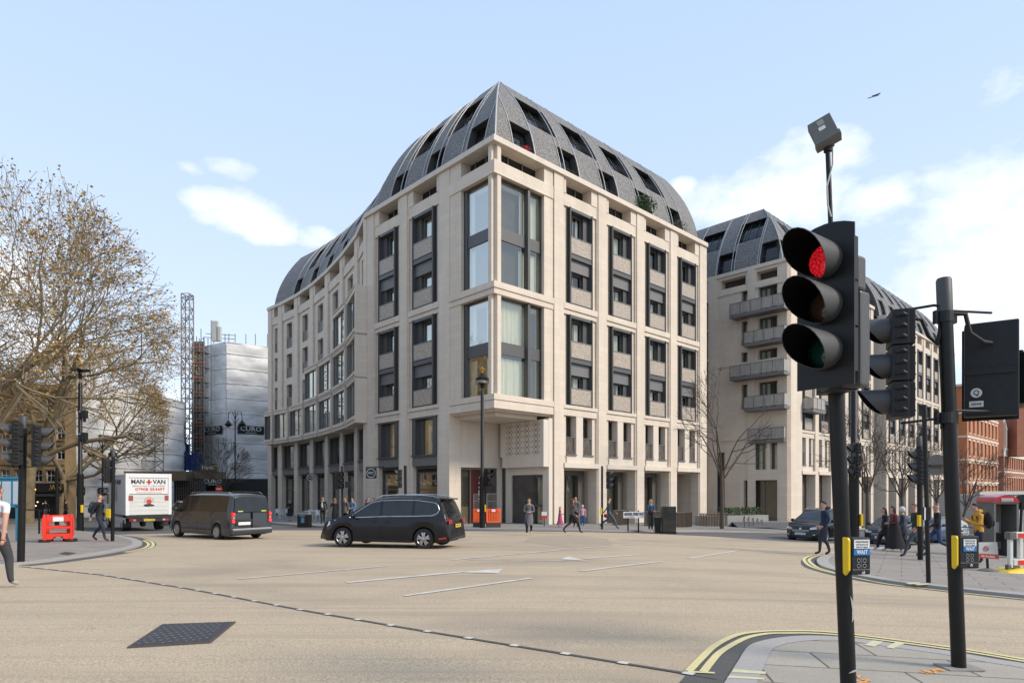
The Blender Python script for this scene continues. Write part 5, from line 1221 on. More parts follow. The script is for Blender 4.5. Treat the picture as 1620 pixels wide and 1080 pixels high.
street_tree(1482, 0, 690, 'far bare tree beyond the round sign', 5, Y=62, spread=2.8, r0=.12)
street_tree(1522, 0, 708, 'bare tree leaning before the bright brick block', 6, Y=56, spread=3.2, r0=.12, lean=.4)
street_tree(353, 0, 700, 'small bare tree in front of the sheeted corner', 7, Y=58, spread=2.6, r0=.09)
street_tree(300, 0, 690, 'thin bare tree left of the site sign', 8, Y=66, spread=2.5, r0=.07) if False else None
# ================================================================ VEHICLES
def paint(name, col, metal=.5): return mat(name, col, .22, metal=0, spec=.35, coat=.6 if col[0] > .03 else .18, var=.15, vscale=1.5)
P_BLK = paint('black_car_paint', (.006, .0065, .009), .2); P_GREY = paint('grey_van_paint', (.031, .034, .040), .6); P_SIL = paint('silver_car_paint', (.32, .33, .35), .6)
P_DRK = paint('dark_car_paint', (.02, .02, .023), .4); P_BLU = paint('blue_car_paint', (.02, .045, .12), .4); P_PALE = paint('pale_blue_paint', (.28, .33, .44), .2)
LENSR = mat('red_lens', (.38, .008, .008), .2, coat=.6, spec=.8); LENSRL = mat('lit_tail_lamp', (.7, .02, .02), .2, emit=(1, .03, .02), estr=1.6); LENSW = mat('clear_lens', (.55, .56, .58), .12, metal=.5, coat=.5); AMB = mat('amber_lens', (.6, .22, .02), .25)
PLATEW = mat('white_plate', (.7, .7, .68), .4); PLATEY = mat('yellow_plate', (.72, .50, .05), .4); ALLOY = mat('alloy_wheel', (.45, .45, .46), .3, metal=.9)
TRIM = mat('black_trim', (.018, .018, .019), .5)
def lerp_poly(P, x):
    if x <= P[0][0]: return P[0][1]
    for (a, b), (c, d) in zip(P[:-1], P[1:]):
        if x <= c: return b+(d-b)*(x-a)/(c-a) if c > a else d
    return P[-1][1]
def smooth_poly(P, x):
    if x <= P[0][0]: return P[0][1]
    if x >= P[-1][0]: return P[-1][1]
    for i in range(len(P)-1):
        if x <= P[i+1][0]:
            x0, y0 = P[i]; x1, y1 = P[i+1]; h = x1-x0; 
            m0 = 0 if i == 0 else (P[i+1][1]-P[i-1][1])/(P[i+1][0]-P[i-1][0]); m1 = (y1-y0)/h if i+2 >= len(P) else (P[i+2][1]-P[i][1])/(P[i+2][0]-P[i][0])
            if i == 0: m0 = (y1-y0)/h
            t = (x-x0)/h; return (2*t**3-3*t*t+1)*y0+(t**3-2*t*t+t)*h*m0+(-2*t**3+3*t*t)*y1+(t**3-t*t)*h*m1
def wheel(par, x, y, r, w, side, style, name='wheel'):
    """wheel as tyre with rim sub-part; local car coordinates, side=+1 left(+y)"""
    t = LB(); t.lathe((x, y-w/2, r), [(r*.66, .02), (r*.70, 0), (r*.94, 0), (r, .035), (r, w-.035), (r*.94, w), (r*.70, w), (r*.66, w-.02), (r*.66, .02)], 28, ax=(0, 1, 0), caps=False); to = t.build(name, RUBBER, par, smooth=50)
    rm = LB(); yo = y+side*(w/2-.02); d = Vector((0, side, 0))
    rm.lathe((x, yo-side*.10, r), [(r*.68, 0), (r*.70, .10), (r*.66, .115), (r*.62, .10), (r*.60, 0)], 28, ax=d, caps=False)
    n = {'split': 5, 'multi': 7, 'plain': 6}[style]
    for k in range(n):
        a = 2*pi*k/n+.3
        for da in ((-.13, .13) if style != 'plain' else (0,)):
            p0 = Vector((x+cos(a+da*.6)*r*.12, yo, r+sin(a+da*.6)*r*.12)); p1 = Vector((x+cos(a+da*1.6)*r*.63, yo-side*.01, r+sin(a+da*1.6)*r*.63))
            tg = Vector((-sin(a), 0, cos(a))); c = (p0+p1)/2; rm.obox(c, (p1-p0)/2, Vector((0, .018, 0)), tg*(.030 if style != 'plain' else .05))
    rm.lathe((x, yo-side*.03, r), [(r*.17, 0), (r*.15, .05), (.02, .055)], 14, ax=d); rm.build('rim', ALLOY, to, smooth=40)
    dk = LB(); dk.tube((x, yo-side*.09, r), (x, yo-side*.08, r), r*.64, n=24); dk.build('brake_disc', TRIM, to)
def car(name, label, loc, heading, Lg, Wd, top, belt, body, wheels, wr, wins, screen=None, rear=None, bot=.20, tumble=.14, cat='car', paintm=None, group=None, taper=.35, xs_extra=(), wstyle='split', glass=CARGLASS, wtw=.22, roof_flat=.12, pinch=.0):
    """x forward, origin at ground centre. top/belt: polylines of height over x; wins: side window x ranges"""
    o = empty(name, loc, label, cat, group, rz=heading); x0, x1 = top[0][0], top[-1][0]
    st = {x0, x1}; n = int((x1-x0)/.09)
    for i in range(n+1): st.add(x0+(x1-x0)*i/n)
    for wx in wheels:
        for k in range(25): a = pi*k/24; st.add(wx+cos(a)*(wr+.055))
    for a, b in wins: st |= {a, b}
    for x, _ in top: st.add(x)
    if screen: st |= set(screen)
    if rear: st |= set(rear)
    st |= {x0+.02, x0+.05, x1-.02, x1-.05, x1-.09}
    st = sorted(st); cl = [st[0]]
    for s in st[1:]:
        if s-cl[-1] > .008: cl.append(s)
    st = cl; NP = 10; rows = []
    tp = lambda x: smooth_poly(top, x)
    for x in st:
        zt = tp(x); zb = min(lerp_poly(belt, x), zt-.02)
        e0 = max(0, 1-(x-x0)/.55); e1 = max(0, 1-(x1-x)/.75)
        w = Wd/2*(1-taper*.42*e0**2.4-taper*e1**2.2)
        gz = bot+.10*e1**2+.08*e0**2; arch = gz
        for wx in wheels:
            d = abs(x-wx)
            if d < wr+.055: arch = max(arch, wr+sqrt(max(0, (wr+.055)**2-d*d)))
        arch = min(arch, zb-.12); gh = max(0, zt-zb); k = min(1, gh/.45); tm = tumble*k
        zc = lambda f: arch+(zb-arch)*f
        row = [(w*.955, arch), (w*.975, arch+.035), (w*.998, zc(.35)), (w, zc(.62)), (w*.985, zc(.85)), (w*.955, zb), (w*.955-tm*.55, zb+gh*.48), (w*.94-tm, zb+gh*(1-roof_flat)), (w*.94-tm-.11*k-.10*(1-k), zt-.012*k-.01), (0, zt)]
        row[8] = (max(.02, (w*.94-tm)*(.84 if k > .5 else .72)), zt-gh*.03-.006); row.insert(9, ((w*.94-tm)*.45, zt-.002)); rows.append(row)
    NP = len(rows[0]); V = []
    for i, x in enumerate(st):
        for s in (1, -1):
            for (y, z) in rows[i]: V.append((x, s*y, z))
    bm_, gl, scr, rr = [], [], [], []
    idx = lambda i, s, j: (i*2+s)*NP+j
    inr = lambda x, r: r is not None and r[0]-1e-4 <= x <= r[1]+1e-4
    for i in range(len(st)-1):
        xm = (st[i]+st[i+1])/2; gh = tp(xm)-lerp_poly(belt, xm)
        for s in (0, 1):
            for j in range(NP-1):
                f = (idx(i, s, j), idx(i+1, s, j), idx(i+1, s, j+1), idx(i, s, j+1)); f = f if s == 0 else f[::-1]
                if j in (5, 6) and any(a < xm < b for a, b in wins) and gh > .08: gl.append(f)
                elif j >= 8 and inr(xm, screen): scr.append(f)
                elif j >= 8 and inr(xm, rear): rr.append(f)
                else: bm_.append(f)
    for i, sgn in ((0, 1), (len(st)-1, -1)):
        for j in range(NP-1):
            f = (idx(i, 0, j), idx(i, 0, j+1), idx(i, 1, j+1), idx(i, 1, j)); bm_.append(f if sgn > 0 else f[::-1])
    b = LB(); b.add(V, bm_); bo = b.build('body', paintm, o, smooth=38, fix=False)
    for k, (fs, nm) in enumerate(((gl, 'side_window'), (scr, 'windscreen'), (rr, 'rear_window'))):
        if fs: b = LB(); b.add(V, fs); ob = b.build(nm, glass, o, smooth=60, fix=False); clean(ob)
    clean(bo)
    ub = LB(); ub.box(x0+.25, x1-.3, -Wd*.40, Wd*.40, bot+.0, bot+.32)
    ub.build('underbody', TRIM, o)
    for wx in wheels:
        ar = LB()
        for s in (1, -1):
            ar.box(wx-wr-.05, wx+wr+.05, s*Wd*.40, s*(Wd*.40-.22), bot+.1, wr*2+.04)
            wheel(o, wx, s*(Wd/2-wtw/2-.015), wr, wtw, s, wstyle)
        ar.build('wheel_housing', DARK, o)
    def sidept(x, z, s=1, e=.004):   # point on the side surface
        i = min(range(len(st)), key=lambda k: abs(st[k]-x)); r = rows[i]
        for (ya, za), (yb, zb_) in zip(r[:-1], r[1:]):
            if za <= z <= zb_ and zb_ > za: return Vector((x, s*(ya+(yb-ya)*(z-za)/(zb_-za)+e), z))
        return Vector((x, s*(r[0][0]+e), z))
    return o, sidept, tp
def clean(ob):
    bm = bmesh.new(); bm.from_mesh(ob.data); bmesh.ops.delete(bm, geom=[v for v in bm.verts if not v.link_faces], context='VERTS'); bmesh.ops.remove_doubles(bm, verts=bm.verts, dist=.0005); bm.to_mesh(ob.data); bm.free()
def patch(o, name, m, pts, th=.012, parent=None):   # raised panel following given local points (closed polygon), extruded along its normal outward
    pts = [Vector(p) for p in pts]; n = (pts[1]-pts[0]).cross(pts[2]-pts[0]).normalized(); c = sum(pts, Vector())/len(pts)
    if n.dot(Vector((c.x*.35, c.y, 0))) < 0: n = -n
    b = LB(); b.prism(pts, n*th); return b.build(name, m, parent or o)
def sidestrip(o, sp, name, m, line, r=.012, e=.008, sides=(1, -1), parent=None):
    for s in sides: b = LB(); b.path([sp(x, z, s, e) for x, z in line], r, 5); b.build(name, m, parent or o)
def mirror(o, x, z, y, m):
    for s in (1, -1):
        b = LB(); b.ball((x, s*(y+.10), z+.05), .075, .11, .085, 12); b.path([(x, s*(y-.06), z-.03), (x, s*(y+.04), z)], .03, 6); b.build('wing_mirror', m, o, smooth=True)
def plate(o, p, xd, w, h, m, s='LM67 XBT'):
    p = Vector(p); X = Vector(xd).normalized(); b = LB(); b.obox(p, X*w/2, Vector((0, 0, h/2)), X.cross(Vector((0, 0, 1)))*.008); po = b.build('number_plate', m, o)
    W_ = wmat(o); pw = W_@(p+Vector((0, 0, 0))); Xw = (W_.to_3x3()@X); Z = Xw.cross(Vector((0, 0, 1))); text(po, s, h*.8, pw+Z*.010, Xw, (0, 0, 1), BLACKP, width=w*.86, ext=.002)
def place(px_f, Yf, px_r, Yr, wf, wr_, side_off):   # from near-side wheel ground points to centre + heading
    a = onx(px_f, Yf); b = onx(px_r, Yr); d = (a-b); d.z = 0; d.normalize(); h = math.atan2(d.y, d.x); perp = Vector((d.y, -d.x, 0))*side_off
    m = (a+b)/2; return m, d, h, perp
# ---- black people carrier, side on, heading left
def people_carrier():
    f = onx(543, 21.5); r = onx(673.5, 20.75); d = (f-r); d.z = 0; d.normalize(); h = math.atan2(d.y, d.x)
    left = Vector((-d.y, d.x, 0)); mid = (f+r)/2; c = mid-left*.80; c = Vector((c.x, c.y, g(mid.x, mid.y)+.006))
    Lw = 2.92
    top = [(-2.32, .42), (-2.30, .78), (-2.22, .98), (-2.16, 1.10), (-1.98, 1.58), (-1.78, 1.68), (-1.2, 1.715), (-.3, 1.73), (.30, 1.66), (.75, 1.45), (1.28, 1.14), (1.5, 1.05), (1.95, .93), (2.28, .80), (2.42, .62), (2.47, .38)]
    belt = [(-2.32, .40), (-2.2, .95), (-2.0, 1.07), (-1.2, 1.04), (.6, 1.00), (1.25, .97), (1.6, .9), (2.2, .72), (2.47, .36)]
    o, sp, tp = car('people_carrier', 'black people carrier with chrome window line driving left across the junction', c, h, 4.8, 1.88, top, belt, None, [1.46, -1.46], .335, [(-1.93, -1.12), (-1.03, .02), (.12, 1.12)], screen=(.34, 1.30), rear=(-2.19, -1.99), paintm=P_BLK, tumble=.16)
    # pull the mid to wheel centre
    wl_ = [(1.22, 1.0), (.6, 1.02), (0, 1.045), (-.6, 1.06), (-1.2, 1.07), (-1.75, 1.09), (-1.93, 1.17), (-1.98, 1.28), (-1.92, 1.42), (-1.82, 1.5)]
    sidestrip(o, sp, 'chrome_trim', CHROME, wl_, .013)
    sidestrip(o, sp, 'chrome_trim', CHROME, [(1.22, 1.0), (1.1, 1.10), (.8, 1.30), (.45, 1.50), (.1, 1.565), (-.5, 1.585), (-1.2, 1.58), (-1.82, 1.50)], .012)
    for s in (1, -1):
        b = LB(); b.path([(.35, s*.66, 1.645), (.1, s*.66, 1.735), (-.4, s*.655, 1.765), (-1.2, s*.65, 1.76), (-1.7, s*.645, 1.72), (-1.9, s*.64, 1.655)], [.008, .018, .018, .018, .018, .008], 6); b.build('roof_rail', CHROME, o)
        patch(o, 'tail_lamp', LENSR, [sp(-2.10, .95, s), sp(-2.25, .95, s), sp(-2.25, .83, s), sp(-2.12, .83, s)])
        patch(o, 'tail_lamp', LENSR, [(-2.285, s*.80, .97), (-2.30, s*.52, .95), (-2.31, s*.52, .83), (-2.30, s*.80, .82)])
        patch(o, 'headlight', LENSW, [sp(1.72, .93, s), sp(2.02, .86, s), sp(2.3, .68, s), sp(2.36, .60, s), sp(2.05, .68, s)])
        patch(o, 'side_reflector', LENSR, [sp(-1.98, .36, s), sp(-2.22, .40, s), sp(-2.22, .34, s), sp(-1.98, .32, s)])
        for x in (-.18, .30):
            b = LB(); p = sp(x, .88, s, .02); b.path([p+Vector((-.09, 0, .012)), p+Vector((-.04, s*.015, 0)), p+Vector((.05, s*.015, 0)), p+Vector((.10, 0, .012))], .013, 6); b.build('door_handle', CHROME if x > 5 else P_BLK, o)
        for line in ([(1.12, 1.0), (1.02, .6), (.98, .34)], [(.06, 1.04), (.06, .7), (.03, .34)], [(-1.06, 1.04), (-1.06, .88), (-1.00, .72)]):
            b = LB(); b.path([sp(x, z, s, .001) for x, z in line], .005, 4); b.build('door_gap', DARK, o)
    sidestrip(o, sp, 'sill_trim', P_BLK, [(1.05, .30), (0, .27), (-1.02, .28)], .022)
    mirror(o, 1.02, 1.02, .93, P_BLK)
    plate(o, (-2.335, 0, .74), (0, -1, 0), .52, .11, PLATEY)
    b = LB(); b.box(-2.12, -1.88, -.6, .6, 1.60, 1.645); b.build('rear_spoiler', P_BLK, o, bevel=.015)
    b = LB(); b.box(2.36, 2.44, -.5, .5, .48, .62); b.build('grille', TRIM, o)
    b = LB(); b.path([(-2.20, 0, 1.18), (-2.12, .28, 1.28)], .012, 5); b.build('rear_wiper', TRIM, o)
    return o
pc = people_carrier()
# ---- dark grey van seen from rear-left
def grey_van():
    # rear-left corner and heading
    a = R(53.8); d = Vector((-sin(a), cos(a), 0)); h = math.atan2(d.y, d.x); right = Vector((d.y, -d.x, 0)); rl = onx(363.5, 25.4); c = rl+d*2.62+right*.96; c = Vector((c.x, c.y, g(c.x, c.y)+.006))
    top = [(-2.62, .40), (-2.615, .9), (-2.58, 1.15), (-2.50, 1.80), (-2.40, 1.87), (-2.0, 1.91), (-.5, 1.93), (.9, 1.90), (1.25, 1.80), (1.85, 1.32), (2.05, 1.17), (2.40, 1.05), (2.58, .85), (2.66, .45)]
    belt = [(-2.62, .38), (-2.55, 1.08), (-2.3, 1.17), (0, 1.17), (1.5, 1.13), (2.0, 1.05), (2.66, .42)]
    o, sp, tp = car('panel_van', 'dark grey passenger van with lit tail lamps, seen from behind beside the removals lorry', c, h, 5.3, 1.92, top, belt, None, [1.72, -1.56], .335, [(-2.28, -.08), (-.02, .72), (.82, 1.66)], screen=(1.27, 2.02), rear=(-2.565, -2.505), paintm=P_GREY, tumble=.13, taper=.16, wstyle='multi', cat='van')
    b = LB(); vs = [(-2.632+.10*(z-1.12)/.72, y, z) for z in (1.14, 1.78) for y in (-.76+.04*(z > 1.5), .76-.04*(z > 1.5))]
    P = [Vector((-2.618, -.78, 1.16)), Vector((-2.545, -.70, 1.74)), Vector((-2.545, .70, 1.74)), Vector((-2.618, .78, 1.16))]; b.prism(P, Vector((-.03, 0, 0))); b.build('rear_window', CARGLASS, o, bevel=.012)
    for s in (1, -1):
        b = LB(); b.path([(.9, s*.70, 1.885), (.8, s*.70, 1.955), (-.5, s*.70, 1.985), (-2.1, s*.68, 1.96), (-2.3, s*.67, 1.89)], [.01, .018, .02, .018, .01], 6); b.build('roof_rail', CHROME, o)
        b = LB(); b.box(-2.66, -2.50, s*.80-.07, s*.80+.11 if s > 0 else s*.80-.07+.14, .72, 1.16) if False else b.prism([(-2.66, s*.74, .72), (-2.66, s*.88, .72), (-2.62, s*.90, 1.15), (-2.62, s*.78, 1.15)], (.14, 0, 0)); tl = b.build('tail_lamp', LENSR, o, bevel=.01)
        b = LB()
        for z in (.74, 1.03): b.box(-2.672, -2.66, s*.81-.045, s*.81+.045, z, z+.11)
        b.build('brake_light', LENSRL, tl)
        b = LB(); b.box(-2.672, -2.66, s*.81-.04, s*.81+.04, .90, .97); b.build('reversing_light', LENSW, tl)
        for line in ([(.78, 1.85), (.76, 1.2), (.72, .8), (.68, .36)], [(-.05, 1.18), (-.05, .7), (-.1, .36)], [(-1.0, 1.06), (-.05, 1.08)] if False else [(1.66, 1.12), (1.5, .8), (1.36, .4)]):
            b = LB(); b.path([sp(x, z, s, .001) for x, z in line], .006, 4); b.build('door_gap', DARK, o)
        b = LB(); p = sp(.62, 1.0, s, .02); b.path([p+Vector((-.09, 0, 0)), p+Vector((.09, 0, 0))], .02, 6); b.build('door_handle', TRIM, o)
        b = LB(); b.path([sp(x, .42, s, .006) for x in (1.25, .6, 0, -.6, -1.1)], .03, 5); b.build('side_moulding', P_GREY, o)
        b = LB(); b.path([(-2.63, s*.6, .36), (-2.63, s*.78, .38)], .03, 6); b.build('side_reflector', LENSR, o)
        b = LB(); b.box(-2.655, -2.63, s*.52-.11, s*.52+.11, 1.175, 1.215); b.build('high_visibility_strip', mat('pale_yellow_strip', (.6, .6, .15), .5), o)
    b = LB(); b.box(-2.70, -2.60, -.86, .86, .42, .50); b.build('bumper_step', CHROME if False else mat('bumper_edge', (.30, .30, .31), .4, metal=.3), o, bevel=.02)
    b = LB(); b.box(-2.69, -2.55, -.9, .9, .26, .42); b.build('rear_bumper', P_GREY, o, bevel=.03)
    b = LB(); b.box(-2.665, -2.62, .0, .72, .62, .88); b.build('plate_recess', TRIM, o, bevel=.01)
    plate(o, (-2.675, .36, .70), (0, -1, 0), .52, .12, PLATEW, ' ')
    b = LB(); b.box(-2.66, -2.625, -.02, .02, .55, 1.15); b.build('rear_door_gap', DARK, o)
    mirror(o, 1.60, 1.18, .92, TRIM)
    return o
grey_van()
# ---- removals lorry
def lorry():
    d = Vector((-.682, .731, 0)); h = math.atan2(d.y, d.x); right = Vector((d.y, -d.x, 0)); rl = onx(199, 33.2); Lb, Wb = 4.1, 2.15; c = rl+right*Wb/2; c = Vector((c.x, c.y, g(c.x, c.y)))
    o = empty('removals_lorry', c, 'white box removals lorry with red and black lettering on its tail', 'lorry', rz=h)
    z0, z1 = .86, 3.02; b = LB(); b.box(.06, Lb, -Wb/2, Wb/2, z0, z1); bo = b.build('cargo_box', mat('lorry_side', (.52, .53, .55), .45, var=.2, vscale=1), o, bevel=.03)
    b = LB(); b.box(-.06, .06, -Wb/2-.02, -Wb/2+.14, z0, z1+.04); b.box(-.06, .06, Wb/2-.14, Wb/2+.02, z0, z1+.04); b.box(-.06, .06, -Wb/2+.14, Wb/2-.14, z1-.18, z1+.04); b.build('rear_frame', WHITE, o, bevel=.01)
    b = LB(); b.box(-.02, .05, -Wb/2+.14, Wb/2-.14, 1.98, z1-.18); up = b.build('upper_shutter', mat('lorry_white', (.74, .73, .70), .4, var=.15, vscale=2), o)
    b = LB(); 
    for k in range(5): b.box(-.05, .0, -Wb/2+.02, Wb/2-.02, z0+.02+k*.222, z0+.235+k*.222)
    lo = b.build('tail_lift', mat('lift_panel', (.66, .65, .60), .5, var=.3, vscale=2), o)
    b = LB(); b.box(-.055, -.0, -Wb/2, Wb/2, 1.955, 1.985); b.build('panel_seam', TRIM, o)
    W_ = wmat(o); X = W_.to_3x3()@Vector((0, -1, 0)); P = lambda y, z, x=-.026: W_@Vector((x, y, z))
    RED = mat('letter_red', (.55, .05, .03), .5); INK = mat('letter_ink', (.03, .03, .03), .5)
    text(up, 'MAN', .32, P(.52, 2.62), X, (0, 0, 1), INK, bold=.008, width=.62); text(up, 'VAN', .32, P(-.50, 2.62), X, (0, 0, 1), INK, bold=.008, width=.62)
    b = LB(); b.box(-.03, -.02, -.13, .13, 2.57, 2.66); b.box(-.03, -.02, -.045, .045, 2.48, 2.76); b.build('red_cross_mark', RED, up)
    text(up, 'REMOVALS & DELIVERIES', .13, P(0, 2.40), X, (0, 0, 1), mat('letter_grey', (.3, .3, .3), .5), width=1.55)
    text(up, '07908 054497', .22, P(-.06, 2.22), X, (0, 0, 1), RED, bold=.004, width=1.42)
    text(up, 'www.man-and-van.co.uk', .08, P(0, 2.06), X, (0, 0, 1), RED, width=1.2)
    b = LB(); c0 = Vector((-.058, -.0, 1.58))   # emblem: crest with a sunburst over a van silhouette
    b.tube(c0, c0+Vector((-.006, 0, 0)), .13, n=18)
    for k in range(9): a = pi*k/8; b.obox(c0+Vector((-.003, cos(a)*.21, sin(a)*.21)), Vector((.003, 0, 0)), Vector((0, cos(a), sin(a)))*.035, Vector((0, -sin(a), cos(a)))*.012)
    b.build('emblem', mat('letter_red', (.55, .05, .03)), lo)
    b = LB(); b.prism([(-.056, y, z) for y, z in ((.27, 1.36), (.20, 1.44), (-.05, 1.46), (-.2, 1.41), (-.28, 1.34), (-.1, 1.32), (.15, 1.31))], (-.006, 0, 0)); b.build('emblem_base', INK, lo)
    for s in (1, -1): b = LB(); b.box(-.06, -.05, s*.86-.11, s*.86+.11, 1.62, 1.9); b.build('warning_plate', mat('maroon_label', (.30, .07, .05), .5), lo)
    b = LB(); b.prism([(x, Wb/2+.004, z) for x, z in ((1.9, 1.7), (2.3, 1.5), (2.5, 1.9), (2.3, 2.5), (2.0, 2.35))], (0, .006, 0)); b.build('side_emblem', mat('letter_grey', (.3, .3, .3)), bo)
    W2_ = W_.to_3x3()@Vector((-1, 0, 0)); text(bo, 'MAN VAN', .4, W_@Vector((2.1, Wb/2+.01, 2.6)), W2_*-1, (0, 0, 1), INK, width=1.9)
    b = LB(); b.box(.0, 4.0, -.42, -.32, .62, .86); b.box(.0, 4.0, .32, .42, .62, .86); b.box(-.08, .06, -Wb/2+.02, Wb/2-.02, .70, .86); b.box(.3, .5, -Wb/2+.05, Wb/2-.05, .30, .42) if False else None
    b.build('chassis', TRIM, o)
    b = LB(); b.box(-.10, -.02, -.95, .95, .52, .68); bp_ = b.build('light_bar', TRIM, o)
    for s in (1, -1):
        b = LB(); b.box(-.13, -.10, s*.76-.16, s*.76+.16, .55, .66); b.build('tail_lamp', LENSR, o); b = LB(); b.box(-.135, -.13, s*.70-.05, s*.70+.05, .56, .65); b.build('reversing_light', LENSW, o)
        b = LB(); b.box(.55, .60, s*.9-.2, s*.9+.2, .22, .60); b.build('mud_flap', TRIM, o)
        for x in (1.3, 5.0): wheel(o, x, s*(.85 if x > 3 else .80), .36, .22 if x > 3 else .38, s, 'plain')
    plate(o, (-.115, -.0, .60), (0, -1, 0), .52, .11, PLATEY, 'LV15 KRE')
    b = LB(); b.prism([(4.15, -.95, .4), (6.1, -.95, .4), (6.1, -.95, 1.15), (5.4, -.95, 1.35), (4.95, -.95, 2.1), (4.15, -.95, 2.2)], (0, 1.9, 0)); cb = b.build('cab', WHITE, o, bevel=.05)
    b = LB(); b.box(4.5, 5.15, -.97, .97, 1.4, 1.95); b.build('cab_window', CARGLASS, o)
    b = LB(); b.prism([(4.1, -.95, 2.25), (4.1, -.95, 3.0), (4.7, -.95, 2.85), (5.1, -.95, 2.25)], (0, 1.9, 0)); b.build('luton_head', mat('lorry_side', (.52, .53, .55)), o, bevel=.03)
    b = LB(); b.box(.4, 3.6, Wb/2-.08, Wb/2-.03, .42, .72); b.build('side_guard', mat('lorry_side', (.52, .53, .55)), o)
lorry()
# ---- generic modern cars seen from the front on the right-hand street
def road_car(label, px, Y, heading, pm, kind='mpv', group='cars queuing down the side street', plates='LR16 VGP', dx=0):
    p = onx(px, Y); p.z += .004; s = {'mpv': 1.0, 'sedan': .87}[kind]
    top = [(-2.30, .42), (-2.27, .95), (-2.1, 1.28*s), (-1.85, 1.52*s), (-1.2, 1.62*s), (-.2, 1.65*s), (.35, 1.56*s), (.9, 1.28*s), (1.35, 1.03), (1.8, .95), (2.15, .84), (2.33, .66), (2.38, .35)]
    belt = [(-2.3, .4), (-2.15, .98), (-1.2, .99), (.5, .96), (1.3, .93), (1.9, .84), (2.38, .34)]
    o, sp, tp = car('parked_car', label, p, heading, 4.7, 1.86, top, belt, None, [1.42, -1.38], .325, [(-1.7, -1.0), (-.92, .08), (.16, 1.0)], screen=(.38, 1.34), rear=(-2.18, -1.8), paintm=pm, tumble=.2, group=group, cat='car', taper=.42)
    for sd in (1, -1):
        patch(o, 'headlight', LENSW, [(2.18, sd*.66, .80), (2.30, sd*.44, .74), (2.33, sd*.44, .64), (2.20, sd*.72, .68), (1.98, sd*.83, .80), (1.96, sd*.82, .86)], .02)
        b = LB(); b.obox((2.30, sd*.58, .40), Vector((.02, 0, 0)), Vector((0, .10, 0)), Vector((0, 0, .025))); b.build('fog_lamp', LENSW, o)
        patch(o, 'tail_lamp', LENSR, [sp(-1.95, .98, sd), sp(-2.22, .95, sd), sp(-2.22, .80, sd), sp(-1.95, .84, sd)])
    b = LB(); b.prism([(2.33, y, z) for y, z in ((-.46, .66), (.46, .66), (.38, .52), (-.38, .52))], (.035, 0, 0)); gr_ = b.build('grille', TRIM, o); b = LB()
    for z in (.55, .59, .63): b.path([(2.372, -.42, z), (2.372, .42, z)], .008, 4)
    b.build('grille_bar', CHROME, gr_); b = LB(); b.tube((2.36, 0, .69), (2.385, 0, .69), .06, n=16); b.build('badge', CHROME, o)
    b = LB(); b.prism([(2.345, y, z) for y, z in ((-.6, .38), (.6, .38), (.5, .28), (-.5, .28))], (.03, 0, 0)); b.build('lower_grille', TRIM, o)
    plate(o, (2.40, 0, .45), (0, 1, 0), .52, .11, PLATEW, plates); mirror(o, .88, 1.0, .92, pm)
    for sd in (1, -1): b = LB(); b.path([(.3, sd*.62, 1.60*s), (-.3, sd*.62, 1.69*s), (-1.5, sd*.60, 1.64*s)], .014, 5); b.build('roof_rail', CHROME, o)
    sidestrip(o, sp, 'chrome_trim', CHROME, [(1.1, .965), (.3, .985), (-.8, 1.005), (-1.7, 1.02)], .010)
    return o
hd = math.atan2(-.6837, -.7298)
road_car('black people carrier facing the junction beside the man in the navy coat', 1296, 33.6, hd, P_BLK, plates='YW68 XVP')
road_car('dark saloon with chrome grille behind the women in long coats', 1418, 32.5, hd, P_DRK, 'sedan', plates='AK17 WXB')
road_car('blue hatchback mostly hidden by the second signal post', 1468, 38, hd, P_BLU, 'sedan', plates='LD65 OKM')
road_car('silver car between the walkers and the thick signal post', 1500, 42, hd+.1, P_SIL, 'sedan', plates='EJ14 ZRO')
road_car('pale blue van-like car ahead of the grey van, partly hidden', 296, 44, math.atan2(.73, -.68), P_PALE, 'mpv', group=None)
# ================================================================ SIGNALS, LAMPS, SIGNS, BARRIERS
def litpat(t, ns, b, cur, col, tcn):
    v = ns.new('ShaderNodeTexVoronoi'); v.inputs['Scale'].default_value = 95; t.links.new(tcn.outputs['Object'], v.inputs[0]); m = ns.new('ShaderNodeMapRange'); m.inputs[1].default_value = .1; m.inputs[2].default_value = .6; m.inputs[3].default_value = .62; m.inputs[4].default_value = .12; t.links.new(v.outputs['Distance'], m.inputs[0]); t.links.new(m.outputs[0], b.inputs['Emission Strength']); return cur
LENSD = mat('dark_red_lens', (.05, .012, .01), .15, coat=.5); LENSA = mat('dark_amber_lens', (.09, .045, .03), .15, coat=.5, var=.6, vscale=40); LENSG = mat('dark_green_lens', (.008, .06, .045), .15, coat=.5, var=.6, vscale=40)
REDLIT = mat('lit_red_lamp', (.35, .01, .015), .25, emit=(1, .02, .035), estr=.36, pattern=litpat)
SCRAPE = mat('scraped_sticker', (.45, .45, .42), .7)
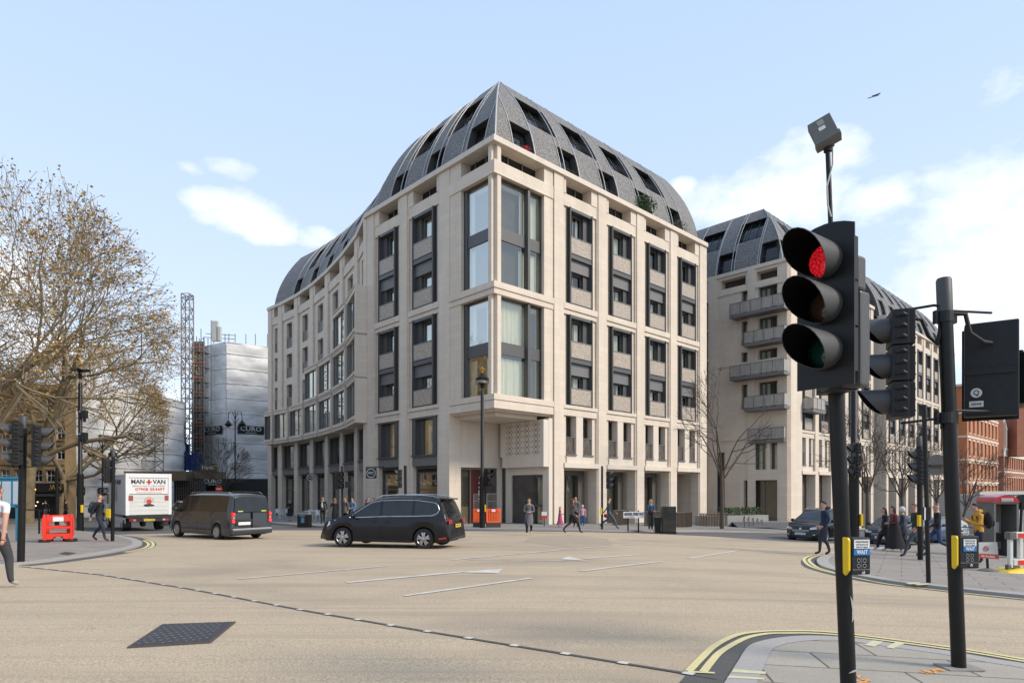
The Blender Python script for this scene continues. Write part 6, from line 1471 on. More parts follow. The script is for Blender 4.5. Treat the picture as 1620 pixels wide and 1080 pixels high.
def sighead(par, c, face, H=.92, lit=None, ribs=True, visor=.27, board=None, vr=.125, det=1, aspects=3):
    """c = world centre of the head's front plane; face = horizontal direction it faces"""
    c = Vector(c); f = Vector((face[0], face[1], 0)).normalized(); s = Vector((-f.y, f.x, 0)); Z = Vector((0, 0, 1)); hw = .155; pit = H/aspects
    root = MB()
    for k in range(aspects):
        zc = c+Z*(H/2-pit*(k+.5)); root.obox(zc-f*.07, f*.07, s*hw, Z*(pit/2-.006)); root.obox(zc-f*.165, f*.03, s*(hw-.035), Z*(pit/2-.012))
        if ribs:
            for q in (-.33, 0, .33):
                for sg in (1, -1):
                    root.path([zc+Z*(q*pit*.9)+s*(sg*hw)-f*.12, zc+Z*(q*pit*.9+.012)+s*(sg*(hw+.012))-f*.09, zc+Z*(q*pit*.9)+s*(sg*hw)-f*.03], [.016, .022, .016], 6)
                root.path([zc+Z*(q*pit*.9)-f*.197-s*.08, zc+Z*(q*pit*.9)-f*.203, zc+Z*(q*pit*.9)-f*.197+s*.08], [.012, .016, .012], 6)
    hd_ = root.build('signal_head', BLACKP, par, bevel=.006 if det else 0)
    if board:
        bw, bh, mm = board; b = MB(); n = 6; top = []
        for i in range(n+1): u = -1+2*i/n; top.append((u, bh/2-.05+.05*(1-u*u)))
        pts = [c-f*.004+s*(u*bw/2)+Z*z for u, z in top]+[c-f*.004+s*(bw/2)-Z*bh/2, c-f*.004-s*(bw/2)-Z*bh/2][0:2]
        pts = [c-f*.004+s*(-bw/2)-Z*bh/2]+[c-f*.004+s*(u*bw/2)+Z*z for u, z in top]+[c-f*.004+s*(bw/2)-Z*bh/2]
        b.prism(pts, f*.012); b.build('backing_board', mm, par)
    for k in range(aspects):
        zc = c+Z*(H/2-pit*(k+.5)); ln = MB(); m = [LENSD, LENSA, LENSG][k] if aspects == 3 else [LENSD, LENSG][k]
        if lit == k: m = REDLIT
        prof_ = [(vr*.9, .0), (vr*.88, .012), (vr*.6, .028), (vr*.25, .034)]; ln.lathe(zc, prof_, 20, ax=f); ln.build('lens', m, hd_, smooth=60)
        vb = MB(); n = 22; vs = []
        for i in range(n+1):
            a = 2*pi*i/n; ca, sa = cos(a), sin(a); l = visor*(.14+.86*((1+ca)/2)**.62)
            for (r, q) in ((vr, 0), (vr*1.04, l), (vr*1.0, l), (vr*.96, .0)): vs.append(zc+s*(sa*r)+Z*(ca*r)+f*q)
        for j in range(3): vb.add(vs if j == 0 else [], [] )
        vb.f = [(4*i+j, 4*(i+1)+j, 4*(i+1)+j+1, 4*i+j+1) for i in range(n) for j in range(3)]; vb.m = [1 if j == 2 else 0 for i in range(n) for j in range(3)]; vb.build('visor', [GREYP, DARK], hd_, smooth=50, fix=False)
    return hd_
def pole(par, p0, p1, r, capm=GREYP, caph=.28):
    p0, p1 = Vector(p0), Vector(p1); d = (p1-p0).normalized(); b = MB(); b.path([p0-Vector((0, 0, .3)), p0, p1-d*caph, ], [r, r, r], 20); b.build('post', BLACKM, par, smooth=50)
    if caph: b = MB(); b.lathe(p1-d*caph, [(r*1.06, 0), (r*1.06, caph-.02), (r*.9, caph)], 20, ax=d); b.build('post_cap', capm, par, smooth=50)
def bracket(par, a, b_, r=.018):
    m = MB(); m.path([a, b_], r, 6); m.build('bracket', BLACKP, par)
def clampm(par, c, r):
    m = MB(); c = Vector(c); m.tube(c-Vector((0, 0, .05)), c+Vector((0, 0, .05)), r*1.12, n=16)
    for s in (1, -1): m.box(c.x+s*(r*1.05)-.015, c.x+s*(r*1.05)+.035*s, c.y-.025, c.y+.025, c.z-.06, c.z+.06)
    m.build('clamp', BLACKP, par)
def waitbox(par, c, yaw, H=.29, Wb=.165):
    """push button unit with yellow surround at its left flank"""
    c = Vector(c); f = Vector((sin(yaw), -cos(yaw), 0)); s = Vector((cos(yaw), sin(yaw), 0)); Z = Vector((0, 0, 1))
    b = MB(); b.obox(c, s*Wb/2, f*.045, Z*H/2); 
    bo = b.build('push_button_unit', BLACKP, par, bevel=.012)
    b = MB(); b.prism([c-s*(Wb/2+.003)+f*a+Z*z for a, z in ((-.025, H/2-.0), (.03, H/2), (.04, H/2-.02), (.04, -H/2+.03), (.0, -H/2-.01), (-.02, -H/2+.01))], -s*.022); b.build('yellow_surround', YEL, par, bevel=.006)
    q = lambda u, z: c+s*u+Z*z+f*.0455
    def panel(u0, u1, z0, z1, m, name, e=.003): 
        b = MB(); b.obox(c+s*((u0+u1)/2)+Z*((z0+z1)/2)+f*(.0455+e/2), s*((u1-u0)/2), f*e, Z*((z1-z0)/2)); return b.build(name, m, bo)
    w = panel(-.058, .062, .055, .118, WHITE, 'instruction_plate')
    for i, tx in enumerate(('PEDESTRIANS', 'push button and', 'wait for signal')): text(w, tx, .017, q(.002, .103-.018*i)+f*.006, s, Z, BLACKP, width=.10 if i == 0 else .09, ext=.0005)
    b_ = panel(-.06, .064, .008, .050, mat('sign_blue', (.01, .16, .45), .4), 'wait_plate'); text(b_, 'WAIT', .042, q(.002, .029)+f*.006, s, Z, WHITE, bold=.001, width=.085, ext=.0008)
    d = MB()
    for uo in (-.022, .024):
        for z0 in (-.03, -.068):
            pts = [q(uo+.013*cos(a), z0+.014*sin(a))+f*.003 for a in [2*pi*k/8+pi/8 for k in range(9)]]; d.path(pts, .0016, 4)
    d.path([q(.001, -.008)+f*.003, q(.001, -.088)+f*.003], .001, 4); d.build('outline_figures', mat('pale_outline', (.45, .46, .45), .5), bo)
    d = MB(); d.obox(c-Z*(.095)+f*.047, s*Wb*.46, f*.002, Z*.0015); d.lathe(q(.012, -.117), [(.014, 0), (.014, .006), (.010, .012)], 14, ax=f); d.build('button', CHROME, bo, smooth=40)
# ---------- first near signal with the red light
p0 = Vector((2.475, 4.66, g(2.475, 4.66))); S1 = empty('traffic_signal', p0, 'nearest signal post with the glowing red light and square detector on top', 'traffic light', 'signals on the near island')
ptop = Vector((2.375, 4.66, 2.5)); pole(S1, p0, (2.36, 4.66, 2.62), .055, caph=0)
fd = Vector((-.817, -.576, 0)); cbh = Vector((2.15, 4.36, EYE+(HY-484)/F*4.36))
sighead(S1, cbh, fd, H=.93, lit=0, ribs=False, board=(.40, 1.12, BLACKM), visor=.40, vr=.125)
mbx = MB(); mbx.path([(2.36, 4.62, cbh.z+.30), (2.24, 4.5, cbh.z+.30)], .03, 8); mbx.path([(2.36, 4.62, cbh.z-.50), (2.24, 4.5, cbh.z-.50)], .03, 8); mbx.box(2.26, 2.42, 4.45, 4.72, cbh.z-.56, cbh.z-.50); mbx.build('bracket', BLACKP, S1)
rg = MB(); rg.lathe((2.45, 4.66, .95), [(.057, 0), (.059, .02), (.057, .04)], 18); rg.build('repair_band', mat('pale_band', (.55, .49, .41)), S1)
sk = MB(); sk.prism([(2.455, 4.596, z_) for z_ in (0,)]*0+[(2.452+a, 4.602, .63+b) for a, b in ((0, .1), (.02, .06), (.028, -.06), (.012, -.09), (.014, 0))], (0, .004, 0)); sk.prism([(2.44+a, 4.602, .17+b) for a, b in ((0, 0), (.05, .012), (.06, .03), (.03, .02))], (0, .004, 0)); sk.build('sticker_remains', SCRAPE, S1)
waitbox(S1, (2.475+.015, 4.585, EYE+(HY-878)/F*4.6), R(8), .265, .15)
# thin mast + detector
DT = S1
mp_ = MB(); q0 = at(1314, 352, 4.62); q1 = at(1309.5, 236, 4.62); mp_.path([q0-Vector((0, 0, .3)), q0, q1], .017, 10); mp_.build('mast', BLACKM, DT, smooth=True)
cj = MB(); cj.path([q1-Vector((0, 0, .02)), q1+Vector((0, 0, .045))], [.028, .034], 8); cj.path([q1+Vector((-.06, -.01, .03)), q1+Vector((0, 0, .03))], .012, 6); cj.path([q1+Vector((-.06, -.01, 0)), q1+Vector((-.06, -.01, .06))], .015, 6); cj.path([q1+Vector((0, 0, .05)), q1+Vector((0, 0, .08))], .02, 6); cj.path([q1+Vector((.035, 0, .02)), q1+Vector((.03, 0, .09))], .014, 6); cj.build('swivel_joint', BLACKP, DT)
bx = MB(); cc = at(1303, 209, 4.6); ax = Vector((.83, -.42, .36)).normalized(); nrm = Vector((-.45, -.86, .1)); nrm = (nrm-ax*nrm.dot(ax)).normalized(); azz = ax.cross(nrm)*-1
azz = azz if azz.z > 0 else -azz
bx.obox(cc, ax*.078, nrm*.04, azz*.092); bx.obox(cc-azz*.078, ax*.086, nrm*.048, azz*.016); bx.obox(cc-azz*.10, ax*.086, nrm*.048, azz*.004); db_ = bx.build('detector_box', mat('detector_grey', (.13, .13, .115), .5, var=.3, vscale=20), DT, bevel=.008)
bx = MB(); bx.obox(cc+nrm*.041+azz*.01-ax*.005, ax*.022, nrm*.001, azz*.014); bx.build('label_plate', WHITE, db_); bx = MB(); bx.obox(cc+nrm*.041+azz*.055-ax*.0, ax*.022, nrm*.001, azz*.02); bx.build('sticker', mat('faded_sticker', (.32, .31, .26), .6), db_)
cbx = MB(); cbx.path([q1+Vector((.035, 0, .03)), q1+Vector((.03, -.01, -.12)), q1+Vector((-.02, -.03, -.28)), q1+Vector((-.015, -.03, -.42)), q1+Vector((.015, -.02, -.5))], .006, 6); cbx.build('cable', mat('pale_cable', (.45, .45, .43), .6), DT, smooth=True)
# ---------- second near signal: two heads left and right
p1 = onx(1517, 5.87); S2 = empty('traffic_signal', p1, 'grey capped signal post carrying two heads, right of the red light', 'traffic light', 'signals on the near island')
t1 = at(1493, 440, 5.87); pole(S2, p1, t1, .060, caph=.40); rh = MB(); rh.obox(cbh-fd*.25-Vector((0, 0, .22)), fd*.07, Vector((-fd.y, fd.x, 0))*.15, Vector((0, 0, .33))); rh.obox(cbh-fd*.25+Vector((0, 0, .24)), fd*.055, Vector((-fd.y, fd.x, 0))*.13, Vector((0, 0, .12))); rh.build('rear_housing', GREYP, S1, bevel=.02)
fA = Vector((-.93, .37, 0)).normalized(); cA = at(1406, 579, 5.98); hA = sighead(S2, cA, fA, H=1.0, visor=.26, vr=.115)
for z, dz in ((.46, .05), (-.52, -.02)):
    bm1 = MB(); e = cA-fA*.1+Vector((0, 0, z+dz)); pc_ = Vector((t1.x+.03, 5.87, e.z)); bm1.path([e, Vector((pc_.x-.12, 5.87, e.z+.03)), Vector((pc_.x-.05, 5.87, e.z+.02)), Vector((pc_.x-.05, 5.87, e.z-.06))], .013, 6); bm1.build('bracket', BLACKP, S2)
cb_ = MB(); cb_.path([(cA.x+.12, 5.86, cA.z+.42), (cA.x+.22, 5.84, cA.z+.40), (cA.x+.30, 5.86, cA.z+.25), (cA.x+.38, 5.87, cA.z+.18), (t1.x-.02, 5.87, cA.z+.36)], .019, 8); cb_.path([(t1.x+.06, 5.87, cA.z+.46), (t1.x+.18, 5.84, cA.z+.45), (t1.x+.22, 5.84, cA.z+.28), (t1.x+.36, 5.86, cA.z+.20), (t1.x+.46, 5.9, cA.z+.20)], .021, 8); cb_.build('cable', BLACKP, S2, smooth=True)
for z in (cA.z+.43, cA.z-.5): clampm(S2, (t1.x+.006+(t1.z-z)*.012, 5.87, z), .060)
fB = Vector((.55, .83, 0)).normalized(); cB = at(1566, 588, 6.1); sighead(S2, cB, fB, H=.86, visor=.27, vr=.12, ribs=False, board=(.44, .93, BLACKM)); rc = MB(); rc.obox(cB-fB*.13, Vector((-fB.y, fB.x, 0))*.205, fB*.075, Vector((0, 0, .44))); rc.build('rear_cover', BLACKP, S2, bevel=.012)
bb = MB(); sB = Vector((-fB.y, fB.x, 0))
for z in (.52, -.40): bb.path([Vector((t1.x+.08, 5.87, cB.z+z)), cB-fB*.2+Vector((0, 0, z))], .012, 6)
bb.obox(cB-fB*.21-Vector((0, 0, .02))+sB*.02, sB*.20, fB*.008, Vector((0, 0, .03))); bb.build('bracket', BLACKP, S2)
st_ = MB(); bk = cB-fB*.215; up = Vector((0, 0, 1)); st_.lathe(bk+sB*.115-up*.22, [(.045, 0), (.045, .003)], 18, ax=-fB); st_.build('round_sticker', mat('sticker_white', (.55, .55, .53), .6), S2)
st_ = MB(); st_.obox(bk+sB*.115-up*.325, sB*.055, fB*.002, up*.028); so_ = st_.build('label_plate', mat('sticker_white', (.55, .55, .53)), S2)
text(so_, 'Q', .07, bk+sB*.115-up*.22-fB*.006, -sB, up, BLACKP, width=.045, ext=.001); text(so_, '500468', .03, bk+sB*.115-up*.325-fB*.004, -sB, up, BLACKP, width=.075, ext=.001)
waitbox(S2, (p1.x-.003-.01, 5.765, EYE+(HY-872)/F*5.78), R(4), .295, .19)
sc_ = MB(); sc_.prism([(p1.x-.2+a, 5.78, .82+b) for a, b in ((0, 0), (.02, .01), (.018, .03), (.003, .02))], (0, .004, 0)); sc_.build('sticker_remains', SCRAPE, S2) if False else None
bs = MB(); bs.obox((p1.x, p1.y, p1.z+.03), Vector((.16, 0, 0)), Vector((0, .12, 0)), Vector((0, 0, .006))); bs.build('base_plate', mat('mortar_patch', (.30, .27, .24), .9, var=.5, vscale=20), S2)
# third thing joined at the frame edge
ex = MB(); ce = at(1619, 600, 6.05); S2b = S2; ex.obox(ce, Vector((.12, .04, 0)), Vector((-.03, .1, 0)), Vector((0, 0, .24))); ex.tube(ce+Vector((-.02, 0, .24)), ce+Vector((-.02, 0, .28)), .02, n=8); ex.build('controller_housing', BLACKP, S2, bevel=.02)
# ---------- slim post with the round sign seen from behind
p2 = G(1469, 921, .06); S3 = empty('sign_post', p2, 'slim black post with a round sign seen from behind, standing on the right pavement', 'road sign')
b = MB(); tt = at(1462, 640, p2.y); b.path([p2, tt], .042, 12); b.build('post', BLACKM, S3, smooth=True)
b = MB(); c = at(1483, 735, p2.y-.02); b.tube(c, c+Vector((0, .02, 0)), .21, n=24); b.build('round_sign', GREYP, S3)
b = MB(); b.path([c+Vector((-.22, 0, 0)), c+Vector((.1, -.02, 0)), c+Vector((.12, -.02, -.05))], .012, 5); b.obox(c+Vector((-.05, -.012, -.02)), Vector((.1, 0, 0)), Vector((0, .01, 0)), Vector((0, 0, .015))); b.build('bracket', BLACKP, S3)
b = MB(); c = at(1466, 812, p2.y-.05); b.obox(c, Vector((.06, 0, 0)), Vector((0, .03, 0)), Vector((0, 0, .13))); bo = b.build('junction_box', BLACKM, S3); b = MB(); b.obox(c+Vector((-.055, -.032, 0)), Vector((.012, 0, 0)), Vector((0, .004, 0)), Vector((0, 0, .125))); b.build('pale_edge', WHITE, bo)
# ---------- lamp columns with gilded crowns
def crown(mb, c, s=1):
    c = Vector(c); mb.lathe(c, [(.05*s, 0), (.07*s, .02*s), (.05*s, .06*s), (.11*s, .16*s), (.13*s, .20*s), (.10*s, .22*s)], 12)
    for k in range(6): a = k*pi/3; mb.ball(c+Vector((cos(a)*.12*s, sin(a)*.12*s, .24*s)), .032*s, n=6)
    mb.path([c+Vector((-.11*s, 0, .22*s)), c+Vector((0, 0, .30*s)), c+Vector((.11*s, 0, .22*s))], .014*s, 5); mb.path([c+Vector((0, -.11*s, .22*s)), c+Vector((0, 0, .30*s)), c+Vector((0, .11*s, .22*s))], .014*s, 5); mb.ball(c+Vector((0, 0, .33*s)), .035*s, n=8)
def lamp_post(px, py, Y, ztop, label, sig=None, globe=True, boxes=(), yellow=False, group='tall black lamp columns with gilded crowns', flat=False):
    p = onx(px, Y); o = empty('street_lamp', p, label, 'street lamp', group); b = MB(); zc = p.z+3.0
    b.lathe(p-Vector((0, 0, .2)), [(.16, 0), (.16, 3.1), (.17, 3.16), (.10, 3.26), (.098, ztop-p.z-1.25), (.07, ztop-p.z-1.2)], 16); b.build('column', BLACKM, o, smooth=40)
    lh = MB(); h = ztop-.95
    if flat: lh.lathe((p.x, p.y, h-.25), [(.08, 0), (.09, .35), (.14, .40), (.48, .44), (.46, .50), (.2, .56), (.06, .66)], 20)
    else:
        lh.lathe((p.x, p.y, h-.35), [(.09, 0), (.13, .06), (.07, .14), (.20, .22), (.25, .26)], 16); lh.lathe((p.x, p.y, h+.18), [(.36, -.06), (.38, 0), (.30, .06), (.16, .16), (.11, .26), (.05, .34)], 20)
        for s in (1, -1): lh.path([(p.x+s*.10, p.y, h-.3), (p.x+s*.34, p.y, h-.1), (p.x+s*.36, p.y, h+.15)], .018, 5)
    lo_ = lh.build('lantern', BLACKM, o, smooth=50)
    if not flat: gb = MB(); gb.ball((p.x, p.y, h+.02), .23, n=16); gb.build('globe', mat('lamp_globe', (.30, .29, .28), .15, coat=.5), lo_, smooth=True)
    cr = MB(); crown(cr, (p.x, p.y, h+(.38 if flat else .50)), 1.0); cr.build('crown', GOLD, lo_, smooth=40)
    for (dx, z) in boxes: q = MB(); q.obox((p.x+dx, p.y, z), Vector((.12, 0, 0)), Vector((0, .12, 0)), Vector((0, 0, .2))); q.obox((p.x+dx, p.y, z-.28), Vector((.05, 0, 0)), Vector((0, .06, 0)), Vector((0, 0, .12))); q.build('camera_unit', BLACKP, o, bevel=.01); q = MB(); q.lathe((p.x, p.y, z+.1), [(.108, 0), (.108, .05)], 14); q.build('steel_strap', mat('strap_steel', (.4, .4, .4), .4, metal=.8), o)
    if yellow: q = MB(); q.obox((p.x+.17, p.y-.12, p.z+1.2), Vector((.035, 0, 0)), Vector((0, .07, 0)), Vector((0, 0, .20))); q.build('push_button_unit', YEL, o, bevel=.01)
    return o, p
LA, pa = lamp_post(127, 842, 33.0, zz(563, 33.0), 'tall lamp column with flat lantern and camera units before the big trees', boxes=((.22, zz(655, 33)), (.22, zz(690, 33))), flat=True, yellow=True)
LBm, pb = lamp_post(763, 839, 35.6, zz(577, 35.6), 'lamp column with round lantern standing in front of the stone corner', yellow=True)
fs = Vector((.8, -.6, 0)).normalized(); sighead(LBm, (pb.x+.42, 35.5, zz(755, 35.5)), Vector((.6, -.8, 0)), H=1.0, ribs=False, visor=.2, det=0); bracket(LBm, (pb.x, 35.5, zz(752, 35.5)), (pb.x+.3, 35.55, zz(752, 35.5)))
q = MB(); q.obox((pb.x+.62, 35.3, zz(760, 35.5)), Vector((.16, 0, 0)), Vector((0, .08, 0)), Vector((0, 0, .2))); q.build('pedestrian_signal', BLACKP, LBm)
LC, pc2 = lamp_post(1351, 0, 21.2, zz(436, 21.2), 'lamp column whose crown shows beside the red signal', yellow=True)
sighead(LC, (pc2.x-.12, 21.0, zz(728, 21)), Vector((-.93, .25, 0)), H=1.15, visor=.22, board=(.50, 1.2, BLACKM))
# twin-arm lamps
def twin_lamp(px, Y, ytop, label, gold=True, arm=.55, pend=True):
    p = onx(px, Y); zt = zz(ytop, Y); o = empty('street_lamp', p, label, 'street lamp', 'twin armed lamp posts'); b = MB()
    b.lathe(p, [(.16, 0), (.17, .3), (.10, .5), (.09, 1.2), (.12, 1.3), (.06, 1.5), (.05, zt-p.z-.8), (.03, zt-p.z)], 12); b.box(p.x-.25, p.x+.25, p.y-.03, p.y+.03, p.z+3.4, p.z+3.45)
    b.build('column', BLACKM, o, smooth=40)
    for s in (1, -1):
        a = MB(); a.path([(p.x, p.y, zt-.9), (p.x+s*arm*.5, p.y, zt-.15), (p.x+s*arm, p.y, zt-.2), (p.x+s*arm*1.15, p.y, zt-.6), (p.x+s*arm*1.15, p.y, zt-1.0)], .03, 6); a.path([(p.x, p.y, zt-1.3), (p.x+s*arm*.6, p.y, zt-.7)], .02, 5); ao = a.build('arm', BLACKM, o, smooth=40)
        l = MB(); l.lathe((p.x+s*arm*1.15, p.y, zt-1.55), [(.14, 0), (.34, .22), (.30, .26), (.16, .42), (.08, .55), (.04, .6)], 14); l.build('lantern', BLACKM, ao, smooth=40); l = MB(); l.ball((p.x+s*arm*1.15, p.y, zt-1.42), .20, n=10); l.build('globe', mat('lamp_globe', (.30, .29, .28)), ao, smooth=True)
    if gold:
        q = MB()
        for k in range(4): q.lathe((p.x, p.y, p.z+.5+k*.5), [(.10, 0), (.14, .12), (.09, .22)], 10)
        q.build('gilded_ornament', GOLD, o, smooth=40)
twin_lamp(372, 58, 648, 'ornate twin lamp with gilded foot behind the dark van')
twin_lamp(162, 52, 692, 'twin lamp with hanging lanterns above the walking man', gold=False, arm=.75)
# ---------- left signals
def small_signal(px, py, ytop, label, r=.06, Y=None, group='signal posts round the junction'):
    p = G(px, py, .06) if Y is None else onx(px, Y); o = empty('traffic_signal', p, label, 'traffic light', group); return o, p
S4, p = small_signal(33, 888, 658, 'signal post with two heads at the left frame edge'); t = at(37, 658, p.y); pole(S4, p, t, .08, caph=.30)
sighead(S4, at(13, 702, p.y-.15)+Vector((.12, 0, 0)), Vector((-.84, -.54, 0)), H=1.05, visor=.27, board=(.42, 1.15, BLACKM)); sighead(S4, at(66, 706, p.y), Vector((.84, .50, 0)), H=1.02, visor=.27, vr=.115)
for z in (zz(672, p.y), zz(738, p.y)): bracket(S4, (t.x-.4, p.y, z), (t.x+.3, p.y, z), .013)
S5, p = small_signal(178, 855.5, 712, 'plain signal post with yellow button unit right of the man with backpack'); t = at(179.5, 712, p.y); pole(S5, p, t, .062, caph=.25)
sighead(S5, at(173.5, 745, p.y+.1), Vector((.75, .65, 0)), H=.85, visor=.22, ribs=False, det=0); q = MB(); cq = at(172, 812, p.y-.03); q.obox(cq, Vector((.09, 0, 0)), Vector((0, .06, 0)), Vector((0, 0, .17))); q.build('push_button_unit', YEL, S5, bevel=.02)
q = MB(); q.path([(t.x-.02, p.y, zz(718, p.y)), (t.x-.17, p.y, zz(716, p.y)), (t.x-.2, p.y, zz(728, p.y))], .02, 6); q.build('cable', BLACKP, S5)
q = MB(); q.obox(at(170, 752, p.y), Vector((.09, 0, 0)), Vector((0, .08, 0)), Vector((0, 0, .28))); q.build('pedestrian_signal', BLACKP, S5, bevel=.01)
S6, p = small_signal(542, 0, 742, 'signal with round top unit behind the group on the pavement', Y=36.5); t = at(541, 742, 36.5); pole(S6, p, t, .06, caph=0); sighead(S6, at(540, 759, 36.3), Vector((.35, -.93, 0)), H=1.0, visor=.22, ribs=False, det=0)
q = MB(); q.obox(at(551, 766, 36.3), Vector((.17, 0, 0)), Vector((0, .1, 0)), Vector((0, 0, .18))); q.obox(at(534, 759, 36.4), Vector((.16, 0, 0)), Vector((0, .1, 0)), Vector((0, 0, .5))); q.path([at(541, 748, 36.5), at(541, 737, 36.5)], .07, 8); q.build('pedestrian_signal', BLACKP, S6, bevel=.01)
S7, p = small_signal(642, 0, 736, 'signal post above the people carrier roof, head facing left', Y=35); t = at(641, 736, 35); pole(S7, p, t, .075, caph=0); sighead(S7, at(630, 757, 35), Vector((-.95, -.3, 0)), H=1.02, visor=.22, ribs=True, det=0)
S8, p = small_signal(952.5, 0, 737, 'signal post by the arcade with pale edged visors facing right', Y=35.2); t = at(952.5, 737, 35.2); pole(S8, p, t, .06, caph=0); sighead(S8, at(965, 759, 35.2), Vector((.95, -.3, 0)), H=.98, visor=.24, ribs=False, det=0)
q = MB(); q.obox(at(951, 808, 35.1), Vector((.05, 0, 0)), Vector((0, .06, 0)), Vector((0, 0, .17))); q.build('push_button_unit', YEL, S8)
S9, p = small_signal(1456, 0, 690, 'signal post between the walkers, seen half from behind', Y=19.6); t = at(1454, 690, 19.6); pole(S9, p, t, .075, caph=.3); sighead(S9, at(1450, 738, 19.5), Vector((-.92, .32, 0)), H=1.1, visor=.25, det=0); sighead(S9, at(1462, 738, 19.6), Vector((.8, .6, 0)), H=1.0, visor=.2, det=0)
q = MB(); q.obox(at(1454, 823, 19.5), Vector((.03, 0, 0)), Vector((0, .06, 0)), Vector((0, 0, .17))); q.build('push_button_unit', YEL, S9)
# slim black post left by barrier
p = G(62, 844, .06); o = empty('bollard_post', p, 'thin black post with rail left of the red barrier', 'post'); b = MB(); b.tube(p, (p.x, p.y, zz(806, p.y)), .04, n=8); b.tube((p.x-3.2, p.y+.2, zz(806, p.y)), (p.x, p.y, zz(806, p.y)), .03, n=6); b.build('post', BLACKM, o)
p = onx(90, 40); o = empty('lamp_column', p, 'plain thin black column behind the red barrier', 'post'); b = MB(); b.tube(p, (p.x, p.y, zz(740, 40)), .13, .09, n=10); b.build('column', BLACKM, o)
# round-headed post at right frame edge
p = onx(1613, 26); o = empty('road_sign', p, 'black round sign on a thin post at the right frame edge', 'road sign'); b = MB(); c = at(1618, 794, 26); b.tube(p, (p.x+.08, p.y, c.z), .05, n=8); b.build('post', BLACKM, o); b = MB(); b.tube(c, c+Vector((0, .05, 0)), .32, n=20); b.build('disc', BLACKM, o)
# ---------- street name sign
p = onx(1003, 35); o = empty('street_name_sign', p, 'low white street name sign on two black legs', 'street sign'); a, e = at(986, 819, 35), at(1019, 809, 35)
b = MB(); b.box(a.x, e.x, 34.95, 35, a.z, e.z); bo = b.build('board', WHITE, o)
for px in (993.5, 1010): q = onx(px, 35.04); b = MB(); b.box(q.x-.035, q.x+.035, 35.01, 35.08, q.z, e.z+.07); b.build('leg', BLACKM, o)
text(bo, 'ARUNDEL STREET WC2', .20, ((a.x+e.x)/2, 34.94, a.z+(e.z-a.z)*.62), (1, 0, 0), (0, 0, 1), BLACKM, bold=.006, width=1.06, ext=.003); text(bo, 'CITY OF WESTMINSTER', .07, ((a.x+e.x)/2-.22, 34.94, a.z+.07), (1, 0, 0), (0, 0, 1), mat('letter_red', (.55, .05, .03)), width=.5, ext=.003)
# black advertising totem and bin
p = onx(1057.5, 34.5); o = empty('black_cabinet', p, 'tall glossy black street cabinet by the arcade', 'cabinet'); b = MB(); b.box(p.x-.37, p.x+.37, 34.3, 34.8, p.z, zz(800.5, 34.5)); b.build('body', mat('black_gloss', (.012, .013, .013), .12, coat=.5, var=.7, vscale=3, col2=(.03, .035, .03)), o, bevel=.02); b = MB(); b.box(p.x-.39, p.x+.39, 34.28, 34.82, p.z-.02, p.z+.1); b.build('plinth', BLACKM, o)
p = onx(1040.5, 34.6); o = empty('litter_bin', p, 'short black bin left of the tall black cabinet', 'bin'); b = MB(); b.box(p.x-.14, p.x+.14, 34.45, 34.8, p.z, zz(818, 34.6)); b.build('body', BLACKM, o, bevel=.02); b = MB(); b.box(p.x-.16, p.x+.16, 34.43, 34.82, zz(818, 34.6), zz(816.8, 34.6)); b.build('lid', mat('bin_lid', (.15, .15, .15), .5), o)
p = onx(481, 39); o = empty('litter_bin', p, 'wide black bin with blue label in front of the cafe tables', 'bin'); b = MB(); b.box(p.x-.36, p.x+.36, 38.8, 39.4, p.z, p.z+.78); bo = b.build('body', BLACKM, o, bevel=.03); b = MB(); b.prism([(p.x-.34, 38.85, p.z+.78), (p.x+.34, 38.85, p.z+.78), (p.x+.25, 38.85, p.z+.92), (p.x-.25, 38.85, p.z+.92)], (0, .5, 0)); b.build('lid', mat('bin_lid', (.15, .15, .15)), o); b = MB(); b.box(p.x-.12, p.x+.08, 38.78, 38.8, p.z+.28, p.z+.62); b.box(p.x-.22, p.x+.12, 38.78, 38.8, p.z+.68, p.z+.75); b.build('label_plate', mat('bin_blue', (.05, .14, .22), .5), o)
# small red and white sign at the building
p = onx(861, 38.5); o = empty('small_sign', p, 'little white and red notice on a foot by the stone pier', 'sign'); b = MB(); b.box(p.x-.16, p.x+.16, 38.5, 38.53, zz(815, 38.5), zz(809, 38.5)); b.build('board', WHITE, o); b = MB(); b.box(p.x-.17, p.x+.17, 38.48, 38.53, zz(820, 38.5), zz(815.3, 38.5)); b.build('red_band', REDP, o); b = MB(); b.tube(p, (p.x, p.y+.05, zz(815, 38.5)), .03, n=6); b.lathe(p, [(.18, 0), (.05, .08)], 12); b.build('foot', BLACKM, o)
# hanging shop signs
def hang(pw, r, round_, txt, label):
    o = empty('hanging_sign', pw, label, 'shop sign'); b = MB()
    if round_: b.tube(pw, Vector(pw)+Vector((0, .08, 0)), r, n=24)
    else: b.box(pw[0]-r, pw[0]+r, pw[1], pw[1]+.08, pw[2]-r, pw[2]+r)
    bo = b.build('board', SIGNB, o); q = MB(); n = 32
    q.path([(pw[0]+cos(2*pi*k/n)*r*.80, pw[1]-.01, pw[2]+sin(2*pi*k/n)*r*.80) for k in range(n+1)], .022, 4); q.build('ring', WHITE, bo)
    text(bo, txt, r*.6, (pw[0], pw[1]-.01, pw[2]), (1, 0, 0), (0, 0, 1), WHITE, width=r*1.05)
    b = MB(); b.path([(pw[0]-r, pw[1]+.04, pw[2]+r*1.15), (pw[0]+r+.5, pw[1]+.3, pw[2]+r*1.15)], .03, 5); b.build('bracket', BLACKM, o)
hang(tuple(at(587, 748, 45.5)), .38, False, 'PRET', 'square black hanging sign with white ring on the curved wing')
hang(tuple(at(490, 755, 55)), .30, True, 'CAFE', 'small round dark hanging sign further along the curved wing')
